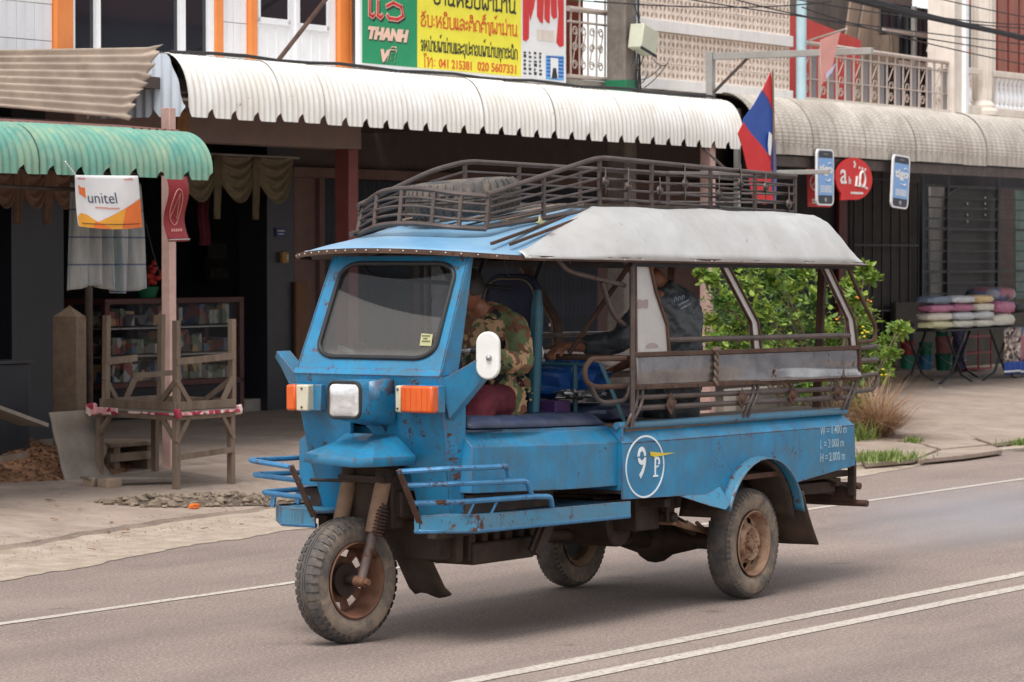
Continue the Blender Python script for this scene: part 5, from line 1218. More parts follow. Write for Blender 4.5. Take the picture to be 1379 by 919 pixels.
swag('valance_curtain', 236, 392, zt, .52, 4.3, M['valance'], 'olive beige swagged curtain hanging inside the left shop', 3)
zt2 = bp(40, 236, 2.6).z
swag('valance_curtain', -20, 100, zt2 + .1, .42, 2.6, M['valance_brown'], 'brown fringed curtain hanging under the green awning at far left', 3)
a = bp(268, 270, 4.5); single('red_cloth', MB().grid(lambda u, v: Vector((a.x + .2 * u + .02 * math.sin(9 * v), 4.5 + .03 * math.sin(u * 15), a.z + .25 - .75 * v)), 8, 10), M['maroon'], 'dark red cloth strip hanging behind the olive curtain', 'cloth', 'B', a, solid=.004)
# glass cabinet
c0, c1 = bp(145, 470, WO).x, bp(326, 470, WO).x; zt = bp(240, 405, WO).z; zb = bp(240, 516, WO).z
cab = thing('glass_cabinet', 'brown framed glass display cabinet full of small packets inside the shop', 'cabinet', 'B', (c0, WO, .3))
mb = MB(); mid = (c0 + c1) / 2
for s0 in (c0, mid, c1): mb.box(s0 - .04, s0 + .04, WO, WO + .06, .3, zt); mb.box(s0 - .04, s0 + .04, WO + .5, WO + .56, .3, zt)
for z in (zt, zb): mb.box(c0 - .04, c1 + .04, WO, WO + .56, z - .03, z + .03)
part('frame', mb, surf('dark_red_brown_wood', srgb(84, 44, 36), srgb(66, 34, 28), 6, .5), cab, bev=.004)
part('base', MB().box(c0, c1, WO + .02, WO + .5, .3, zb - .035), M['dark'], cab)
for a, b in ((c0, mid), (mid, c1)): part('pane', MB().box(a + .045, b - .045, WO + .02, WO + .028, zb + .03, zt - .03), M['cabinet_glass'], cab)
for k in range(1, 3): part('shelf', MB().box(c0 + .04, c1 - .04, WO + .05, WO + .5, zb + (zt - zb) * k / 3, zb + (zt - zb) * k / 3 + .015), M['galv'], cab)
mb = MB()
for k in range(3):
    x = c0 + .08
    while x < c1 - .2:
        w_ = R.uniform(.06, .2); h_ = R.uniform(.08, .24); zz = zb + .035 + (zt - zb) * k / 3
        if R.random() < .92: mb.box(x, x + w_, WO + .05 + R.uniform(0, .1), WO + .40, zz, zz + h_)
        x += w_ + .012
part('packets', mb, M['goods'], cab, stuff=True)
a = bp(197, 398, WO + .2); fl_ = thing('flower_pot', 'red artificial flowers in a low green pot on top of the cabinet', 'flowers', 'B', (a.x, a.y, zt + .04))
mb = MB(); 
for k in range(50): mb.ball((a.x + R.gauss(0, .16), a.y + R.gauss(0, .06), zt + .18 + abs(R.gauss(0, .09))), .035, .035, .03, 6, 4)
part('blossom', mb, M['redwall'], fl_, stuff=True); part('pot', MB().lathe([(.001, 0), (.10, 0), (.14, .12), (.12, .12)], (a.x, a.y, zt + .035), n=16), M['green_pl'], fl_)
a = bp(296, 322, 8.5); b = bp(328, 380, 8.5); pf = thing('picture_frame', 'dark framed picture hanging on the back wall of the left shop', 'picture', 'B', (a.x, 8.7, b.z))
part('frame', MB().box(a.x, b.x, 8.74, 8.79, b.z, a.z), M['rust_dark'], pf, bev=.01); part('print', MB().box(a.x + .05, b.x - .05, 8.735, 8.745, b.z + .3, a.z - .06).box(a.x + .1, b.x - .02, 8.735, 8.745, b.z + .05, b.z + .18), surf('brown_print', srgb(96, 80, 66), srgb(60, 52, 48), 9, .6), pf)
# ================================================================== AWNINGS
def awning(name, label, s0, s1, prof, pitch, rib, amp, mat, zcut, sheetw, scallop=True, crimp=None, flatfringe=False, nrow=14):
    t = thing(name, label, 'awning', 'B', (s0, prof(0)[0], prof(0)[1])); n = max(1, round((s1 - s0) / sheetw)); w = (s1 - s0) / n
    for i in range(n):
        a = s0 + i * w; b = a + w + (.03 if i < n - 1 else 0); ns = int((b - a) / (rib / 7))
        dz = R.uniform(-.006, .006); do = R.uniform(-.006, .006)
        def fn(u, v, a=a, b=b):
            s = a + (b - a) * u; 
            cut = 0
            if scallop:
                ph = ((s - s0) / pitch) % 1; e = min(ph, 1 - ph)
                cut = zcut * max(0, 1 - e / .16) ** .6 if e < .16 else 0
            tt = (cut + (1 - cut) * v) if v < 1 else 1
            o, z = prof(tt); o2, z2 = prof(min(1, tt + .02)); o1, z1 = prof(max(0, tt - .02)); d = Vector((0, o2 - o1, z2 - z1)).normalized(); nr = Vector((0, -d.z, d.y))
            if nr.y > 0 and nr.z < 0: nr = -nr
            q_ = amp * math.cos(2 * math.pi * (s - s0) / rib)
            if flatfringe and tt < .22: q_ *= .5
            if crimp and .24 < tt < .95: q_ += crimp * math.cos(tt * 2 * math.pi * 26)
            return Vector((s, o + do, z + dz)) + nr * q_ + Vector((0, -(.007 * (1 - u) + .001), 0)) * (1 if crimp else .25)
        part('roofing_sheet', MB().grid(fn, ns, nrow), mat, t, angle=60)
    return t
def arc(o0, z0, z1, depth, straight=.3):
    def f(t):
        if t < straight: return (o0, z0 + (z1 - z0) * t * .75)
        q_ = (t - straight) / (1 - straight); zs = z0 + (z1 - z0) * straight * .75; a = q_ * math.pi / 2
        return (o0 + depth * (1 - math.cos(a)), zs + (z1 - zs) * math.sin(a))
    return f
aw = awning('curved_awning', 'long white corrugated awning with a scalloped lower edge', .27, 10.66, arc(0, 3.27, 3.83, .26), .346, .0865, .007, M['awn_white'], .20, .692)
mb = MB(); mb.grid(lambda u, v: Vector((.27 + 10.4 * u, .26 + .98 * v, 3.83 + .03 * v + .012 * math.cos(2 * math.pi * 10.4 * u / .0865))), 840, 2); part('roof_sheet', mb, M['awn_white'], aw)
mb = MB()     # end panel, vertical corrugation
def endp(u, v):
    o = .02 + 1.1 * u; ph = (u * 3.2) % 1; e = min(ph, 1 - ph); zl = 3.27 + (.08 * (1 - e / .16) if e < .16 else 0); top = 3.27 + .56 * math.sin(min(1, (o / .26)) * math.pi / 2)
    return Vector((.262 + .012 * math.cos(o * 2 * math.pi / .10), o, zl + (max(zl + .02, top) - zl) * v))
part('end_panel', mb.grid(endp, 90, 4), surf('bluish_white_corrugated_metal', srgb(196, 204, 214), srgb(180, 188, 198), 2, .45, streak=.3, bump=.05), aw, angle=60)
mb = MB(); mb.tube([(.3, .10, 3.47), (10.6, .10, 3.47)], .02, 6); mb.tube([(.3, .25, 3.78), (10.6, .25, 3.78)], .02, 6)
for k in range(12): s = .4 + k * .92; mb.tube([(s, .04, 3.40), (s, .07, 3.62), (s, .26, 3.79), (s, 1.1, 3.80)], .014, 6)
part('frame', mb, M['rust_dark'], aw)
mb = MB(); mb.tube([bp(230, 73, .26) + Vector((0, 0, .02))] + [Vector((x, .28, 3.862 + .012 * math.sin(x * 9))) for x in [k * .5 + .5 for k in range(21)]], .016, 6); part('ridge_cable', mb, M['wire'], aw)
aw2 = awning('curved_awning', 'taupe grey corrugated awning with fine crimps on the right hand shops', 10.95, 25.5, arc(0, 3.24, 3.93, .45, .28), .6, .16, .017, M['awn_taupe'], .1, .73, scallop=False, crimp=.0035, flatfringe=True, nrow=96)
part('roof_sheet', MB().grid(lambda u, v: Vector((10.95 + 14.5 * u, .45 + .8 * v, 3.93 + .02 * v)), 60, 2), M['awn_taupe'], aw2)
part('edge_beam', MB().box(11, 25.4, .04, .12, 3.10, 3.22), M['rail'], aw2)
aw3 = awning('curved_awning', 'sea green corrugated awning with a scalloped lower edge at left', -6.4, -1.37, arc(-1.5, 2.665, 3.06, .30), .336, .084, .009, M['awn_green'], .24, .672)
part('roof_sheet', MB().grid(lambda u, v: Vector((-6.4 + 5.03 * u, -1.2 + 1.15 * v, 3.062 + .10 * v + .012 * math.cos(2 * math.pi * 5.03 * u / .1))), 360, 3), M['roof_brown'], aw3, angle=60)
mb = MB(); mb.tube([(-6.3, -1.45, 2.70), (-1.45, -1.45, 2.70)], .014, 6); mb.tube([(-1.5, -1.3, 2.95), (-1.5, -.1, 3.02)], .02, 6); mb.tube([(-6.3, -1.3, 2.60), (-2.5, -1.3, 2.56)], .018, 6)
part('frame', mb, M['rust_dark'], aw3)
for px in (5, 178): pass
# beige side sheet
TLc, TRc, BRc, BLc = bp(-60, 71, .05), bp(216, 66, .05), bp(172, 161, -.55), bp(-60, 140, -.55)
def beige(u, v):
    t_ = TLc.lerp(TRc, u); b_ = BLc.lerp(BRc, u); p = t_.lerp(b_, v); n_ = Vector((0, -.75, .66))
    p = p + n_ * (.022 * math.cos(v * 2 * math.pi * 8.2))
    if u > .93: p.z += .03 * (u - .93) / .07 * math.sin(v * 9 + 1) + .02 * noise.noise(Vector((v * 8, 0, 0)))
    if u > .97: p.x += .02 * math.cos(v * 2 * math.pi * 8.2)
    return p
bs2 = single('roofing_sheet', MB().grid(beige, 60, 90), M['awn_beige'], 'weathered beige corrugated sheet lying between the green and white awnings', 'sheet', 'B', TLc, solid=.003, angle=60)
# ================================================================== SIGN BOARD
SO = 1.0
sgn = thing('shop_sign', 'large green and yellow curtain shop sign board with Lao lettering above the white awning', 'sign', 'B', bp(485, 92, SO))
sa, sb_, sc_, sd_ = [bp(x, 60, SO).x for x in (487.5, 561, 701, 760)]
z0s = 3.975; z1s = 5.05
part('frame', MB().box(sa - .05, sd_ + .04, SO + .0, SO + .05, z0s - .05, z1s + .05), M['frame_white'], sgn, bev=.006)
part('green_panel', MB().box(sa, sb_, SO - .008, SO - .001, z0s, z1s), M['sign_green'], sgn)
part('yellow_panel', MB().box(sb_ + .001, sc_, SO - .008, SO - .001, z0s, z1s), M['sign_yellow'], sgn)
part('white_panel', MB().box(sc_ + .001, sd_, SO - .008, SO - .001, z0s, z1s), M['sign_white'], sgn)
LAO = {
 'ຮ': (.85, [[(.1, .8), (.25, .97), (.5, .97), (.62, .8), (.25, .55), (.12, .3), (.2, .05), (.5, 0), (.7, .15), (.72, .5)]]), 'ບ': (.85, [[(.08, .95), (.2, 1), (.2, .1), (.35, 0), (.6, 0), (.75, .12), (.75, 1)]]),
 'ປ': (.85, [[(.08, .95), (.2, 1), (.2, .1), (.35, 0), (.6, 0), (.75, .12), (.75, 1.25)]]), 'ຫ': (1, [[(.08, .92), (.2, 1), (.22, 0), (.5, .55), (.75, 1), (.62, .6), (.8, .45), (.82, 0)]]), 'ຍ': (.85, [[(.25, 1), (.08, .85), (.12, .58), (.35, .5), (.1, .35), (.15, .05), (.6, 0), (.75, .12), (.75, 1)]]),
 'ແ': (.6, [[(.12, 1), (.12, .12), (.22, 0), (.28, .15)], [(.4, 1), (.4, .12), (.5, 0), (.56, .15)]]), 'ເ': (.35, [[(.12, 1), (.12, .12), (.22, 0), (.28, .15)]]), 'ລ': (.85, [[(.15, .8), (.4, 1), (.7, .85), (.75, 0)], [(.75, .3), (.5, .5), (.2, .45), (.12, .15), (.3, .0), (.5, .2)]]),
 'ະ': (.45, [[(.08, .75), (.18, .6), (.3, .7), (.36, .85)], [(.08, .25), (.18, .1), (.3, .2), (.36, .35)]]), 'ຕ': (.9, [[(.15, 0), (.12, .7), (.3, 1), (.46, .75), (.62, 1), (.8, .7), (.8, 0)], [(.15, .35), (.4, .35)]]), 'ດ': (.85, [[(.3, .1), (.12, .1), (.12, .7), (.35, 1), (.6, .97), (.76, .7), (.76, 0)]]),
 'ງ': (.7, [[(.08, .85), (.25, .95), (.35, .7), (.35, -.1), (.5, -.2), (.6, .1), (.62, 1)]]), 'ຜ': (.95, [[(.08, .95), (.2, 1), (.2, .1), (.32, 0), (.48, .45), (.65, 0), (.8, .1), (.8, 1)]]), 'າ': (.55, [[(.06, .8), (.2, 1), (.4, .9), (.42, 0)]]), 'ມ': (.9, [[(.08, .95), (.2, 1), (.2, .12), (.08, .05), (.2, 0), (.5, .12), (.75, 0), (.78, 1)]]),
 'ນ': (.9, [[(.08, .95), (.2, 1), (.2, .1), (.4, 0), (.7, .2), (.75, 1)], [(.6, .05), (.85, 0)]]), 'ຈ': (.75, [[(.1, .75), (.3, 1), (.6, .85), (.62, .3), (.4, .25), (.3, .5)], [(.62, .3), (.5, 0), (.2, .05)]]), 'ອ': (.8, [[(.12, .75), (.35, 1), (.65, .8), (.7, .2), (.5, 0), (.2, .05), (.12, .3), (.3, .4)]]),
 'ກ': (.85, [[(.2, 0), (.2, .55), (.08, .7), (.3, 1), (.65, .95), (.76, .7), (.76, 0)]]), 'ທ': (.95, [[(.08, .9), (.22, 1), (.22, 0), (.5, .8), (.72, .98), (.8, .7), (.8, 0)]]), 'ຊ': (.85, [[(.12, .5), (.3, .7), (.12, .9), (.4, 1), (.72, .8), (.7, .1), (.4, 0), (.2, .2)], [(.65, .85), (.8, 1.05)]]), 'ໂ': (.45, [[(.3, 0), (.2, 0), (.2, 1.1), (.1, 1.3), (.35, 1.35), (.42, 1.2)]]),
 'ວ': (.8, [[(.12, .75), (.35, 1), (.65, .8), (.7, .25), (.5, 0), (.2, .02), (.14, .2)]]), 'ສ': (.85, [[(.15, .8), (.4, 1), (.7, .85), (.75, 0)], [(.7, .3), (.4, .45), (.15, .2), (.3, 0), (.5, .2)], [(.6, .9), (.8, 1.1)]]), ' ': (.4, []), ':': (.35, [[(.15, .2), (.2, .2)], [(.15, .7), (.2, .7)]]),
}
MARK = {'ັ': [[(-.6, 1.25), (-.4, 1.15), (-.15, 1.35)]], 'ິ': [[(-.6, 1.2), (-.6, 1.4), (-.4, 1.45), (-.25, 1.3), (-.3, 1.15), (-.6, 1.2)]], '້': [[(-.5, 1.5), (-.35, 1.4), (-.3, 1.6), (-.15, 1.65)]], '່': [[(-.3, 1.2), (-.3, 1.45)]], 'ຸ': [[(-.4, -.1), (-.3, -.15), (-.3, -.4)]], 'ີ': [[(-.6, 1.2), (-.6, 1.4), (-.3, 1.4), (-.25, 1.15), (-.6, 1.2)], [(-.25, 1.2), (-.2, 1.5)]]}
def lao_text(txt, s0, s1, zb0, h, th, y, slope=0):
    tot = sum(LAO[c][0] for c in txt if c in LAO); k = (s1 - s0) / (tot * h); x = s0; mb = MB()
    for c in txt:
        if c in MARK: st, x0 = MARK[c], x
        elif c in LAO: st, x0 = LAO[c][1], x; 
        else: continue
        for pl in st:
            P = [Vector((x0 + a * h * k, y, zb0 + b * h)) for a, b in pl]
            for a, b in zip(P, P[1:]):
                d = (b - a).normalized() * th * .35; mb.beam(a - d, b + d, th, .003, (0, 1, 0))
        if c in LAO: x += LAO[c][0] * h * k
    return mb
def fitted(txt, px0, py0, px1, hpx, y, ext=.003, shear=0, bold=0, o=SO):
    a, b = bp(px0, py0, o), bp(px1, py0, o); h = bp(px0, py0 - hpx, o).z - a.z; size = h / .72
    vs, fs = letters(txt, size, ext, shear, 'LEFT', bold); w = max(v.x for v in vs) - min(v.x for v in vs); x0 = min(v.x for v in vs); k = (b.x - a.x) / w
    return MB().add([(a.x + (v.x - x0) * k, y + v.z, a.z + v.y) for v in vs], fs)
Yp = SO - .011
def laofit(txt, px0, py0, px1, hpx, thpx, mat):
    a, b = bp(px0, py0, SO), bp(px1, py0, SO); h = bp(px0, py0 - hpx, SO).z - a.z; th = thpx * h / hpx
    part('lettering', lao_text(txt, a.x, b.x, a.z, h, th, Yp), mat, sgn)
laofit('ຮ້ານຫຍິບຜ້າມ່ານ', 582, 5, 694, 17, 3.0, M['ink_black'])
laofit('ຮັບ:ຫຍິບແລະຕິດຕັ້ງຜ້າມ່ານ', 565, 35, 696, 15, 2.2, M['ink_orange'])
laofit('ຈຳຫນ່າຍຜ້າມ່ານແລະອຸປະກອນຜ້າມ່ານທຸກຊະນິດ', 565, 68, 696, 14, 1.6, M['ink_black'])
laofit('ໂທ:', 569, 90, 586, 13, 1.7, M['ink_orange'])
part('lettering', fitted('041 215381', 590, 91, 634, 12, Yp, bold=.002), M['ink_orange'], sgn); part('lettering', fitted('020 5607331', 642, 95, 694, 12, Yp, bold=.002), M['ink_orange'], sgn)
def shadowed(fn_):
    part('lettering_shadow', fn_(1.2, 1.8, Yp + .0015), M['ink_black'], sgn); part('lettering', fn_(0, 0, Yp - .003), M['ink_pink'], sgn)
shadowed(lambda dx, dy, y: fitted('THANH', 494 + dx, 51 + dy, 549 + dx, 15, y, shear=.25, bold=.012))
shadowed(lambda dx, dy, y: fitted('VẼ', 511 + dx, 82 + dy, 533 + dx, 15, y, shear=.25, bold=.012))
for dx, dy, y, m, th in ((1.6, 2.4, Yp + .0015, 'ink_black', 7), (0, 0, Yp, 'ink_pink', 6.6), (0, 0, Yp - .002, 'sign_red', 4.2)):
    a, b = bp(492 + dx, 22 + dy, SO), bp(545 + dx, 22, SO); h = bp(492, 22 - 22, SO).z - bp(492, 22, SO).z; part('lettering', lao_text('ແວ', a.x, b.x, a.z, h, th * h / 22, y), M[m], sgn)
def poly_px(pts, y, mat, name='printed_curtain'):
    part(name, MB().prism([Vector((bp(x, yy, SO).x, y, bp(x, yy, SO).z)) for x, yy in pts], (0, -.002, 0)), mat, sgn)
for pts in ([(703, -22), (712, -22), (711, 52), (707, 56), (703, 54)], [(712, -22), (722, -22), (718, 10), (713, 28), (711, 10)], [(722, -22), (732, -22), (730, 32), (726, 30), (722, 22)], [(732, -22), (740, -22), (739, 32), (735, 30), (732, 25)], [(740, -22), (748, -22), (749, 24), (744, 26), (741, 20)], [(748, -22), (758, -22), (758, 62), (753, 64), (748, 58), (751, 20)]): poly_px(pts, Yp, M['sign_red'])
poly_px([(722, 40), (745, 42), (745, 56), (722, 54)], Yp, M['cream'], 'printed_table'); poly_px([(734, 75), (758, 76), (758, 109), (734, 107)], Yp, M['sky_blue'], 'printed_window'); poly_px([(740, 78), (750, 79), (750, 106), (740, 105)], Yp - .003, M['sign_white'], 'printed_window'); poly_px([(743, 92), (747, 92), (749, 106), (741, 106)], Yp - .006, M['ink_black'], 'printed_window')
mb = MB()
for i in range(4):
    for j in range(6):
        x, y_ = 704 + i * 7, 72 + j * 5.6 + i * .6; a = bp(x, y_, SO); mb.box(a.x, a.x + R.uniform(.03, .06), Yp - .002, Yp, a.z, a.z + R.uniform(.015, .035))
part('printed_list', mb, M['ink_black'], sgn)
for j in range(6):
    a = bp(735, 78 + j * 5, SO); b = bp(757.5, 78 + j * 5, SO); part('printed_louvre', MB().box(a.x, b.x, Yp - .0025, Yp - .001, a.z, a.z + .02), M['flag_blue'], sgn)
# ================================================================== MIDDLE: small balcony, concrete pole
bal = thing('balcony', 'narrow balcony with pale scrolled railing right of the sign board', 'balcony', 'B', bp(765, 110, FO))
x0, x1 = 8.77, 9.62
part('slab', MB().box(x0, 10.2, FO - .02, FO + .6, 3.70, 4.02), M['conc'], bal)
for z, r_ in ((4.05, .025), (4.66, .014), (4.80, .032)): part('rail', MB().tube([(x0, FO, z), (x1, FO, z)], r_, 8), M['pale_metal'], bal)
for k in range(5): s = x0 + .06 + k * .19; part('bar', MB().tube([(s, FO, 4.05), (s, FO, 5.2 if k in (1, 4) else 4.80)], .012, 6), M['pale_metal'], bal)
def scroll(c, r_, turns=1.3, flip=1, th=.008):
    return MB().tube([Vector((c[0] + flip * r_ * (1 - .6 * t) * math.cos(t * turns * 2 * math.pi), c[1], c[2] + r_ * (1 - .6 * t) * math.sin(t * turns * 2 * math.pi))) for t in [k / 18 for k in range(19)]], th, 5)
for k in range(4):
    s = x0 + .15 + k * .19
    for z in (4.18, 4.38, 4.56): part('scroll', scroll((s, FO, z), .055, flip=(-1) ** k), M['pale_metal'], bal)
    part('scroll_bar', MB().tube([(s - .05, FO, 4.2), (s + .05, FO, 4.55)], .008, 5), M['pale_metal'], bal)
for z in (4.9, 5.0, 5.1): part('wire_rail', MB().tube([(x0, FO, z), (x1 + .3, FO, z + .02)], .006, 5), M['green_pl'], bal)
single('balcony_door', MB().box(8.9, 10.15, FO + .62, FO + .68, 4.0, 6.4), M['door_brown'], 'dark red brown shutter door behind the narrow balcony', 'door', 'B', (9, FO + .6, 4))
pole_c = bp(834.5, 60, 1.0)
pol = thing('utility_pole', 'weathered square concrete utility pole with a green band behind the white awning', 'pole', 'B', (pole_c.x, .95, 0))
part('shaft', MB().prism([(pole_c.x - .13, .85, 0), (pole_c.x + .13, .85, 0), (pole_c.x + .13, 1.1, 0), (pole_c.x - .13, 1.1, 0)], (0, 0, 7.5)), M['conc_grey'], pol, bev=.02)
zb_ = bp(830, 118, .8).z; part('green_band', MB().box(pole_c.x - .145, pole_c.x + .145, .835, 1.11, zb_ - .03, zb_ + .10), M['green_pl'], pol, bev=.005)
for k in range(4):
    pts = [Vector((pole_c.x + .10 + .03 * math.sin(z * 3 + k) + k * .02, .83, z)) for z in [3.8 + .15 * i for i in range(12)]]
    part('cable', MB().tube(pts, .009, 5), M['wire'], pol)
mx, my = bp(866, 55, .7), 0
mtr = thing('meter_box', 'pale greenish tilted meter box hanging beside the concrete pole', 'box', 'B', mx)
a = rad(-14); cs, sn = math.cos(a), math.sin(a); c_ = mx
def rz(p): return (c_.x + p[0] * cs - p[2] * sn, c_.y + p[1], c_.z + p[0] * sn + p[2] * cs)
mb = MB().box(-.17, .17, -.09, .09, -.13, .15).mapped(rz); part('case', mb, surf('pale_greenish_plastic', srgb(190, 192, 172), srgb(176, 178, 158), 4, .5), mtr, bev=.01)
part('lid_edge', MB().box(-.18, .18, -.10, -.085, -.15, -.12).mapped(rz), M['iron'], mtr)
for k in range(9):
    p = [(868, 70), (880, 80), (872, 100), (860, 95), (868, 118), (890, 90), (856, 60), (862, 20), (854, 5)][k]; q_ = [(858, 96), (896, 88), (862, 112), (856, 130), (900, 84), (862, 108), (850, 90), (855, 50), (866, 40)][k]
    A, B_ = bp(*p, .75), bp(*q_, .75); m_ = (A + B_) / 2 + Vector((0, 0, -.06)); single('loose_wire', MB().tube([A * (1 - t) ** 2 + m_ * 2 * t * (1 - t) + B_ * t * t for t in [i / 8 for i in range(9)]], .006, 5), M['wire'], 'thin black loose wire dangling around the pale meter box', 'wire', 'B', A, group='loose wires around the meter box')
# ================================================================== VENT BLOCK WALL
vb = thing('vent_block_wall', 'pinkish wall of pierced cement vent blocks with white concrete bands', 'wall', 'B', (10.2, FO, 4))
VS0, VS1 = 10.12, 14.18; BW, BH = (VS1 - VS0) / 20, .18
part('backing_wall', MB().box(VS0, VS1, FO + .12, FO + .2, 3.7, 6.2), surf('dim_brown_backing', srgb(112, 92, 82), srgb(96, 78, 68), 4, .9), vb)
def block_mesh():
    mb = MB(); cw, ch = BW / 2, BH / 2
    for i in range(2):
        for j in range(2):
            x0, z0_ = i * cw, j * ch; cx, cz = x0 + cw / 2, z0_ + ch / 2; n = 8; sk = .012 if (i + j) % 2 else -.012
            out = [(x0 + cw, cz), (x0 + cw, z0_ + ch), (cx, z0_ + ch), (x0, z0_ + ch), (x0, cz), (x0, z0_), (cx, z0_), (x0 + cw, z0_)]
            hole = [(cx + .031 * math.cos(a) + sk * math.sin(a), cz + .036 * math.sin(a)) for a in [k * math.pi / 4 for k in range(8)]]
            g = .0015
            vs = [(min(max(a, g), BW - g), 0, min(max(b, g), BH - g * 2)) for a, b in out] + [(a, .0, b) for a, b in hole] + [(a, .045, b) for a, b in hole]
            mb.add(vs, [(k, (k + 1) % 8, 8 + (k + 1) % 8, 8 + k) for k in range(8)] + [(8 + k, 8 + (k + 1) % 8, 16 + (k + 1) % 8, 16 + k) for k in range(8)])
    mb.add([(.0015, 0, .0015), (BW - .0015, 0, .0015), (BW - .0015, .06, .0015), (.0015, .06, .0015)], [(0, 1, 2, 3)])
    return make_mesh('vent_block', mb, M['block'], smooth=False)
vbm = block_mesh()
def band(z, h): part('band', MB().box(VS0, VS1, FO - .05, FO + .1, z, z + h), surf('white_band_paint', srgb(226, 222, 218), srgb(206, 200, 196), 4, .7, streak=.3) if 'vband' not in M else M['vband'], vb, bev=.006)
M['vband'] = surf('white_band_paint', srgb(236, 233, 230), srgb(222, 218, 214), 4, .7, streak=.15)
band(3.985, .13); band(4.66, .135)
for j in range(3):
    for i in range(20): inst('vent_block', vbm, vb, (VS0 + i * BW, FO + R.uniform(0, .004), 4.117 + j * BH))
for j in range(5):
    for i in range(20): inst('vent_block', vbm, vb, (VS0 + i * BW, FO + R.uniform(0, .004), 4.798 + j * BH))
part('footing', MB().box(VS0, 14.6, FO - .01, FO + .2, 3.6, 3.984), M['conc'], vb)
pp = bp(1077, 60, 1.1); single('drain_pipe', MB().cyl((pp.x, 1.08, 3.80), (pp.x, 1.08, 6.5), .065), M['pipe'], 'pale blue vertical drain pipe between the vent block wall and the balcony', 'pipe', 'B', (pp.x, 1.08, 3.8))
pp = bp(852, 100, 1.1); single('drain_pipe', MB().cyl((pp.x, 1.08, 3.80), (pp.x, 1.08, 6.5), .035), M['pipe'], 'thin pale blue pipe beside the concrete pole', 'pipe', 'B', (pp.x, 1.08, 3.8))
# ================================================================== STEEL FRAME, FLAG
fr1 = thing('sign_frame', 'bare galvanised steel arm frame standing out above the awning joint', 'frame', 'B', (10.8, .5, 3.8))
a, b = bp(957, 75, .5), bp(1112, 62, -1.5); zt = (a.z + b.z) / 2
part('post', MB().box(a.x - .045, a.x + .045, .46, .54, 3.75, zt + .05), M['galv'], fr1, bev=.004); part('arm', MB().box(a.x - .04, a.x + .04, -1.55, .45, zt - .045, zt + .03), M['galv'], fr1, bev=.004)
part('brace', MB().beam((a.x, .46, zt - .42), (a.x, .02, zt - .04), .035, .025), M['rail'], fr1)
a2, b2 = bp(993, 190, .3), bp(1113, 231, -1.5); part('lower_post', MB().box(a2.x - .03, a2.x + .03, .27, .33, 2.6, 3.75), M['galv'], fr1); part('lower_arm', MB().box(b2.x - .03, b2.x + .03, -1.53, .27, b2.z - .03, b2.z + .02), M['galv'], fr1, bev=.004); part('brace', MB().beam((b2.x, .27, 3.45), (b2.x, -.3, b2.z), .03, .02), M['rail'], fr1)
fo = -1.2
fl = thing('flag', 'red and blue national flag with white disc hanging on a thin pole above the truck', 'flag', 'B', bp(1041, 285, fo))
part('flag_pole', MB().tube([bp(1049, 600, fo), bp(1040.5, 96, fo)], .012, 8), M['wood'], fl)
def flagpart(pts, mat, name, dy=0, n=10):
    P = [bp(1043 - (1043 - x) * 1.12, y, fo) for x, y in pts]; mb = MB(); mb.prism([Vector((p.x, fo + .015 * math.sin(p.x * 9 + p.z * 2) + dy, p.z)) for p in P], (0, .006, 0)); part(name, mb, M[mat], fl)
flagpart([(1040, 97), (1033, 112), (1027, 122), (1035, 132), (1039, 140), (1042, 150), (1045, 180), (1044, 130)], 'flag_red', 'red_stripe')
flagpart([(1027, 122), (1018, 142), (1008, 160), (1006, 165), (1014, 178), (1022, 190), (1030, 203), (1036, 208), (1040, 195), (1043, 180), (1042, 150), (1039, 140), (1035, 132)], 'flag_blue', 'blue_field', .004)
flagpart([(1006, 165), (997, 180), (1004, 200), (1010, 225), (1014, 250), (1018, 268), (1030, 276), (1040, 272), (1036, 240), (1035, 215), (1030, 203), (1022, 190), (1014, 178)], 'flag_red', 'red_stripe', -.008)
flagpart([(1035, 178), (1033, 195), (1034, 208), (1036, 210), (1038, 195), (1039, 182)], 'flag_white', 'white_disc', -.012)
flagpart([(1043, 178), (1040, 200), (1041, 230), (1040, 270), (1046, 275), (1048, 240), (1047, 190)], 'flag_blue', 'blue_field', .012)
flagpart([(1045, 120), (1042, 150), (1043, 182), (1040, 205), (1041, 260), (1037, 240), (1036, 212), (1040, 190)], 'flag_red', 'red_stripe', .02)
# ================================================================== RIGHT BALCONIES
b2_ = thing('balcony', 'wide balcony with thin pale metal railing and a concrete slab above the taupe awning', 'balcony', 'B', (14.6, FO, 3.85))
X0, X1 = 14.5, 19.0
part('slab', MB().box(X0, 19.35, FO - .02, FO + 2.2, 3.80, 4.0), M['conc'], b2_, bev=.01)
part('curb', MB().box(X0, X1 + .1, FO - .06, FO + .06, 4.003, 4.05), M['cream'], b2_)
part('handrail', MB().tube([(X0, FO, 4.74), (X1, FO, 4.70)], .03, 10), M['pale_metal'], b2_)
part('rail', MB().tube([(X0, FO, 4.61), (X1, FO, 4.58)], .012, 8), M['pale_metal'], b2_); part('rail', MB().tube([(X0, FO, 4.29), (X1, FO, 4.27)], .008, 8), M['pale_metal'], b2_)
nb = 18; me_bar = make_mesh('bar', MB().tube([(0, 0, 0), (0, 0, .66)], .014, 6), M['pale_metal']); me_flat = make_mesh('flat_bar', MB().box(-.06, .06, -.004, .004, 0, .56), surf('grey_flat_bar', srgb(140, 134, 136), srgb(120, 116, 118), 5, .5, .3))
pitch = (X1 - X0) / nb
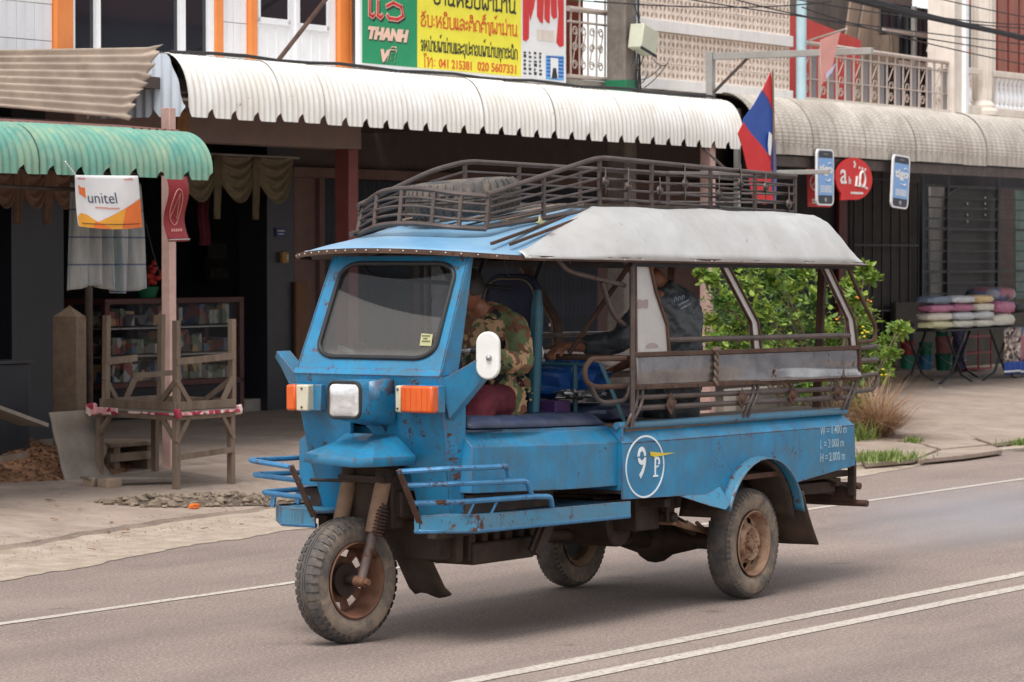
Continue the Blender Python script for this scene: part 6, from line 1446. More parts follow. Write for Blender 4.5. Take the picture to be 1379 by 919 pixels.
sm1 = make_mesh('scroll', scroll((0, 0, .10), .065), M['pale_metal']); sm2 = make_mesh('scroll', MB().tube([(-.09, 0, .02), (-.07, 0, .2), (-.02, 0, .3), (.05, 0, .30), (.06, 0, .24), (.02, 0, .22)], .008, 5), M['pale_metal']); sm3 = make_mesh('scroll', MB().tube([(-.08, 0, .32), (.07, 0, .50), (.05, 0, .56), (-.01, 0, .55), (-.02, 0, .50)], .008, 5), M['pale_metal'])
for k in range(nb + 1):
    s = X0 + k * pitch; inst('bar', me_bar, b2_, (s, FO, 4.05))
    if k < nb:
        if k % 2: inst('flat_bar', me_flat, b2_, (s + pitch / 2, FO + .01, 4.05))
        else:
            for mm in (sm1, sm2, sm3): inst('scroll', mm, b2_, (s + pitch / 2, FO, 4.05))
ec = thing('corner_column', 'cream square column with white edge at the right end of the balcony', 'column', 'B', (19.1, FO, 3.8))
part('shaft', MB().box(18.93, 19.18, FO - .10, FO + .3, 3.75, 6.5), M['cream'], ec, bev=.006); part('white_edge', MB().box(19.185, 19.28, FO - .16, FO + .3, 3.70, 6.5), M['frame_white'], ec)
# things on the balcony
P3 = lambda x, y, o: bp(x, y, o)
pts = [(1060, 20), (1083, 24), (1128, 42), (1160, 55), (1157, 90), (1148, 150), (1060, 150)]
single('leaning_sheet', MB().prism([P3(x, y, 2.0) for x, y in pts], (0, .03, 0)), M['redwall'], 'red sloping panel standing on the wide balcony behind the faded flag', 'panel', 'B', P3(1100, 150, 2.0))
bw = thing('upstairs_wall', 'shabby grey timber wall with a dark grid window at the back of the wide balcony', 'wall', 'B', (16, 3.2, 4))
part('wall', MB().box(13.5, 22.2, 3.25, 3.35, 3.9, 6.6), surf('grey_timber_wall', srgb(118, 106, 100), srgb(90, 80, 76), 6, .85, streak=.5, stretch=(1, 1, .2)), bw)
wa, wb = P3(1190, 40, 3.2), P3(1262, 60, 3.2)
w_ = part('window', MB().box(wa.x, wb.x, 3.2, 3.24, 4.1, 5.75), M['glass_dark'], bw)
mb = MB()
for x in [wa.x + (wb.x - wa.x) * k / 8 for k in range(9)]: mb.box(x - .012, x + .012, 3.17, 3.20, 4.1, 5.75)
part('window_bars', mb, M['iron'], w_)
for z in (4.85, 5.3): part('window_rail', MB().box(wa.x - .1, wb.x + .1, 3.13, 3.18, z, z + .08), M['pale_metal'], w_)
part('window_mullion', MB().box((wa.x + wb.x) / 2 - .04, (wa.x + wb.x) / 2 + .04, 3.12, 3.18, 4.1, 5.75), M['galv'], w_)
me_pl = make_mesh('plank', MB().box(-.08, .08, -.015, .015, 0, 1.9), surf('grey_brown_plank', srgb(142, 120, 102), srgb(112, 96, 84), 5, .85, var=.4, stretch=(1, 1, .2)))
for i, (px, an) in enumerate([(1126, 18), (1134, 16), (1142, 20), (1152, 14), (1166, 4), (1176, 2)]):
    p = P3(px, 150, 2.7 + .03 * i); o = bpy.data.objects.new('plank', me_pl); C.objects.link(o); o.location = f2w('B', (p.x, 2.7 + .03 * i, 4.0)); o.rotation_euler = (0, rad(an), TB); ORG[o.name] = ('B', p)
    o['label'] = 'grey brown plank leaning on the balcony wall behind the red panel'; o['category'] = 'plank'; o['group'] = 'planks leaning on the balcony wall'
for (q1, q2, w0, lab) in (((1178, -10), (1172, 62), .06, 'pale upright metal post standing on the wide balcony'), ((1272, -10), (1250, 72), .09, 'white slanting board at the right of the dark grid window')):
    a, b = P3(*q1, 2.9), P3(*q2, 2.9); single('post' if w0 < .07 else 'slanting_board', MB().beam(a, b, w0, .03, (0, 1, 0)), M['pale_metal'], lab, 'post' if w0 < .07 else 'board', 'B', b)
a = P3(1195, 48, 2.2); single('small_crate', MB().box(a.x - .16, a.x + .16, 2.1, 2.3, a.z - .40, a.z).box(a.x - .12, a.x - .06, 2.08, 2.1, a.z - .38, a.z + .04).box(a.x + .0, a.x + .06, 2.08, 2.1, a.z - .38, a.z + .04), M['wood'], 'small grey slatted crate behind the balcony railing', 'crate', 'B', a)
# faded flag on the balcony
ff = thing('faded_flag', 'small sun-bleached pink and lilac flag drooping from a stick at the steel arm end', 'flag', 'B', bp(1110, 60, -1.0))
part('stick', MB().tube([bp(1090, 55, 1.1), bp(1098, 52, 0), bp(1140, 39, -1.4)], .014, 6), M['pale_metal'], ff)
def fpp(pts, mat, dy=0): part('cloth', MB().prism([Vector((p.x, -1.2 + dy + .04 * math.sin(p.z * 9), p.z)) for p in [bp(x, y, -1.2) for x, y in pts]], (0, .006, 0)), M[mat], ff)
fpp([(1108, 54), (1131, 43), (1128, 70), (1118, 95), (1106, 108), (1103, 116), (1104, 90), (1108, 75)], 'faded_pink'); fpp([(1113, 58), (1127, 50), (1124, 68), (1116, 84), (1112, 72)], 'faded_lilac', -.01); fpp([(1108, 100), (1125, 86), (1116, 98), (1107, 106)], 'faded_lilac', -.012)
# far right house
rh = thing('shop_house', 'house with red brown wooden doors and a cream fluted column at top right', 'building', 'B', (21, FO, 4))
part('slab', MB().box(19.36, 28, FO - .1, FO + 2.5, 3.72, 4.02), M['cream'], rh, bev=.01)
rx0 = bp(1290, 60, 2.6).x
part('wall', MB().box(rx0, 30, 2.6, 2.75, 4.0, 6.6), M['door_brown'], rh)
for k in range(9): part('wall_panel', MB().box(rx0 + 1 + k * .42, rx0 + 1.35 + k * .42, 2.57, 2.6, 4.15, 6.4), M['door_brown'], rh, bev=.01)
d0, d1 = bp(1284, 60, 2.2).x, bp(1315, 60, 2.2).x
dd = part('door', MB().box(d0, d1 + .3, 2.2, 2.26, 4.0, 6.2), surf('orange_brown_door', srgb(176, 96, 60), srgb(160, 84, 52), 4, .45), rh)
for i in range(2):
    for j in range(3):
        a = bp(1296 + i * 9, 16, 2.2).x; part('pane', MB().box(a - .12, a + .06, 2.19, 2.2, 4.72 + j * .36, 5.0 + j * .36), M['glass_dark'], dd)
cc_ = bp(1322.5, 80, FO)
col_ = part('column', MB().lathe([(.001, 4.02), (.24, 4.02), (.24, 4.08), (.19, 4.12), (.19, 4.16), (.135, 4.22), (.13, 6.5), (.001, 6.5)], (cc_.x, FO, 0), n=24), M['cream'], rh)
mb = MB()
for k in range(12): a = 2 * math.pi * k / 12; mb.cyl((cc_.x + .128 * math.cos(a), FO + .128 * math.sin(a), 4.25), (cc_.x + .128 * math.cos(a), FO + .128 * math.sin(a), 6.4), .014, n=5)
part('flute', mb, M['cream'], col_)
part('pilaster', MB().box(bp(1334, 60, 1.6).x, bp(1341, 60, 1.6).x, 1.6, 1.9, 4.0, 6.5), M['cream'], rh)
bme = make_mesh('baluster', MB().lathe([(.001, 0), (.05, 0), (.05, .03), (.03, .05), (.055, .12), (.05, .18), (.028, .28), (.035, .31), (.026, .34), (.04, .40), (.05, .43), (.001, .43)], (0, 0, 0), n=14), M['frame_white'])
xs = [19.40, 19.62, ] + [20.60 + k * .155 for k in range(12)]
for s in xs: inst('baluster', bme, rh, (s, FO, 4.14))
part('balustrade_rail', MB().box(cc_.x + .2, 22.6, FO - .09, FO + .09, 4.575, 4.66), M['cream'], rh, bev=.01); part('balustrade_base', MB().box(cc_.x + .2, 22.6, FO - .09, FO + .09, 4.022, 4.138), M['cream'], rh, bev=.01)
part('balustrade_rail', MB().box(19.29, cc_.x - .2, FO - .09, FO + .09, 4.575, 4.66), M['cream'], rh, bev=.01); part('balustrade_base', MB().box(19.29, cc_.x - .2, FO - .09, FO + .09, 4.022, 4.138), M['cream'], rh, bev=.01)
# overhead cables
def cable(pts, r_, lab='thin black overhead cable crossing the upper right house front', grp='thin overhead cables'):
    P = [bp(x, y, -.2) for x, y in pts]; n = 16; out = []
    out = [P[0] * (1 - t) ** 2 + P[1] * 2 * t * (1 - t) + P[2] * t * t for t in [k / n for k in range(n + 1)]]
    single('overhead_cable', MB().tube(out, r_, 5), M['wire'], lab, 'cable', 'B', out[0], group=grp)
for p in ([(985, -2), (1090, 30), (1395, 75)], [(1080, 10), (1190, 50), (1395, 90)], [(800, 2), (1000, 18), (1120, 2)], [(1050, -5), (1200, 25), (1395, 40)], [(1130, -5), (1250, 30), (1395, 34)], [(830, -20), (960, 12), (1395, 62)], [(1250, -5), (1320, 12), (1395, 26)]): cable(p, .008)
for k in range(12):
    dy = R.uniform(-4, 5); dy2 = R.uniform(-3, 5); cable([(1120 + k * 3, -6 + dy * .4), (1240, 24 + dy), (1400, 55 + dy2)], R.uniform(.008, .016), 'black cable in the thick bundle sagging across the top right', 'cables of the thick bundle')
# ================================================================== HANGING SIGNS (frame B, o ~ 0)
def hang(px, py, wpx, hpx, ang, o, name, label):
    c_ = bp(px, py, o); w_ = (bp(px + wpx / 2, py, o).x - bp(px - wpx / 2, py, o).x); h_ = bp(px, py - hpx / 2, o).z - bp(px, py + hpx / 2, o).z; a = rad(ang)
    def f(v): return (c_.x + (v[0] * math.cos(a) + v[2] * math.sin(a) * w_ / h_ * .0 + v[2] * math.sin(a)), c_.y + v[1], c_.z + v[2] * math.cos(a) - v[0] * math.sin(a) * .5)
    t = thing(name, label, 'sign', 'B', c_); return t, f, w_, h_
def phone(px, py, wpx, hpx, ang, label):
    t, f, w_, h_ = hang(px, py, wpx, hpx, ang, -.06, 'phone_sign', label)
    part('board', MB().prism([(a, 0, b) for a, b in rrect(w_, h_, w_ * .16)], (0, .02, 0)).mapped(f), M['frame_white'], t)
    part('face', MB().prism([(a, -.004, b) for a, b in rrect(w_ * .84, h_ * .94, w_ * .10)], (0, .003, 0)).mapped(f), M['phone_black'], t)
    part('screen', MB().box(-w_ * .42, w_ * .42, -.009, -.006, -h_ * .32, h_ * .34).mapped(f), M['phone_blue'], t)
    def tx(s_, size, z, k=1, bold=0):
        vs, fs = letters(s_, size, .002, 0, 'CENTER', bold); ww = max(v.x for v in vs) - min(v.x for v in vs); q_ = w_ * k / ww
        part('lettering', MB().add([(v.x * q_, -.012, z + v.y) for v in vs], fs).mapped(f), M['ink_white'], t)
    tx('tigo', h_ * .22, h_ * .08, .78, .006)
    part('smile', MB().tube([(w_ * .13 * math.sin(a) + w_ * .1, -.012, -h_ * .03 - h_ * .035 * math.cos(a)) for a in [rad(-80 + 16 * k) for k in range(11)]], h_ * .010, 5).mapped(f), M['ink_white'], t)
    part('circumflex', MB().tube([(w_ * .12, -.012, h_ * .24), (w_ * .22, -.012, h_ * .265), (w_ * .32, -.012, h_ * .24)], h_ * .008, 5).mapped(f), M['ink_white'], t)
    mb = MB()
    for r_ in range(4):
        x = -w_ * .3
        while x < w_ * .3: q_ = R.uniform(.02, .05); mb.box(x, x + q_, -.012, -.0095, -h_ * (.17 + .032 * r_), -h_ * (.17 + .032 * r_) + h_ * .02); x += q_ + .012
    part('small_print', mb.mapped(f), M['ink_white'], t)
    part('home_button', MB().cyl((0, -.004, -h_ * .40), (0, -.009, -h_ * .40), w_ * .06, n=10).mapped(f), M['galv'], t); part('earpiece', MB().box(-w_ * .12, w_ * .12, -.008, -.0045, h_ * .405, h_ * .415).mapped(f), M['galv'], t)
phone(1111.5, 239, 23, 76, 0, 'pale blue phone-shaped hanging sign overlapped by the end of the steel arm')
phone(1213, 245, 23, 72, 6, 'blue phone-shaped hanging sign tilted, right of the round red sign')
t, f, w_, h_ = hang(1103, 246, 32, 66, 0, .2, 'hanging_banner', 'small red banner with a white ring partly hidden behind the left phone sign')
part('cloth', MB().prism([(-w_ / 2, 0, h_ / 2), (w_ / 2, 0, h_ / 2), (w_ / 2, 0, -h_ / 2), (-w_ / 2 + .03, 0, -h_ / 2)], (0, .01, 0)).mapped(f), M['sign_red'], t)
part('ring', MB().tube([(-w_ * .1 + w_ * .28 * math.cos(a), -.004, h_ * .17 * math.sin(a)) for a in [k * math.pi / 12 for k in range(24)]], .008, 5, True).mapped(f), M['ink_white'], t)
part('ring_stroke', MB().tube([(-w_ * .3, -.004, -h_ * .08), (0, -.004, h_ * .14), (.02, -.004, -h_ * .1)], .008, 5).mapped(f), M['ink_white'], t)
part('lettering', MB().box(-w_ * .3, w_ * .2, -.004, -.001, -h_ * .38, -h_ * .34).box(-w_ * .3, w_ * .3, -.004, -.001, -h_ * .43, -h_ * .40).mapped(f), M['ink_white'], t)
t, f, w_, h_ = hang(1150.5, 241, 49, 57, 0, -.02, 'speech_bubble_sign', 'round red speech bubble sign with white letters under the taupe awning')
ol = [(w_ / 2 * math.cos(a), 0, h_ / 2 * math.sin(a)) for a in [2 * math.pi * k / 40 for k in range(40)]]; ol = [p for p in ol if not (p[0] < -w_ * .08 and p[2] < -h_ * .38 and p[0] > -w_ * .30)]
i0 = [k for k, p in enumerate(ol) if p[0] < -w_ * .29 and p[2] < 0][-1]; ol.insert(i0 + 1, (-w_ * .36, 0, -h_ * .52))
part('board', MB().prism(ol, (0, .02, 0)).mapped(f), M['bubble_red'], t, smooth=False)
def btx(s_, x, z, size, k=1, bold=.004):
    vs, fs = letters(s_, size, .002, 0, 'LEFT', bold); part('lettering', MB().add([(x + v.x * k * 1.45, -.006, z + v.y) for v in vs], fs).mapped(f), M['ink_white'], t)
btx('a', -w_ * .40, -h_ * .12, .36, .85); btx('h', -w_ * .17, -h_ * .12, .12, .8); part('lettering', MB().tube([(w_ * .06, -.006, h_ * .06), (w_ * .03, -.006, -h_ * .16), (w_ * .12, -.006, -h_ * .18), (w_ * .16, -.006, h_ * .08)], .016, 5).tube([(w_ * .21 + w_ * .075 * math.cos(a), -.006, h_ * .18 * math.sin(a)) for a in [k * math.pi / 10 for k in range(20)]], .016, 5, True).mapped(f), M['ink_white'], t)
mb = MB()
for k, (x, z) in enumerate([(-.02, .36), (0, .31), (-.02, .26), (.12, .24), (.2, .22), (.28, .2), (.28, -.22), (.33, -.24)]): mb.box(w_ * x, w_ * x + .035, -.004, -.001, h_ * z, h_ * z + .03)
for k in range(7): mb.box(-w_ * .1 + k * .05, -w_ * .1 + k * .05 + .04, -.004, -.001, -h_ * .36, -h_ * .31)
part('small_print', mb.mapped(f), M['ink_white'], t)
# phone company banner under the green awning
def banner(u, v): 
    T0, T1 = bp(101, 236, -1.55), bp(183, 237, -1.55); B0_, B1 = bp(108, 305, -1.5), bp(193, 306, -1.5)
    p = T0.lerp(T1, u).lerp(B0_.lerp(B1, u), v); return p + Vector((0, .02 * math.sin(u * 5 + v * 2), -.02 * math.sin(math.pi * u) * v))
bn = thing('fabric_banner', 'white and orange phone company banner hanging from the green awning edge', 'banner', 'B', banner(0, 0))
part('cloth', MB().grid(banner, 20, 16), M['sign_white'], bn, solid=.004)
def on(u, v, d=.006): return banner(u, v) + Vector((0, -d, 0))
def inpoly(x, y, P):
    c = False; n = len(P)
    for i in range(n):
        (x1, y1), (x2, y2) = P[i], P[(i + 1) % n]
        if (y1 > y) != (y2 > y) and x < (x2 - x1) * (y - y1) / (y2 - y1) + x1: c = not c
    return c
def patch(uv, mat, d, name='print_panel'):
    u0, u1 = min(p[0] for p in uv), max(p[0] for p in uv); v0, v1 = min(p[1] for p in uv), max(p[1] for p in uv); nu = max(4, int((u1 - u0) * 130)); nv = max(3, int((v1 - v0) * 110))
    part(name, MB().grid(lambda u, v: on(u0 + (u1 - u0) * u, v0 + (v1 - v0) * v, d), nu, nv, lambda u, v: inpoly(u0 + (u1 - u0) * u, v0 + (v1 - v0) * v, uv)), M[mat], bn)
patch([(.28, .88), (1, .44), (1, 1), (.44, 1.0)], 'u_orange', .004); patch([(.28, .88), (.72, .61), (.62, 1.0), (.44, 1.0)], 'u_amber', .006); patch([(0, .80), (.06, .735), (.14, .75), (.28, .88), (.44, 1.0), (0, 1)], 'u_amber', .007); patch([(.25, .86), (.30, .89), (.46, 1.0), (.2, 1.0), (.22, .93)], 'u_orange', .009)
patch([(.05, .18), (.10, .24), (.16, .24), (.16, .44), (.10, .38), (.06, .36)], 'u_orange', .006, 'printed_mark'); patch([(.04, .05), (.18, .05), (.18, .08), (.04, .08)], 'faded_pink', .006, 'printed_mark'); patch([(.76, .06), (.9, .05), (.9, .085), (.76, .09)], 'faded_pink', .006, 'printed_mark'); patch([(.28, .59), (.62, .60), (.62, .63), (.28, .62)], 'faded_pink', .006, 'printed_mark')
vs, fs = letters('unitel', 1, .002, 0, 'LEFT', -.004); ww = max(v.x for v in vs)
part('lettering', MB().add([on(.18 + v.x / ww * .42, .52 - v.y * .30, .0075) for v in vs], fs), M['u_navy'], bn)
part('print_line', MB().tube([on(.05 + .9 * t, .93 - .02 * math.sin(t * 3), .01) for t in [k / 12 for k in range(13)]], .003, 4), M['ink_black'], bn); part('cord', MB().tube([on(0, 0), on(0, 0) + Vector((-.12, 0, .10))], .006, 5), M['ink_white'], bn)
def rb(u, v):
    T0, T1 = bp(216, 236, -.14), bp(243, 236, -.14); B0_, B1 = bp(217, 326, -.14), bp(245, 325, -.14); p = T0.lerp(T1, u).lerp(B0_.lerp(B1, u), v); return p + Vector((0, -.06 - .03 * math.sin(v * 7), 0))
rbn = thing('fabric_banner', 'narrow dark red banner hanging on the pale pink post', 'banner', 'B', rb(0, 0)); part('cloth', MB().grid(rb, 6, 14), M['banner_red'], rbn, solid=.004)
part('ring', MB().tube([rb(.48 + .26 * math.cos(a), .48 + .27 * math.sin(a)) + Vector((0, -.006, 0)) for a in [k * math.pi / 12 for k in range(24)]], .004, 4, True), M['faded_pink'], rbn); part('ring_stroke', MB().tube([rb(.3, .62) + Vector((0, -.006, 0)), rb(.55, .28) + Vector((0, -.006, 0)), rb(.6, .66) + Vector((0, -.006, 0)), rb(.36, .56) + Vector((0, -.006, 0))], .004, 4), M['faded_pink'], rbn)
mb = MB()
for k in range(5): a = rb(.25 + .11 * k, .85) + Vector((0, -.006, 0)); mb.box(a.x, a.x + .02, a.y - .001, a.y + .001, a.z, a.z + .025)
part('small_print', mb, M['faded_pink'], rbn); part('hem_rod', MB().tube([rb(0, .97) + Vector((0, -.01, 0)), rb(1, .97) + Vector((0, -.01, 0))], .006, 5), M['galv'], rbn)
# small orange talisman plate
a = bp(276, 160, .9); single('wall_plaque', MB().box(a.x - .09, a.x + .09, 1.15, 1.19, a.z - .12, a.z + .08), surf('brass_brown_plate', srgb(150, 110, 60), srgb(110, 70, 44), 12, .6), 'small brown gold plaque hanging on the veranda beam', 'plaque', 'B', (a.x, 1.15, a.z), bev=.006)
# hanging plaid cloth
def cl(u, v):
    T0, T1 = bp(98, 244, -1.0), bp(186, 244, -1.0); a = T0.x + (T1.x - T0.x) * u + .10 * v * (u > .75) * (u - .75) * 4; zb_ = bp(100, 392, -1.0).z + .10 * max(0, (u - .6)) ; z = T0.z + (zb_ - T0.z) * v + .04 * math.sin(u * 6) * v
    return Vector((a, -1.0 + .055 * math.sin(u * 31 + v * 1.2) * (.5 + .5 * v) + .02 * math.sin(u * 70), z))
single('hanging_cloth', MB().grid(cl, 90, 24), M['plaid'], 'faded grey plaid cloth hanging in folds below the white and orange banner', 'cloth', 'B', cl(0, 0), solid=.004)
# ================================================================== LEFT PROPS
def ground_at(px, py):       # point of the pavement surface seen there
    z = .15
    for _ in range(4): p = gb(px, py, z); z = zg(p.x, p.y)
    return Vector((p.x, p.y, z))
Wd = M['wood']
f2 = ground_at(238, 661); u_ = Vector((.82, .03, 0)); v_ = Vector((-.36, .93, 0)); H1 = .60
# in frame B: u_ along the row, v_ into the depth
fL = ground_at(130, 648)
v_ = Vector((.225, .974, 0)) * 1.05
f3 = ground_at(315, 653); u_ = Vector((f3.x - f2.x, f3.y - f2.y, 0))
tb = thing('wooden_table', 'weathered wooden table with a pink oilcloth edge, standing on its legs beside the pink post', 'table', 'B', f2)
legs = [(0, 0), (1, 0), (0, 1), (1, 1)]
def Tp(a, b, z): return Vector((f2.x, f2.y, 0)) + u_ * a + v_ * b + Vector((0, 0, z))
ztop = bp(238, 557, f2.y).z
for a, b in legs: p = Tp(a * .96 + .02, b * .96 + .02, zg(f2.x, f2.y) - .02); part('leg', MB().beam(p, Tp(a * .96 + .02, b * .96 + .02, ztop - .01), .052, .052, u_), Wd, tb, bev=.004)
for (a0, b0), (a1, b1), z in (((0, 0), (1, 0), ztop - .03), ((0, 0), (0, 1), ztop - .03), ((1, 0), (1, 1), ztop - .03), ((0, 1), (1, 1), ztop - .03)): part('apron_rail', MB().beam(Tp(a0, b0, z), Tp(a1, b1, z), .03, .055), Wd, tb, bev=.003)
part('stretcher', MB().beam(Tp(.02, 0, .40), Tp(.98, 0, .43), .025, .045), Wd, tb)
for a, b, da, db in ((0, 0, .2, 0), (1, 0, -.2, 0), (0, 0, 0, .17), (0, 1, 0, -.17), (0, 1, .2, 0)): part('corner_brace', MB().beam(Tp(a, b, ztop - .24), Tp(a + da, b + db, ztop - .05), .025, .04), Wd, tb)
part('table_top', MB().prism([Tp(-.03, -.03, ztop), Tp(1.03, -.03, ztop), Tp(1.03, 1.03, ztop), Tp(-.03, 1.03, ztop)], (0, 0, .018)), M['fibre'], tb)
def oil(A, B_):
    def fn(u, v):
        p = A.lerp(B_, u); k = .5 + .5 * noise.noise(Vector((u * 5, 1, 0))); return p + Vector((0, 0, .022 - v * (.045 + .03 * k))) + Vector((0, -.012 - .012 * math.sin(u * 40) * v, 0))
    return MB().grid(fn, 50, 4)
oc = part('oilcloth', oil(Tp(-.04, -.04, ztop), Tp(1.05, -.04, ztop)).mapped(lambda v: Vector((v.x, v.y, ztop + (v.z - ztop) * (.35 + .5 * abs(noise.noise(Vector((v.x * 3, 0, 0)))))))), M['tablecloth'], tb, solid=.003); part('oilcloth', oil(Tp(-.04, 1.04, ztop), Tp(-.04, .72, ztop)), M['tablecloth'], tb, solid=.003); part('oilcloth', oil(Tp(-.035, .60, ztop - .02), Tp(-.035, -.04, ztop - .02)).mapped(lambda v: Vector((v.x, v.y, ztop + (v.z - ztop) * .3))), M['tablecloth'], tb, solid=.004)
part('cloth_corner', lump(Tp(-.04, -.04, ztop), .03, .03, .035, .4, 5, 2, 12), M['tablecloth'], tb); part('cloth_corner', lump(Tp(1.05, -.02, ztop), .03, .03, .04, .4, 5, 3, 12), M['tablecloth'], tb); part('cloth_corner', lump(Tp(-.04, 1.04, ztop), .03, .06, .05, .4, 5, 4, 12), M['tablecloth'], tb)
t2 = thing('upturned_table', 'wooden table lying upside down on the other table, its legs pointing up', 'table', 'B', Tp(0, 0, ztop + .02))
zz = ztop + .022; zu = bp(240, 432, f2.y).z
for a, b in ((.03, .02), (1.0, .02), (.02, .90), (1.0, .92)): 
    h_ = zu if b < .5 else zu + .03
    part('leg', MB().beam(Tp(a, b, zz), Tp(a + (0 if b < .5 else .02), b, h_), .052, .052, u_), Wd, t2, bev=.004)
for A, B_ in (((0, 0), (1.02, 0)), ((0, 0), (0, .95)), ((1.02, 0), (1.0, .95)), ((0, .95), (1.0, .95))): part('apron_rail', MB().beam(Tp(*A, zz + .035), Tp(*B_, zz + .035), .03, .07), Wd, t2, bev=.003)
part('stretcher', MB().beam(Tp(0, 0, zz + .40), Tp(1.02, 0, zz + .43), .025, .055), Wd, t2); part('stretcher', MB().beam(Tp(.02, .88, zz + .38), Tp(.62, .95, zz + .40), .025, .055), Wd, t2); part('stretcher', MB().beam(Tp(.2, .7, zz + .26), Tp(.9, .6, zz + .28), .025, .045), Wd, t2)
for a, b, da, db in ((0, 0, .22, 0), (1, 0, -.2, 0), (1, 0, -.05, .3), (0, .9, .2, 0), (0, 0, 0, .2), (.62, .95, -.18, 0)): part('corner_brace', MB().beam(Tp(a, b, zz + .25), Tp(a + da, b + db, zz + .06), .025, .045), Wd, t2)
# low bench under the table
p = ground_at(168, 641); lb = thing('low_bench', 'low rough wooden bench pushed under the standing table', 'bench', 'B', p)
q0, q1 = bp(137, 600, p.y + .35), bp(204, 600, p.y + .35)
part('seat', MB().box(q0.x, q1.x, p.y + .25, p.y + .7, .42, .46), Wd, lb, bev=.01); part('apron_rail', MB().box(q0.x + .02, q1.x - .05, p.y + .27, p.y + .31, .30, .37), Wd, lb)
for x in (q0.x + .1, q1.x - .12): part('leg', MB().box(x, x + .08, p.y + .3, p.y + .6, .12, .42), M['wood_post'], lb)
# bricks and a loose board
for i, (px, py, l, lab) in enumerate(((124, 654, .10, 'small pale brick at the foot of the left table leg'), (148, 656, .2, 'worn pale brick lying between the table leg and the loose board'))):
    p = ground_at(px, py); single('brick', MB().box(p.x - l / 2, p.x + l / 2, p.y - .05, p.y + .06, p.z - .01, p.z + .075), M['brick'], lab, 'brick', 'B', p, bev=.012)
p = ground_at(182, 655); single('loose_board', MB().beam(p + Vector((-.35, .25, .08)), p + Vector((.55, -.1, .04)), .14, .025), M['fibre'], 'broken grey board lying on the ground under the table', 'board', 'B', p, bev=.004)
# grey counter box, posts
p = bp(40, 612, .35); xa, xb = bp(-60, 500, .35).x, bp(40, 500, .35).x; zt = bp(40, 485, .35).z
ctr = thing('stone_counter', 'dark granite clad counter at the far left behind the rubbish heap', 'counter', 'B', (xb, .35, .2))
part('body', MB().box(xa, xb, .35, 1.1, .15, zt - .03), M['dark_tile'], ctr, bev=.006); part('top', MB().box(xa, xb + .03, .32, 1.12, zt - .028, zt), M['dark_tile'], ctr, bev=.004)
pc = bp(98, 500, .55); zt = bp(97, 412, .55).z; w_ = .065
gp = thing('gate_post', 'old brown post with a pointed cap standing left of the table legs', 'post', 'B', (pc.x, .55, .2))
part('shaft', MB().box(pc.x - w_, pc.x + w_, .45, .72, .15, zt - .10), M['wood_post'], gp, bev=.008); part('cap', MB().add([(pc.x - w_, .45, zt - .098), (pc.x + w_, .45, zt - .098), (pc.x + w_, .72, zt - .098), (pc.x - w_, .72, zt - .098), (pc.x, .585, zt)], [(0, 1, 4), (1, 2, 4), (2, 3, 4), (3, 0, 4), (0, 3, 2, 1)]), M['wood_post'], gp)
pc = bp(119.5, 450, .6); single('steel_post', MB().cyl((pc.x, .6, .15), (pc.x, .6, 2.9), .035), M['rust_dark'], 'dark brown round steel post under the plaid cloth', 'post', 'B', (pc.x, .6, .15))
a = bp(180, 370, 1.2); single('cord', MB().tube([bp(196, 300, .3), bp(206, 340, .3), bp(216, 372, .3)], .004, 5), M['wire'], 'thin cord hanging between the plaid cloth and the pink post', 'cord', 'B', a)
# curled fibre sheet
A, B_ = bp(66, 600, .05), bp(127, 600, .05)
def cs_(u, v):
    x = A.x + (B_.x - A.x) * u; z = .14 + (bp(66, 556, .05).z - .14) * (1 - v); bend = .05 * math.sin(v * 15) * (.3 + .7 * u); return Vector((x + .6 * bend * u, .05 - .18 * v - .25 * bend - .25 * (1 - u) * v * 0, z))
single('fibre_sheet', MB().grid(cs_, 10, 60), M['fibre'], 'curved grey fibre cement sheet standing beside the rubbish heap', 'sheet', 'B', Vector((B_.x, .05, .2)), solid=.012)
p0, p1 = bp(-30, 548, -.1), bp(46, 572, -.1)
lp = thing('lean_board', 'grey worn board propped up over the rubbish heap at far left', 'board', 'B', p1); part('board', MB().beam(p0 + Vector((0, .1, .05)), p1 + Vector((0, 0, .0)), .35, .03, (0, 0, 1)), M['fibre'], lp); part('support', MB().beam(bp(-20, 622, -.1), bp(35, 612, -.1), .05, .05), Wd, lp)
# heap of leaves
hc = ground_at(45, 640)
def heap(u, v):
    a = 2 * math.pi * u; r_ = v; x = hc.x + .25 + 1.35 * r_ * math.cos(a); y = hc.y + .35 + .62 * r_ * math.sin(a); h_ = .30 * max(0, 1 - r_) ** .9 * (1 + .4 * noise.noise(Vector((x * 3, y * 3, 0)))); return Vector((x, y, zg(x, y) - .01 + h_ + .015 * noise.noise(Vector((x * 14, y * 14, 1)))))
mb = MB().grid(heap, 60, 24); 
for k in range(2600):
    u, v = R.random(), R.random() ** .6; p = heap(u, v) + Vector((0, 0, .012)); a = R.uniform(0, 6.28); d = Vector((math.cos(a), math.sin(a), R.uniform(-.5, .5))) * R.uniform(.012, .03); e = Vector((-math.sin(a), math.cos(a), R.uniform(-.5, .5))) * .010
    mb.add([p - d, p + e, p + d, p - e], [(0, 1, 2, 3)])
single('leaf_heap', mb, M['litter'], 'heap of dry brown leaves and rubbish at the far left of the pavement', 'rubbish heap', 'B', hc, kind='stuff', smooth=False)
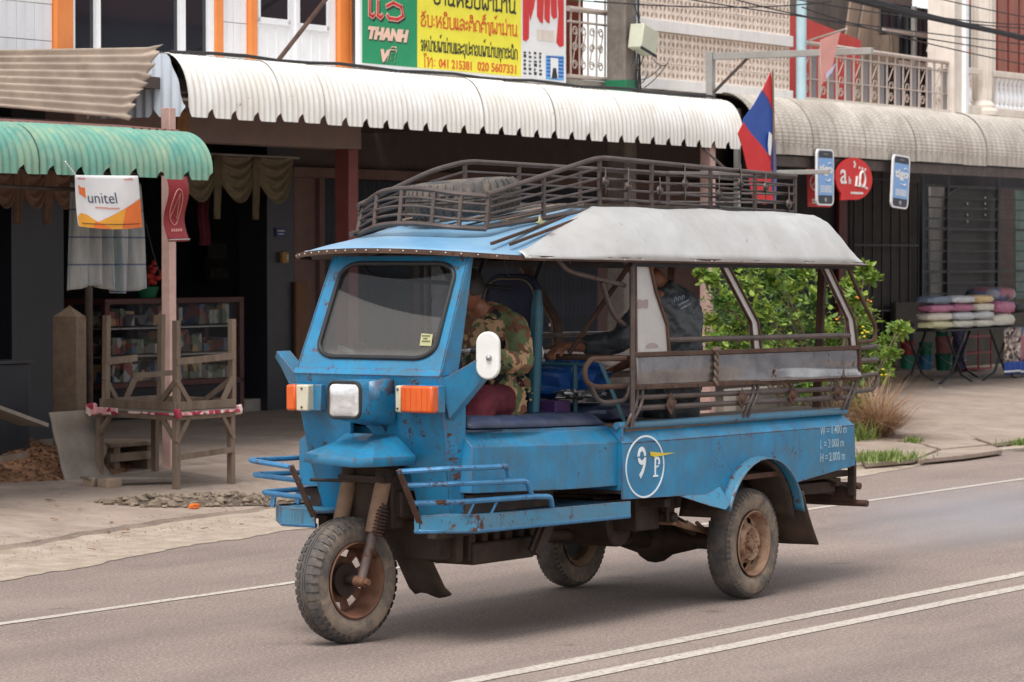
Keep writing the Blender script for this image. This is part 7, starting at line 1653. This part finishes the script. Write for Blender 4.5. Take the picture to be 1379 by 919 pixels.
# broken patch with rubble
rc = ground_at(300, 677)
def patch_(u, v):
    a = 2 * math.pi * u; L_ = 1.0 + .25 * noise.noise(Vector((math.cos(a) * 2, math.sin(a) * 2, 3))); dx = v * L_ * (.95 * math.cos(a)); dy = v * L_ * .33 * math.sin(a)
    x = rc.x + dx; y = rc.y + dy - .32 * dx; return Vector((x, y, zg(x, y) + .004 + (.05 * noise.noise(Vector((x * 4, y * 5, 0))) + .022 * noise.noise(Vector((x * 13, y * 13, 4))) + .012 * noise.noise(Vector((x * 34, y * 34, 4))) + .02) * min(1, 2.5 * max(0, 1 - v))))
mb = MB().grid(patch_, 200, 60)
single('broken_hole', mb, M['soil'], 'broken patch of pavement with dark soil in front of the tables', 'hole', 'B', rc, kind='stuff')
mb = MB()
for k in range(420):
    p = patch_(R.random(), R.random() ** .45 * 1.12 if R.random() < .5 else R.random()); r_ = R.choice((.008, .012, .012, .02, .02, .035, .05)) * R.uniform(.7, 1.2); p = p + Vector((0, 0, r_ * .25)); ph = R.uniform(0, 6)
    def rk(u, v):
        a, b = 2 * math.pi * u, math.pi * v; d = Vector((math.sin(b) * math.cos(a), math.sin(b) * math.sin(a), math.cos(b) * .6)); return p + d * r_ * (1 + .8 * noise.noise(d * 1.7 + Vector((k, ph, 0))))
    q_ = MB().grid(rk, 6, 4); mb.add(q_.v, q_.f)
single('rubble', mb, M['rubble'], 'small lumps of broken concrete lying in the pavement hole', 'rubble', 'B', rc, kind='stuff', smooth=False)
mb = MB(); 
for s in [k * .03 for k in range(900)]:
    x = -9 + s; 
    for _ in range(2):
        xx = R.uniform(-9, 16); oo = interp(KERB, xx) + R.gauss(-.15, .22); r_ = R.uniform(.004, .011); q_ = (xx, oo, (zg(xx, oo) if oo > interp(KERB, xx) else .03) + r_ * .4); mb.add([(q_[0] - r_, q_[1], q_[2]), (q_[0], q_[1] - r_, q_[2]), (q_[0] + r_, q_[1], q_[2]), (q_[0], q_[1] + r_, q_[2]), (q_[0], q_[1], q_[2] + r_ * .8)], [(0, 1, 4), (1, 2, 4), (2, 3, 4), (3, 0, 4)])
single('gravel', mb, M['rubble'], 'scattered small stones along the crumbling kerb', 'gravel', 'B', (0, -3, 0), kind='stuff', smooth=False)
a = ground_at(262, 686); single('litter_wrapper', lump(a + Vector((0, 0, .02)), .05, .03, .02, .5, 4, 1, 12), M['u_orange'], 'small orange wrapper lying in the pavement hole', 'wrapper', 'B', a)
# ================================================================== PLANTS
def stem_leaves(centres, n, spread, size, rnd):
    mb = MB()
    for k in range(n):
        c_ = rnd.choice(centres); d = Vector((rnd.gauss(0, 1), rnd.gauss(0, 1), rnd.gauss(0, 1)))
        d = d.normalized() * abs(rnd.gauss(0, .6)) ** .8; p = c_[0] + Vector((d.x * c_[1], d.y * c_[1], d.z * c_[1] * .8))
        t = Vector((rnd.gauss(0, 1), rnd.gauss(0, 1), rnd.gauss(-.2, .6))).normalized(); s_ = t.cross(Vector((rnd.gauss(0, .4), rnd.gauss(0, .4), 1))).normalized(); L_ = size * rnd.choice((.5, .7, .9, 1.1, 1.5)); nrm = t.cross(s_)
        a, b = p, p + t * L_; m1 = p + t * L_ * .35; m2 = p + t * L_ * .7
        mb.add([a, m1 + s_ * L_ * .24 + nrm * L_ * .05, m2 + s_ * L_ * .2 + nrm * L_ * .05, b - nrm * L_ * .08, m2 - s_ * L_ * .2 + nrm * L_ * .05, m1 - s_ * L_ * .24 + nrm * L_ * .05, m1, m2], [(0, 1, 6), (1, 2, 7, 6), (2, 3, 7), (3, 4, 7), (4, 5, 6, 7), (5, 0, 6)])
    return mb
OB = -1.75     # depth line of the planting
bsh = thing('leafy_bush', 'bright green leafy bush with orange flowers growing behind the truck bed', 'bush', 'B', (bp(1090, 590, OB).x, OB, .2))
rr = random.Random(3)
def P_(px, py, do=0): return bp(px, py, OB + do)
cl_ = []
for px, py, r_ in [(960, 375, 9), (945, 365, 7), (985, 400, 22), (1010, 380, 24), (1040, 375, 22), (1065, 390, 24), (1000, 430, 25), (1035, 420, 28), (1070, 430, 26), (1100, 400, 22), (1110, 440, 24), (985, 460, 22), (1020, 465, 26), (1060, 470, 28), (1100, 475, 24), (1130, 450, 18), (1140, 480, 22), (960, 430, 14), (965, 455, 14), (1150, 400, 12), (1160, 420, 14), (1165, 360, 7), (1172, 372, 9), (1158, 440, 18), (1168, 468, 18), (1185, 485, 14), (1195, 460, 10), (1210, 440, 8), (1215, 445, 6), (1190, 500, 12), (1155, 500, 20), (1150, 530, 16), (1160, 545, 12), (1120, 500, 20), (1000, 350, 14), (1040, 350, 16), (1085, 365, 16), (1200, 475, 10), (1090, 520, 16), (1145, 380, 8)]:
    for _ in range(2):
        do = rr.uniform(-.35, .45); cl_.append((P_(px, py, do), r_ / 125 * 1.25))
small = [c for c in cl_ if c[1] < .12]
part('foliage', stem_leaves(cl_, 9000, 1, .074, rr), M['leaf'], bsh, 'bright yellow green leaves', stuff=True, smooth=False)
part('foliage', stem_leaves([c for c in cl_ if c[1] > .15], 2600, 1, .075, rr).mapped(lambda v: v + Vector((0, .12, -.03))), M['leaf_dark'], bsh, 'deeper green inner leaves', stuff=True, smooth=False)  # darker leaf copy, stands in for shade in the gaps
base = P_(1120, 595); mb = MB()
for c_ in cl_:
    if rr.random() < .75:
        m_ = base.lerp(c_[0], .5) + Vector((rr.gauss(0, .08), rr.gauss(0, .05), rr.gauss(0, .05))); pts = [base + Vector((rr.gauss(0, .12), rr.gauss(0, .06), 0)), m_, c_[0]]; mb.tube([pts[0] * (1 - t) ** 2 + pts[1] * 2 * t * (1 - t) + pts[2] * t * t for t in [i / 7 for i in range(8)]], [.014, .012, .011, .009, .008, .006, .005, .003], 5)
part('stem', mb, M['wood'], bsh)
for m_, n_, ps in (('petal', 5, [(1155, 400), (1130, 430), (1170, 405)]), ('petal_y', 9, [(1164, 448), (1170, 450), (1160, 445), (1187, 500), (1192, 502)])):
    mb = MB()
    for k in range(n_): c_ = P_(*rr.choice(ps), -.35); mb.ball(c_ + Vector((rr.gauss(0, .03), 0, rr.gauss(0, .025))), .017, .017, .010, 6, 4)
    part('blossom', mb, M[m_], bsh)
# planter wall behind bed
a, b = bp(985, 560, -1.0), bp(1122, 560, -1.0); zt = bp(1050, 520, -1.0).z
single('planter_wall', MB().box(a.x, b.x, -1.05, -.9, .12, zt), M['conc'], 'low pale concrete planter wall seen through the lower rails of the truck bed', 'planter', 'B', (a.x, -1, .12), bev=.01)
def blades(name, label, c_, n, h_, sp, mat, lean_=.4, cat='grass', wid=.006, seed=1, flat_=1):
    r2 = random.Random(seed); mb = MB(); c_ = Vector(c_)
    for k in range(n):
        b0 = c_ + Vector((r2.gauss(0, sp), r2.gauss(0, sp * .5), 0)); a = r2.uniform(0, 6.28); L_ = h_ * r2.uniform(.5, 1.1); ln = lean_ * r2.uniform(.2, 1.3); d = Vector((math.cos(a) * ln, math.sin(a) * ln, flat_)).normalized(); s_ = Vector((-math.sin(a), math.cos(a), 0)) * wid
        m_ = b0 + d * L_ * .5; t_ = b0 + d * L_ + Vector((math.cos(a), math.sin(a), 0)) * L_ * ln * .4 - Vector((0, 0, L_ * .15 * ln)); mb.add([b0 - s_, b0 + s_, m_ + s_ * .8, t_, m_ - s_ * .8], [(0, 1, 2, 4), (4, 2, 3)])
    return single(name, mb, mat, label, cat, 'B', c_, kind='stuff', smooth=False)
blades('dry_grass', 'straw coloured dry tussock leaning out behind the truck tail', ground_at(1180, 588) , 1100, .85, .11, M['straw'], 1.6, 'grass', .004, 2)
blades('green_shoots', 'green shoots and thin stalks at the foot of the bush', ground_at(1155, 594), 160, .26, .12, M['grass'], .8, 'grass', .006, 3)
blades('grass_tuft', 'wide green grass tuft on the pavement edge behind the truck bumper', ground_at(1186, 620), 700, .13, .26, M['grass'], .8, 'grass', .006, 4)
blades('grass_tuft', 'tiny green grass tuft in the pavement crack at the right', ground_at(1228, 597), 160, .09, .08, M['grass'], .8, 'grass', .005, 5)
blades('grass_tuft', 'small green grass tuft at the right edge of the photo', ground_at(1376, 599), 260, .10, .14, M['grass'], .8, 'grass', .005, 6)
# ================================================================== RIGHT GROUND FLOOR
RO = 4.2
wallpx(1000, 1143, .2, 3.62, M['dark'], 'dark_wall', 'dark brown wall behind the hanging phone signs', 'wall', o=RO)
wallpx(1130, 1141, .2, 3.2, surf('dark_red_jamb', srgb(110, 30, 34), srgb(90, 26, 30), 4, .6), 'door_jamb', 'dark red door jamb behind the bush top', 'jamb', o=RO - .08, th=.06)
wallpx(1144, 1240, .2, 3.62, surf('dark_brown_shutter', srgb(54, 46, 42), srgb(44, 38, 35), 4, .7), 'shutter_wall', 'dark brown shutter behind the vertical bar grille', 'wall', o=RO + .1)
gg = thing('bar_grille', 'black vertical bar security grille right of the bush', 'grille', 'B', (bp(1150, 400, RO).x, RO, .3))
me_b = make_mesh('grille_bar', MB().box(-.012, .012, -.012, .012, 0, 3.1), M['iron'])
x0, x1 = bp(1150, 400, RO - .05).x, bp(1236, 400, RO - .05).x
for k in range(8): inst('grille_bar', me_b, gg, (x0 + (x1 - x0) * k / 7, RO - .05, .3))
for z in (1.2, 2.2, 3.2): part('grille_rail', MB().box(x0, x1, RO - .06, RO - .035, z, z + .03), M['iron'], gg)
wg = thing('barred_window', 'barred shop window with an arched dark opening and pale display strips at right', 'window', 'B', (bp(1242, 400, RO).x, RO, .9))
x0, x1 = bp(1241, 400, RO).x, bp(1420, 400, RO).x
part('backing', MB().box(x0, x1, RO + .25, RO + .3, .2, 3.62), M['dark'], wg)
for px0, px1, mt in ((1253, 1272, surf('pale_display_strip', srgb(150, 140, 138), srgb(110, 120, 122), 3, .7)), (1240, 1249, surf('teal_display_strip', srgb(40, 66, 76), srgb(34, 56, 64), 4, .7)), (1346, 1366, surf('brown_display_strip', srgb(84, 66, 60), srgb(70, 56, 52), 4, .7)), (1368, 1400, surf('greenish_display', srgb(120, 130, 126), srgb(60, 100, 90), 3, .7))):
    a, b = bp(px0, 400, RO + .2).x, bp(px1, 400, RO + .2).x; part('display_strip', MB().box(a, b, RO + .2, RO + .24, 1.25, 3.15), mt, wg)
a, b = bp(1275, 300, RO + .12).x, bp(1342, 300, RO + .12).x; c_ = (a + b) / 2; part('arch_panel', MB().prism([(a, RO + .12, .4), (b, RO + .12, .4), (b, RO + .12, 2.9)] + [(c_ + (b - a) / 2 * math.cos(t), RO + .12, 2.9 + .28 * math.sin(t)) for t in [k * math.pi / 10 for k in range(1, 10)]] + [(a, RO + .12, 2.9)], (0, .04, 0)), M['black'], wg)
for k in range(13): z = 1.1 + k * .17; part('window_bar', MB().box(x0, x1, RO - .02, RO, z, z + .022 + .02 * (k % 4 == 0)), M['iron'], wg)
for px in (1241, 1275, 1343): a = bp(px, 400, RO).x; part('window_post', MB().box(a - .04, a + .04, RO - .03, RO + .03, .2, 3.6), M['iron'], wg)
mb = MB()
for px, py in ((1303, 275), (1303, 290), (1327, 267), (1327, 275), (1327, 282), (1327, 290), (1303, 299), (1277, 292)): q_ = bp(px, py, RO + .1); mb.ball((q_.x, RO + .1, q_.z), .022, .01, .022, 8, 6)
part('lace_dot', mb, M['galv'], wg)
part('sill_panel', MB().box(x0 - 1.2, x1, RO - .12, RO - .05, .25, bp(1300, 405, RO - .1).z), surf('dark_olive_panel', srgb(70, 64, 54), srgb(60, 54, 46), 4, .8), wg)
# folding table with folded cloth packs
To = 1.35
def tp(px, py): return bp(px, py, To)
ztab = tp(1320, 443).z; xa, xb = tp(1266, 443).x, tp(1420, 443).x; zf = zg(xa, To)
ft = thing('folding_table', 'black folding table with crossed legs carrying packs of folded cloth', 'table', 'B', (xa, To, zf))
part('table_top', MB().box(xa, xb, To, To + .7, ztab - .02, ztab), M['iron'], ft, bev=.004)
zf = tp(1290, 516).z
for px in (1286, 1345):
    a = tp(px - 22, 516).x; b = tp(px + 24, 518).x; c0_, c1_ = tp(px - 12, 445).x, tp(px + 14, 445).x
    for dy in (0, .6):
        part('leg', MB().tube([(a, To + dy, zf), (a + (b - a) * .35, To + dy, zf + .12), (c1_, To + dy, ztab - .02)], .018, 6), M['iron'], ft); part('leg', MB().tube([(b, To + dy, zf), (b - (b - a) * .35, To + dy, zf + .12), (c0_, To + dy, ztab - .02)], .018, 6), M['iron'], ft)
cols_ = [(1268, 1302), (1302, 1331), (1331, 1356), (1357, 1385)]
desc = ['leftmost', 'second', 'third', 'rightmost']; tone = ['cream', 'straw yellow', 'pink purple', 'slate blue', 'pale grey', 'golden']
seqs = [[1, 0, 2, 3], [0, 4, 2, 4], [0, 4, 0, 5], [0, 2]]
rank = ['bottom', 'second', 'third', 'top']
for ci, ((pa, pb), sq_) in enumerate(zip(cols_, seqs)):
    a, b = tp(pa, 440).x, tp(pb, 440).x; z = ztab
    for li, ti in enumerate(sq_):
        h_ = .10 if ci < 3 else .16; c_ = Vector(((a + b) / 2 + R.uniform(-.02, .02), To + .3, z + h_ * .62)); single('folded_cloth', lump(c_, (b - a) / 2 * .94, .15, h_ * .56, .16, 3, ci * 7 + li, 20), M['pack%d' % ti], '%s pack of folded cloth, %s of the %s pile on the black table' % (tone[ti], rank[li], desc[ci]), 'folded cloth', 'B', c_); z += h_ * 1.18
a = tp(1333, 395); single('rolled_blanket', lump(bp(1334, 397, To + .75), .42, .3, .11, .08, 3, 5, 26), M['blanket'], 'rolled pink and blue patterned blanket behind the cloth packs', 'blanket', 'B', bp(1334, 397, To + .75))
single('rolled_blanket', lump(bp(1352, 415, To + .75), .30, .3, .08, .08, 3, 6, 26), M['black'], 'dark grey rolled blanket below the patterned blanket', 'blanket', 'B', bp(1352, 415, To + .75))
def towel(px0, px1, lab, m_):
    a, b = tp(px0, 445).x, tp(px1, 445).x; z1 = tp(px0, 506).z; t = thing('hanging_towel', lab, 'towel', 'B', (a, To - .02, z1))
    for z_a, z_b, mm in ((0, .72, m_), (.72, .90, M['flag_blue']), (.90, .94, M['flag_white']), (.94, 1, M['bucket_navy'])):
        part('towel_band', MB().grid(lambda u, v: Vector((a + (b - a) * u, To - .03 + .02 * math.sin(u * 18), ztab + (z1 - ztab) * (z_a + (z_b - z_a) * v))), 16, 6), mm, t, solid=.006)
towel(1350, 1371, 'brown printed towel with blue border hanging at the table front', M['towel']); towel(1372, 1400, 'dark printed towel with blue border hanging at the right edge of the photo', M['blanket'])
# buckets, each a thing
def bucket(px, pb, pt_, wpx, col, lab, o=2.6):
    c_ = bp(px, pb, o); h_ = bp(px, pt_, o).z - c_.z; r_ = wpx / 2 / FPX * (28.7 + .85 * c_.x + .527 * o); z = c_.z; t = thing('bucket', lab, 'bucket', 'B', (c_.x, o, z))
    part('body', MB().lathe([(.001, z), (r_ * .82, z), (r_ * .98, z + h_ * .9), (r_ * 1.04, z + h_ * .9), (r_ * 1.04, z + h_ * .97), (r_ * .95, z + h_ * .97), (r_ * .8, z + .02), (.001, z + .02)], (c_.x, o, 0), n=24), M[col], t)
    part('handle', MB().tube([(c_.x + r_ * 1.03 * math.cos(a), o - r_ * .9 * math.sin(a), z + h_ * (.85 - .45 * math.sin(a))) for a in [k * math.pi / 10 for k in range(11)]], .006, 5), M['galv'], t)
for args in [(1271, 499, 476, 24, 'bucket_green', 'green bucket at the bottom of the tall pile, nearest the table leg'), (1271, 476, 453, 24, 'bucket_pink', 'dusky pink bucket stacked on the green one beside the table leg'), (1270, 453, 430, 23, 'bucket_green', 'green bucket on the pink one in the tall pile'), (1246, 498, 478, 21, 'bucket_blue', 'teal blue bucket on the floor between the two tall piles'), (1247, 478, 461, 20, 'bucket_green', 'dark green bucket on the teal blue one'), (1222, 497, 478, 20, 'bucket_green', 'green bucket on the floor at the left end of the row'), (1222, 478, 458, 20, 'bucket_red', 'dark red bucket stacked on the leftmost green bucket'), (1221, 458, 436, 22, 'bucket_navy', 'navy blue bucket on top of the leftmost pile'), (1257, 445, 415, 24, 'bucket_lilac', 'lilac grey tub behind the tall bucket pile'), (1291, 497, 470, 20, 'bucket_lilac', 'lilac grey tub on the floor behind the table legs'), (1291, 470, 443, 20, 'bucket_lilac', 'lilac grey tub stacked behind the table top')]: bucket(*args)
a = bp(1318, 498, 3.0); rk = thing('wire_rack', 'low dark red wire rack under the folding table', 'rack', 'B', a)
for z in (0, .25, .5): part('shelf', MB().box(a.x - .5, a.x + .5, 3.0, 3.3, a.z + z, a.z + z + .02), M['bucket_red'], rk)
for dx in (-.5, 0, .48): part('upright', MB().box(a.x + dx, a.x + dx + .02, 3.0, 3.02, a.z, a.z + .6), M['bucket_red'], rk)
# litter on the right apron
for k, (px, py, lab) in enumerate(((1266, 524, 'tiny white paper scrap in front of the folding table'), (1228, 499, 'tiny white scrap at the foot of the left bucket pile'))):
    p = ground_at(px, py); single('paper_scrap', MB().prism([p + Vector((-.03, 0, .012)), p + Vector((.03, -.02, .012)), p + Vector((.02, .03, .012))], (0, 0, .005)), M['ink_white'], lab, 'litter', 'B', p)
# house on the far side of the road: seen only mirrored in the upstairs window
oh = thing('opposite_house', 'grey house with a brown tiled roof on the far side of the road', 'building', 'B', (40, -24, 0))
part('wall', MB().box(18, 75, -30, -24, 0, 7.2), surf('dull_grey_wall', srgb(170, 176, 190), srgb(150, 156, 170), 2, .8, streak=.4), oh); part('roof', MB().prism([(17, -23.2, 7.0), (17, -27, 10.0), (17, -31, 7.0)], (60, 0, 0)), M['roof_brown'], oh)  # wall is an even pale grey with streaks
for k in range(14): part('window', MB().box(20 + k * 4, 21.4 + k * 4, -24.0, -23.95, 4.2, 6.2), M['glass_dark'], oh)

# thin bluish exhaust smoke drifting behind the truck, low over the road
sm = bpy.data.materials.new('exhaust_smoke'); sm.use_nodes = True; nt = sm.node_tree; nt.nodes.remove(nt.nodes['Principled BSDF']); pv = nt.nodes.new('ShaderNodeVolumePrincipled')
pv.inputs['Color'].default_value = (.72, .8, .95, 1); tcn = nt.nodes.new('ShaderNodeTexCoord'); gr = nt.nodes.new('ShaderNodeTexGradient'); gr.gradient_type = 'SPHERICAL'; nn = nt.nodes.new('ShaderNodeTexNoise'); nn.inputs['Scale'].default_value = 1.6
m1 = nt.nodes.new('ShaderNodeMath'); m1.operation = 'MULTIPLY'; m2 = nt.nodes.new('ShaderNodeMath'); m2.operation = 'MULTIPLY'; m2.inputs[1].default_value = .7
nt.links.new(tcn.outputs['Object'], gr.inputs[0]); nt.links.new(tcn.outputs['Object'], nn.inputs['Vector']); nt.links.new(gr.outputs['Fac'], m1.inputs[0]); nt.links.new(nn.outputs['Fac'], m1.inputs[1]); nt.links.new(m1.outputs[0], m2.inputs[0]); nt.links.new(m2.outputs[0], pv.inputs['Density']); nt.links.new(pv.outputs[0], nt.nodes['Material Output'].inputs['Volume'])
so = single('exhaust_smoke', MB().ball((0, 0, 0), 1, 1, 1, 24, 16), sm, 'thin bluish exhaust smoke hanging low over the road behind the truck', 'smoke', 'V', (0, 0, 0), kind='stuff')
so.location = f2w('V', (-4.2, .2, .22)); so.scale = (2.3, .8, .26)

# dry leaves blown along the verge and the pavement
mb = MB()
for k in range(40):
    x = R.uniform(-8, 2) if k < 28 else R.uniform(8, 16); o_ = interp(KERB, x) + R.uniform(-.9, 1.6); z_ = (zg(x, o_) if o_ > interp(KERB, x) else .045) + .012; a = R.uniform(0, 6.28); d = Vector((math.cos(a), math.sin(a), .15)) * R.uniform(.015, .04); e = Vector((-math.sin(a), math.cos(a), .1)) * .016; p = Vector((x, o_, z_)); mb.prism([p - d, p + e, p + d, p - e], (0, 0, .004))
single('dry_leaves', mb, M['litter'], 'small dry brown leaves scattered along the dusty pavement edge', 'leaves', 'B', (0, -3, 0), kind='stuff')
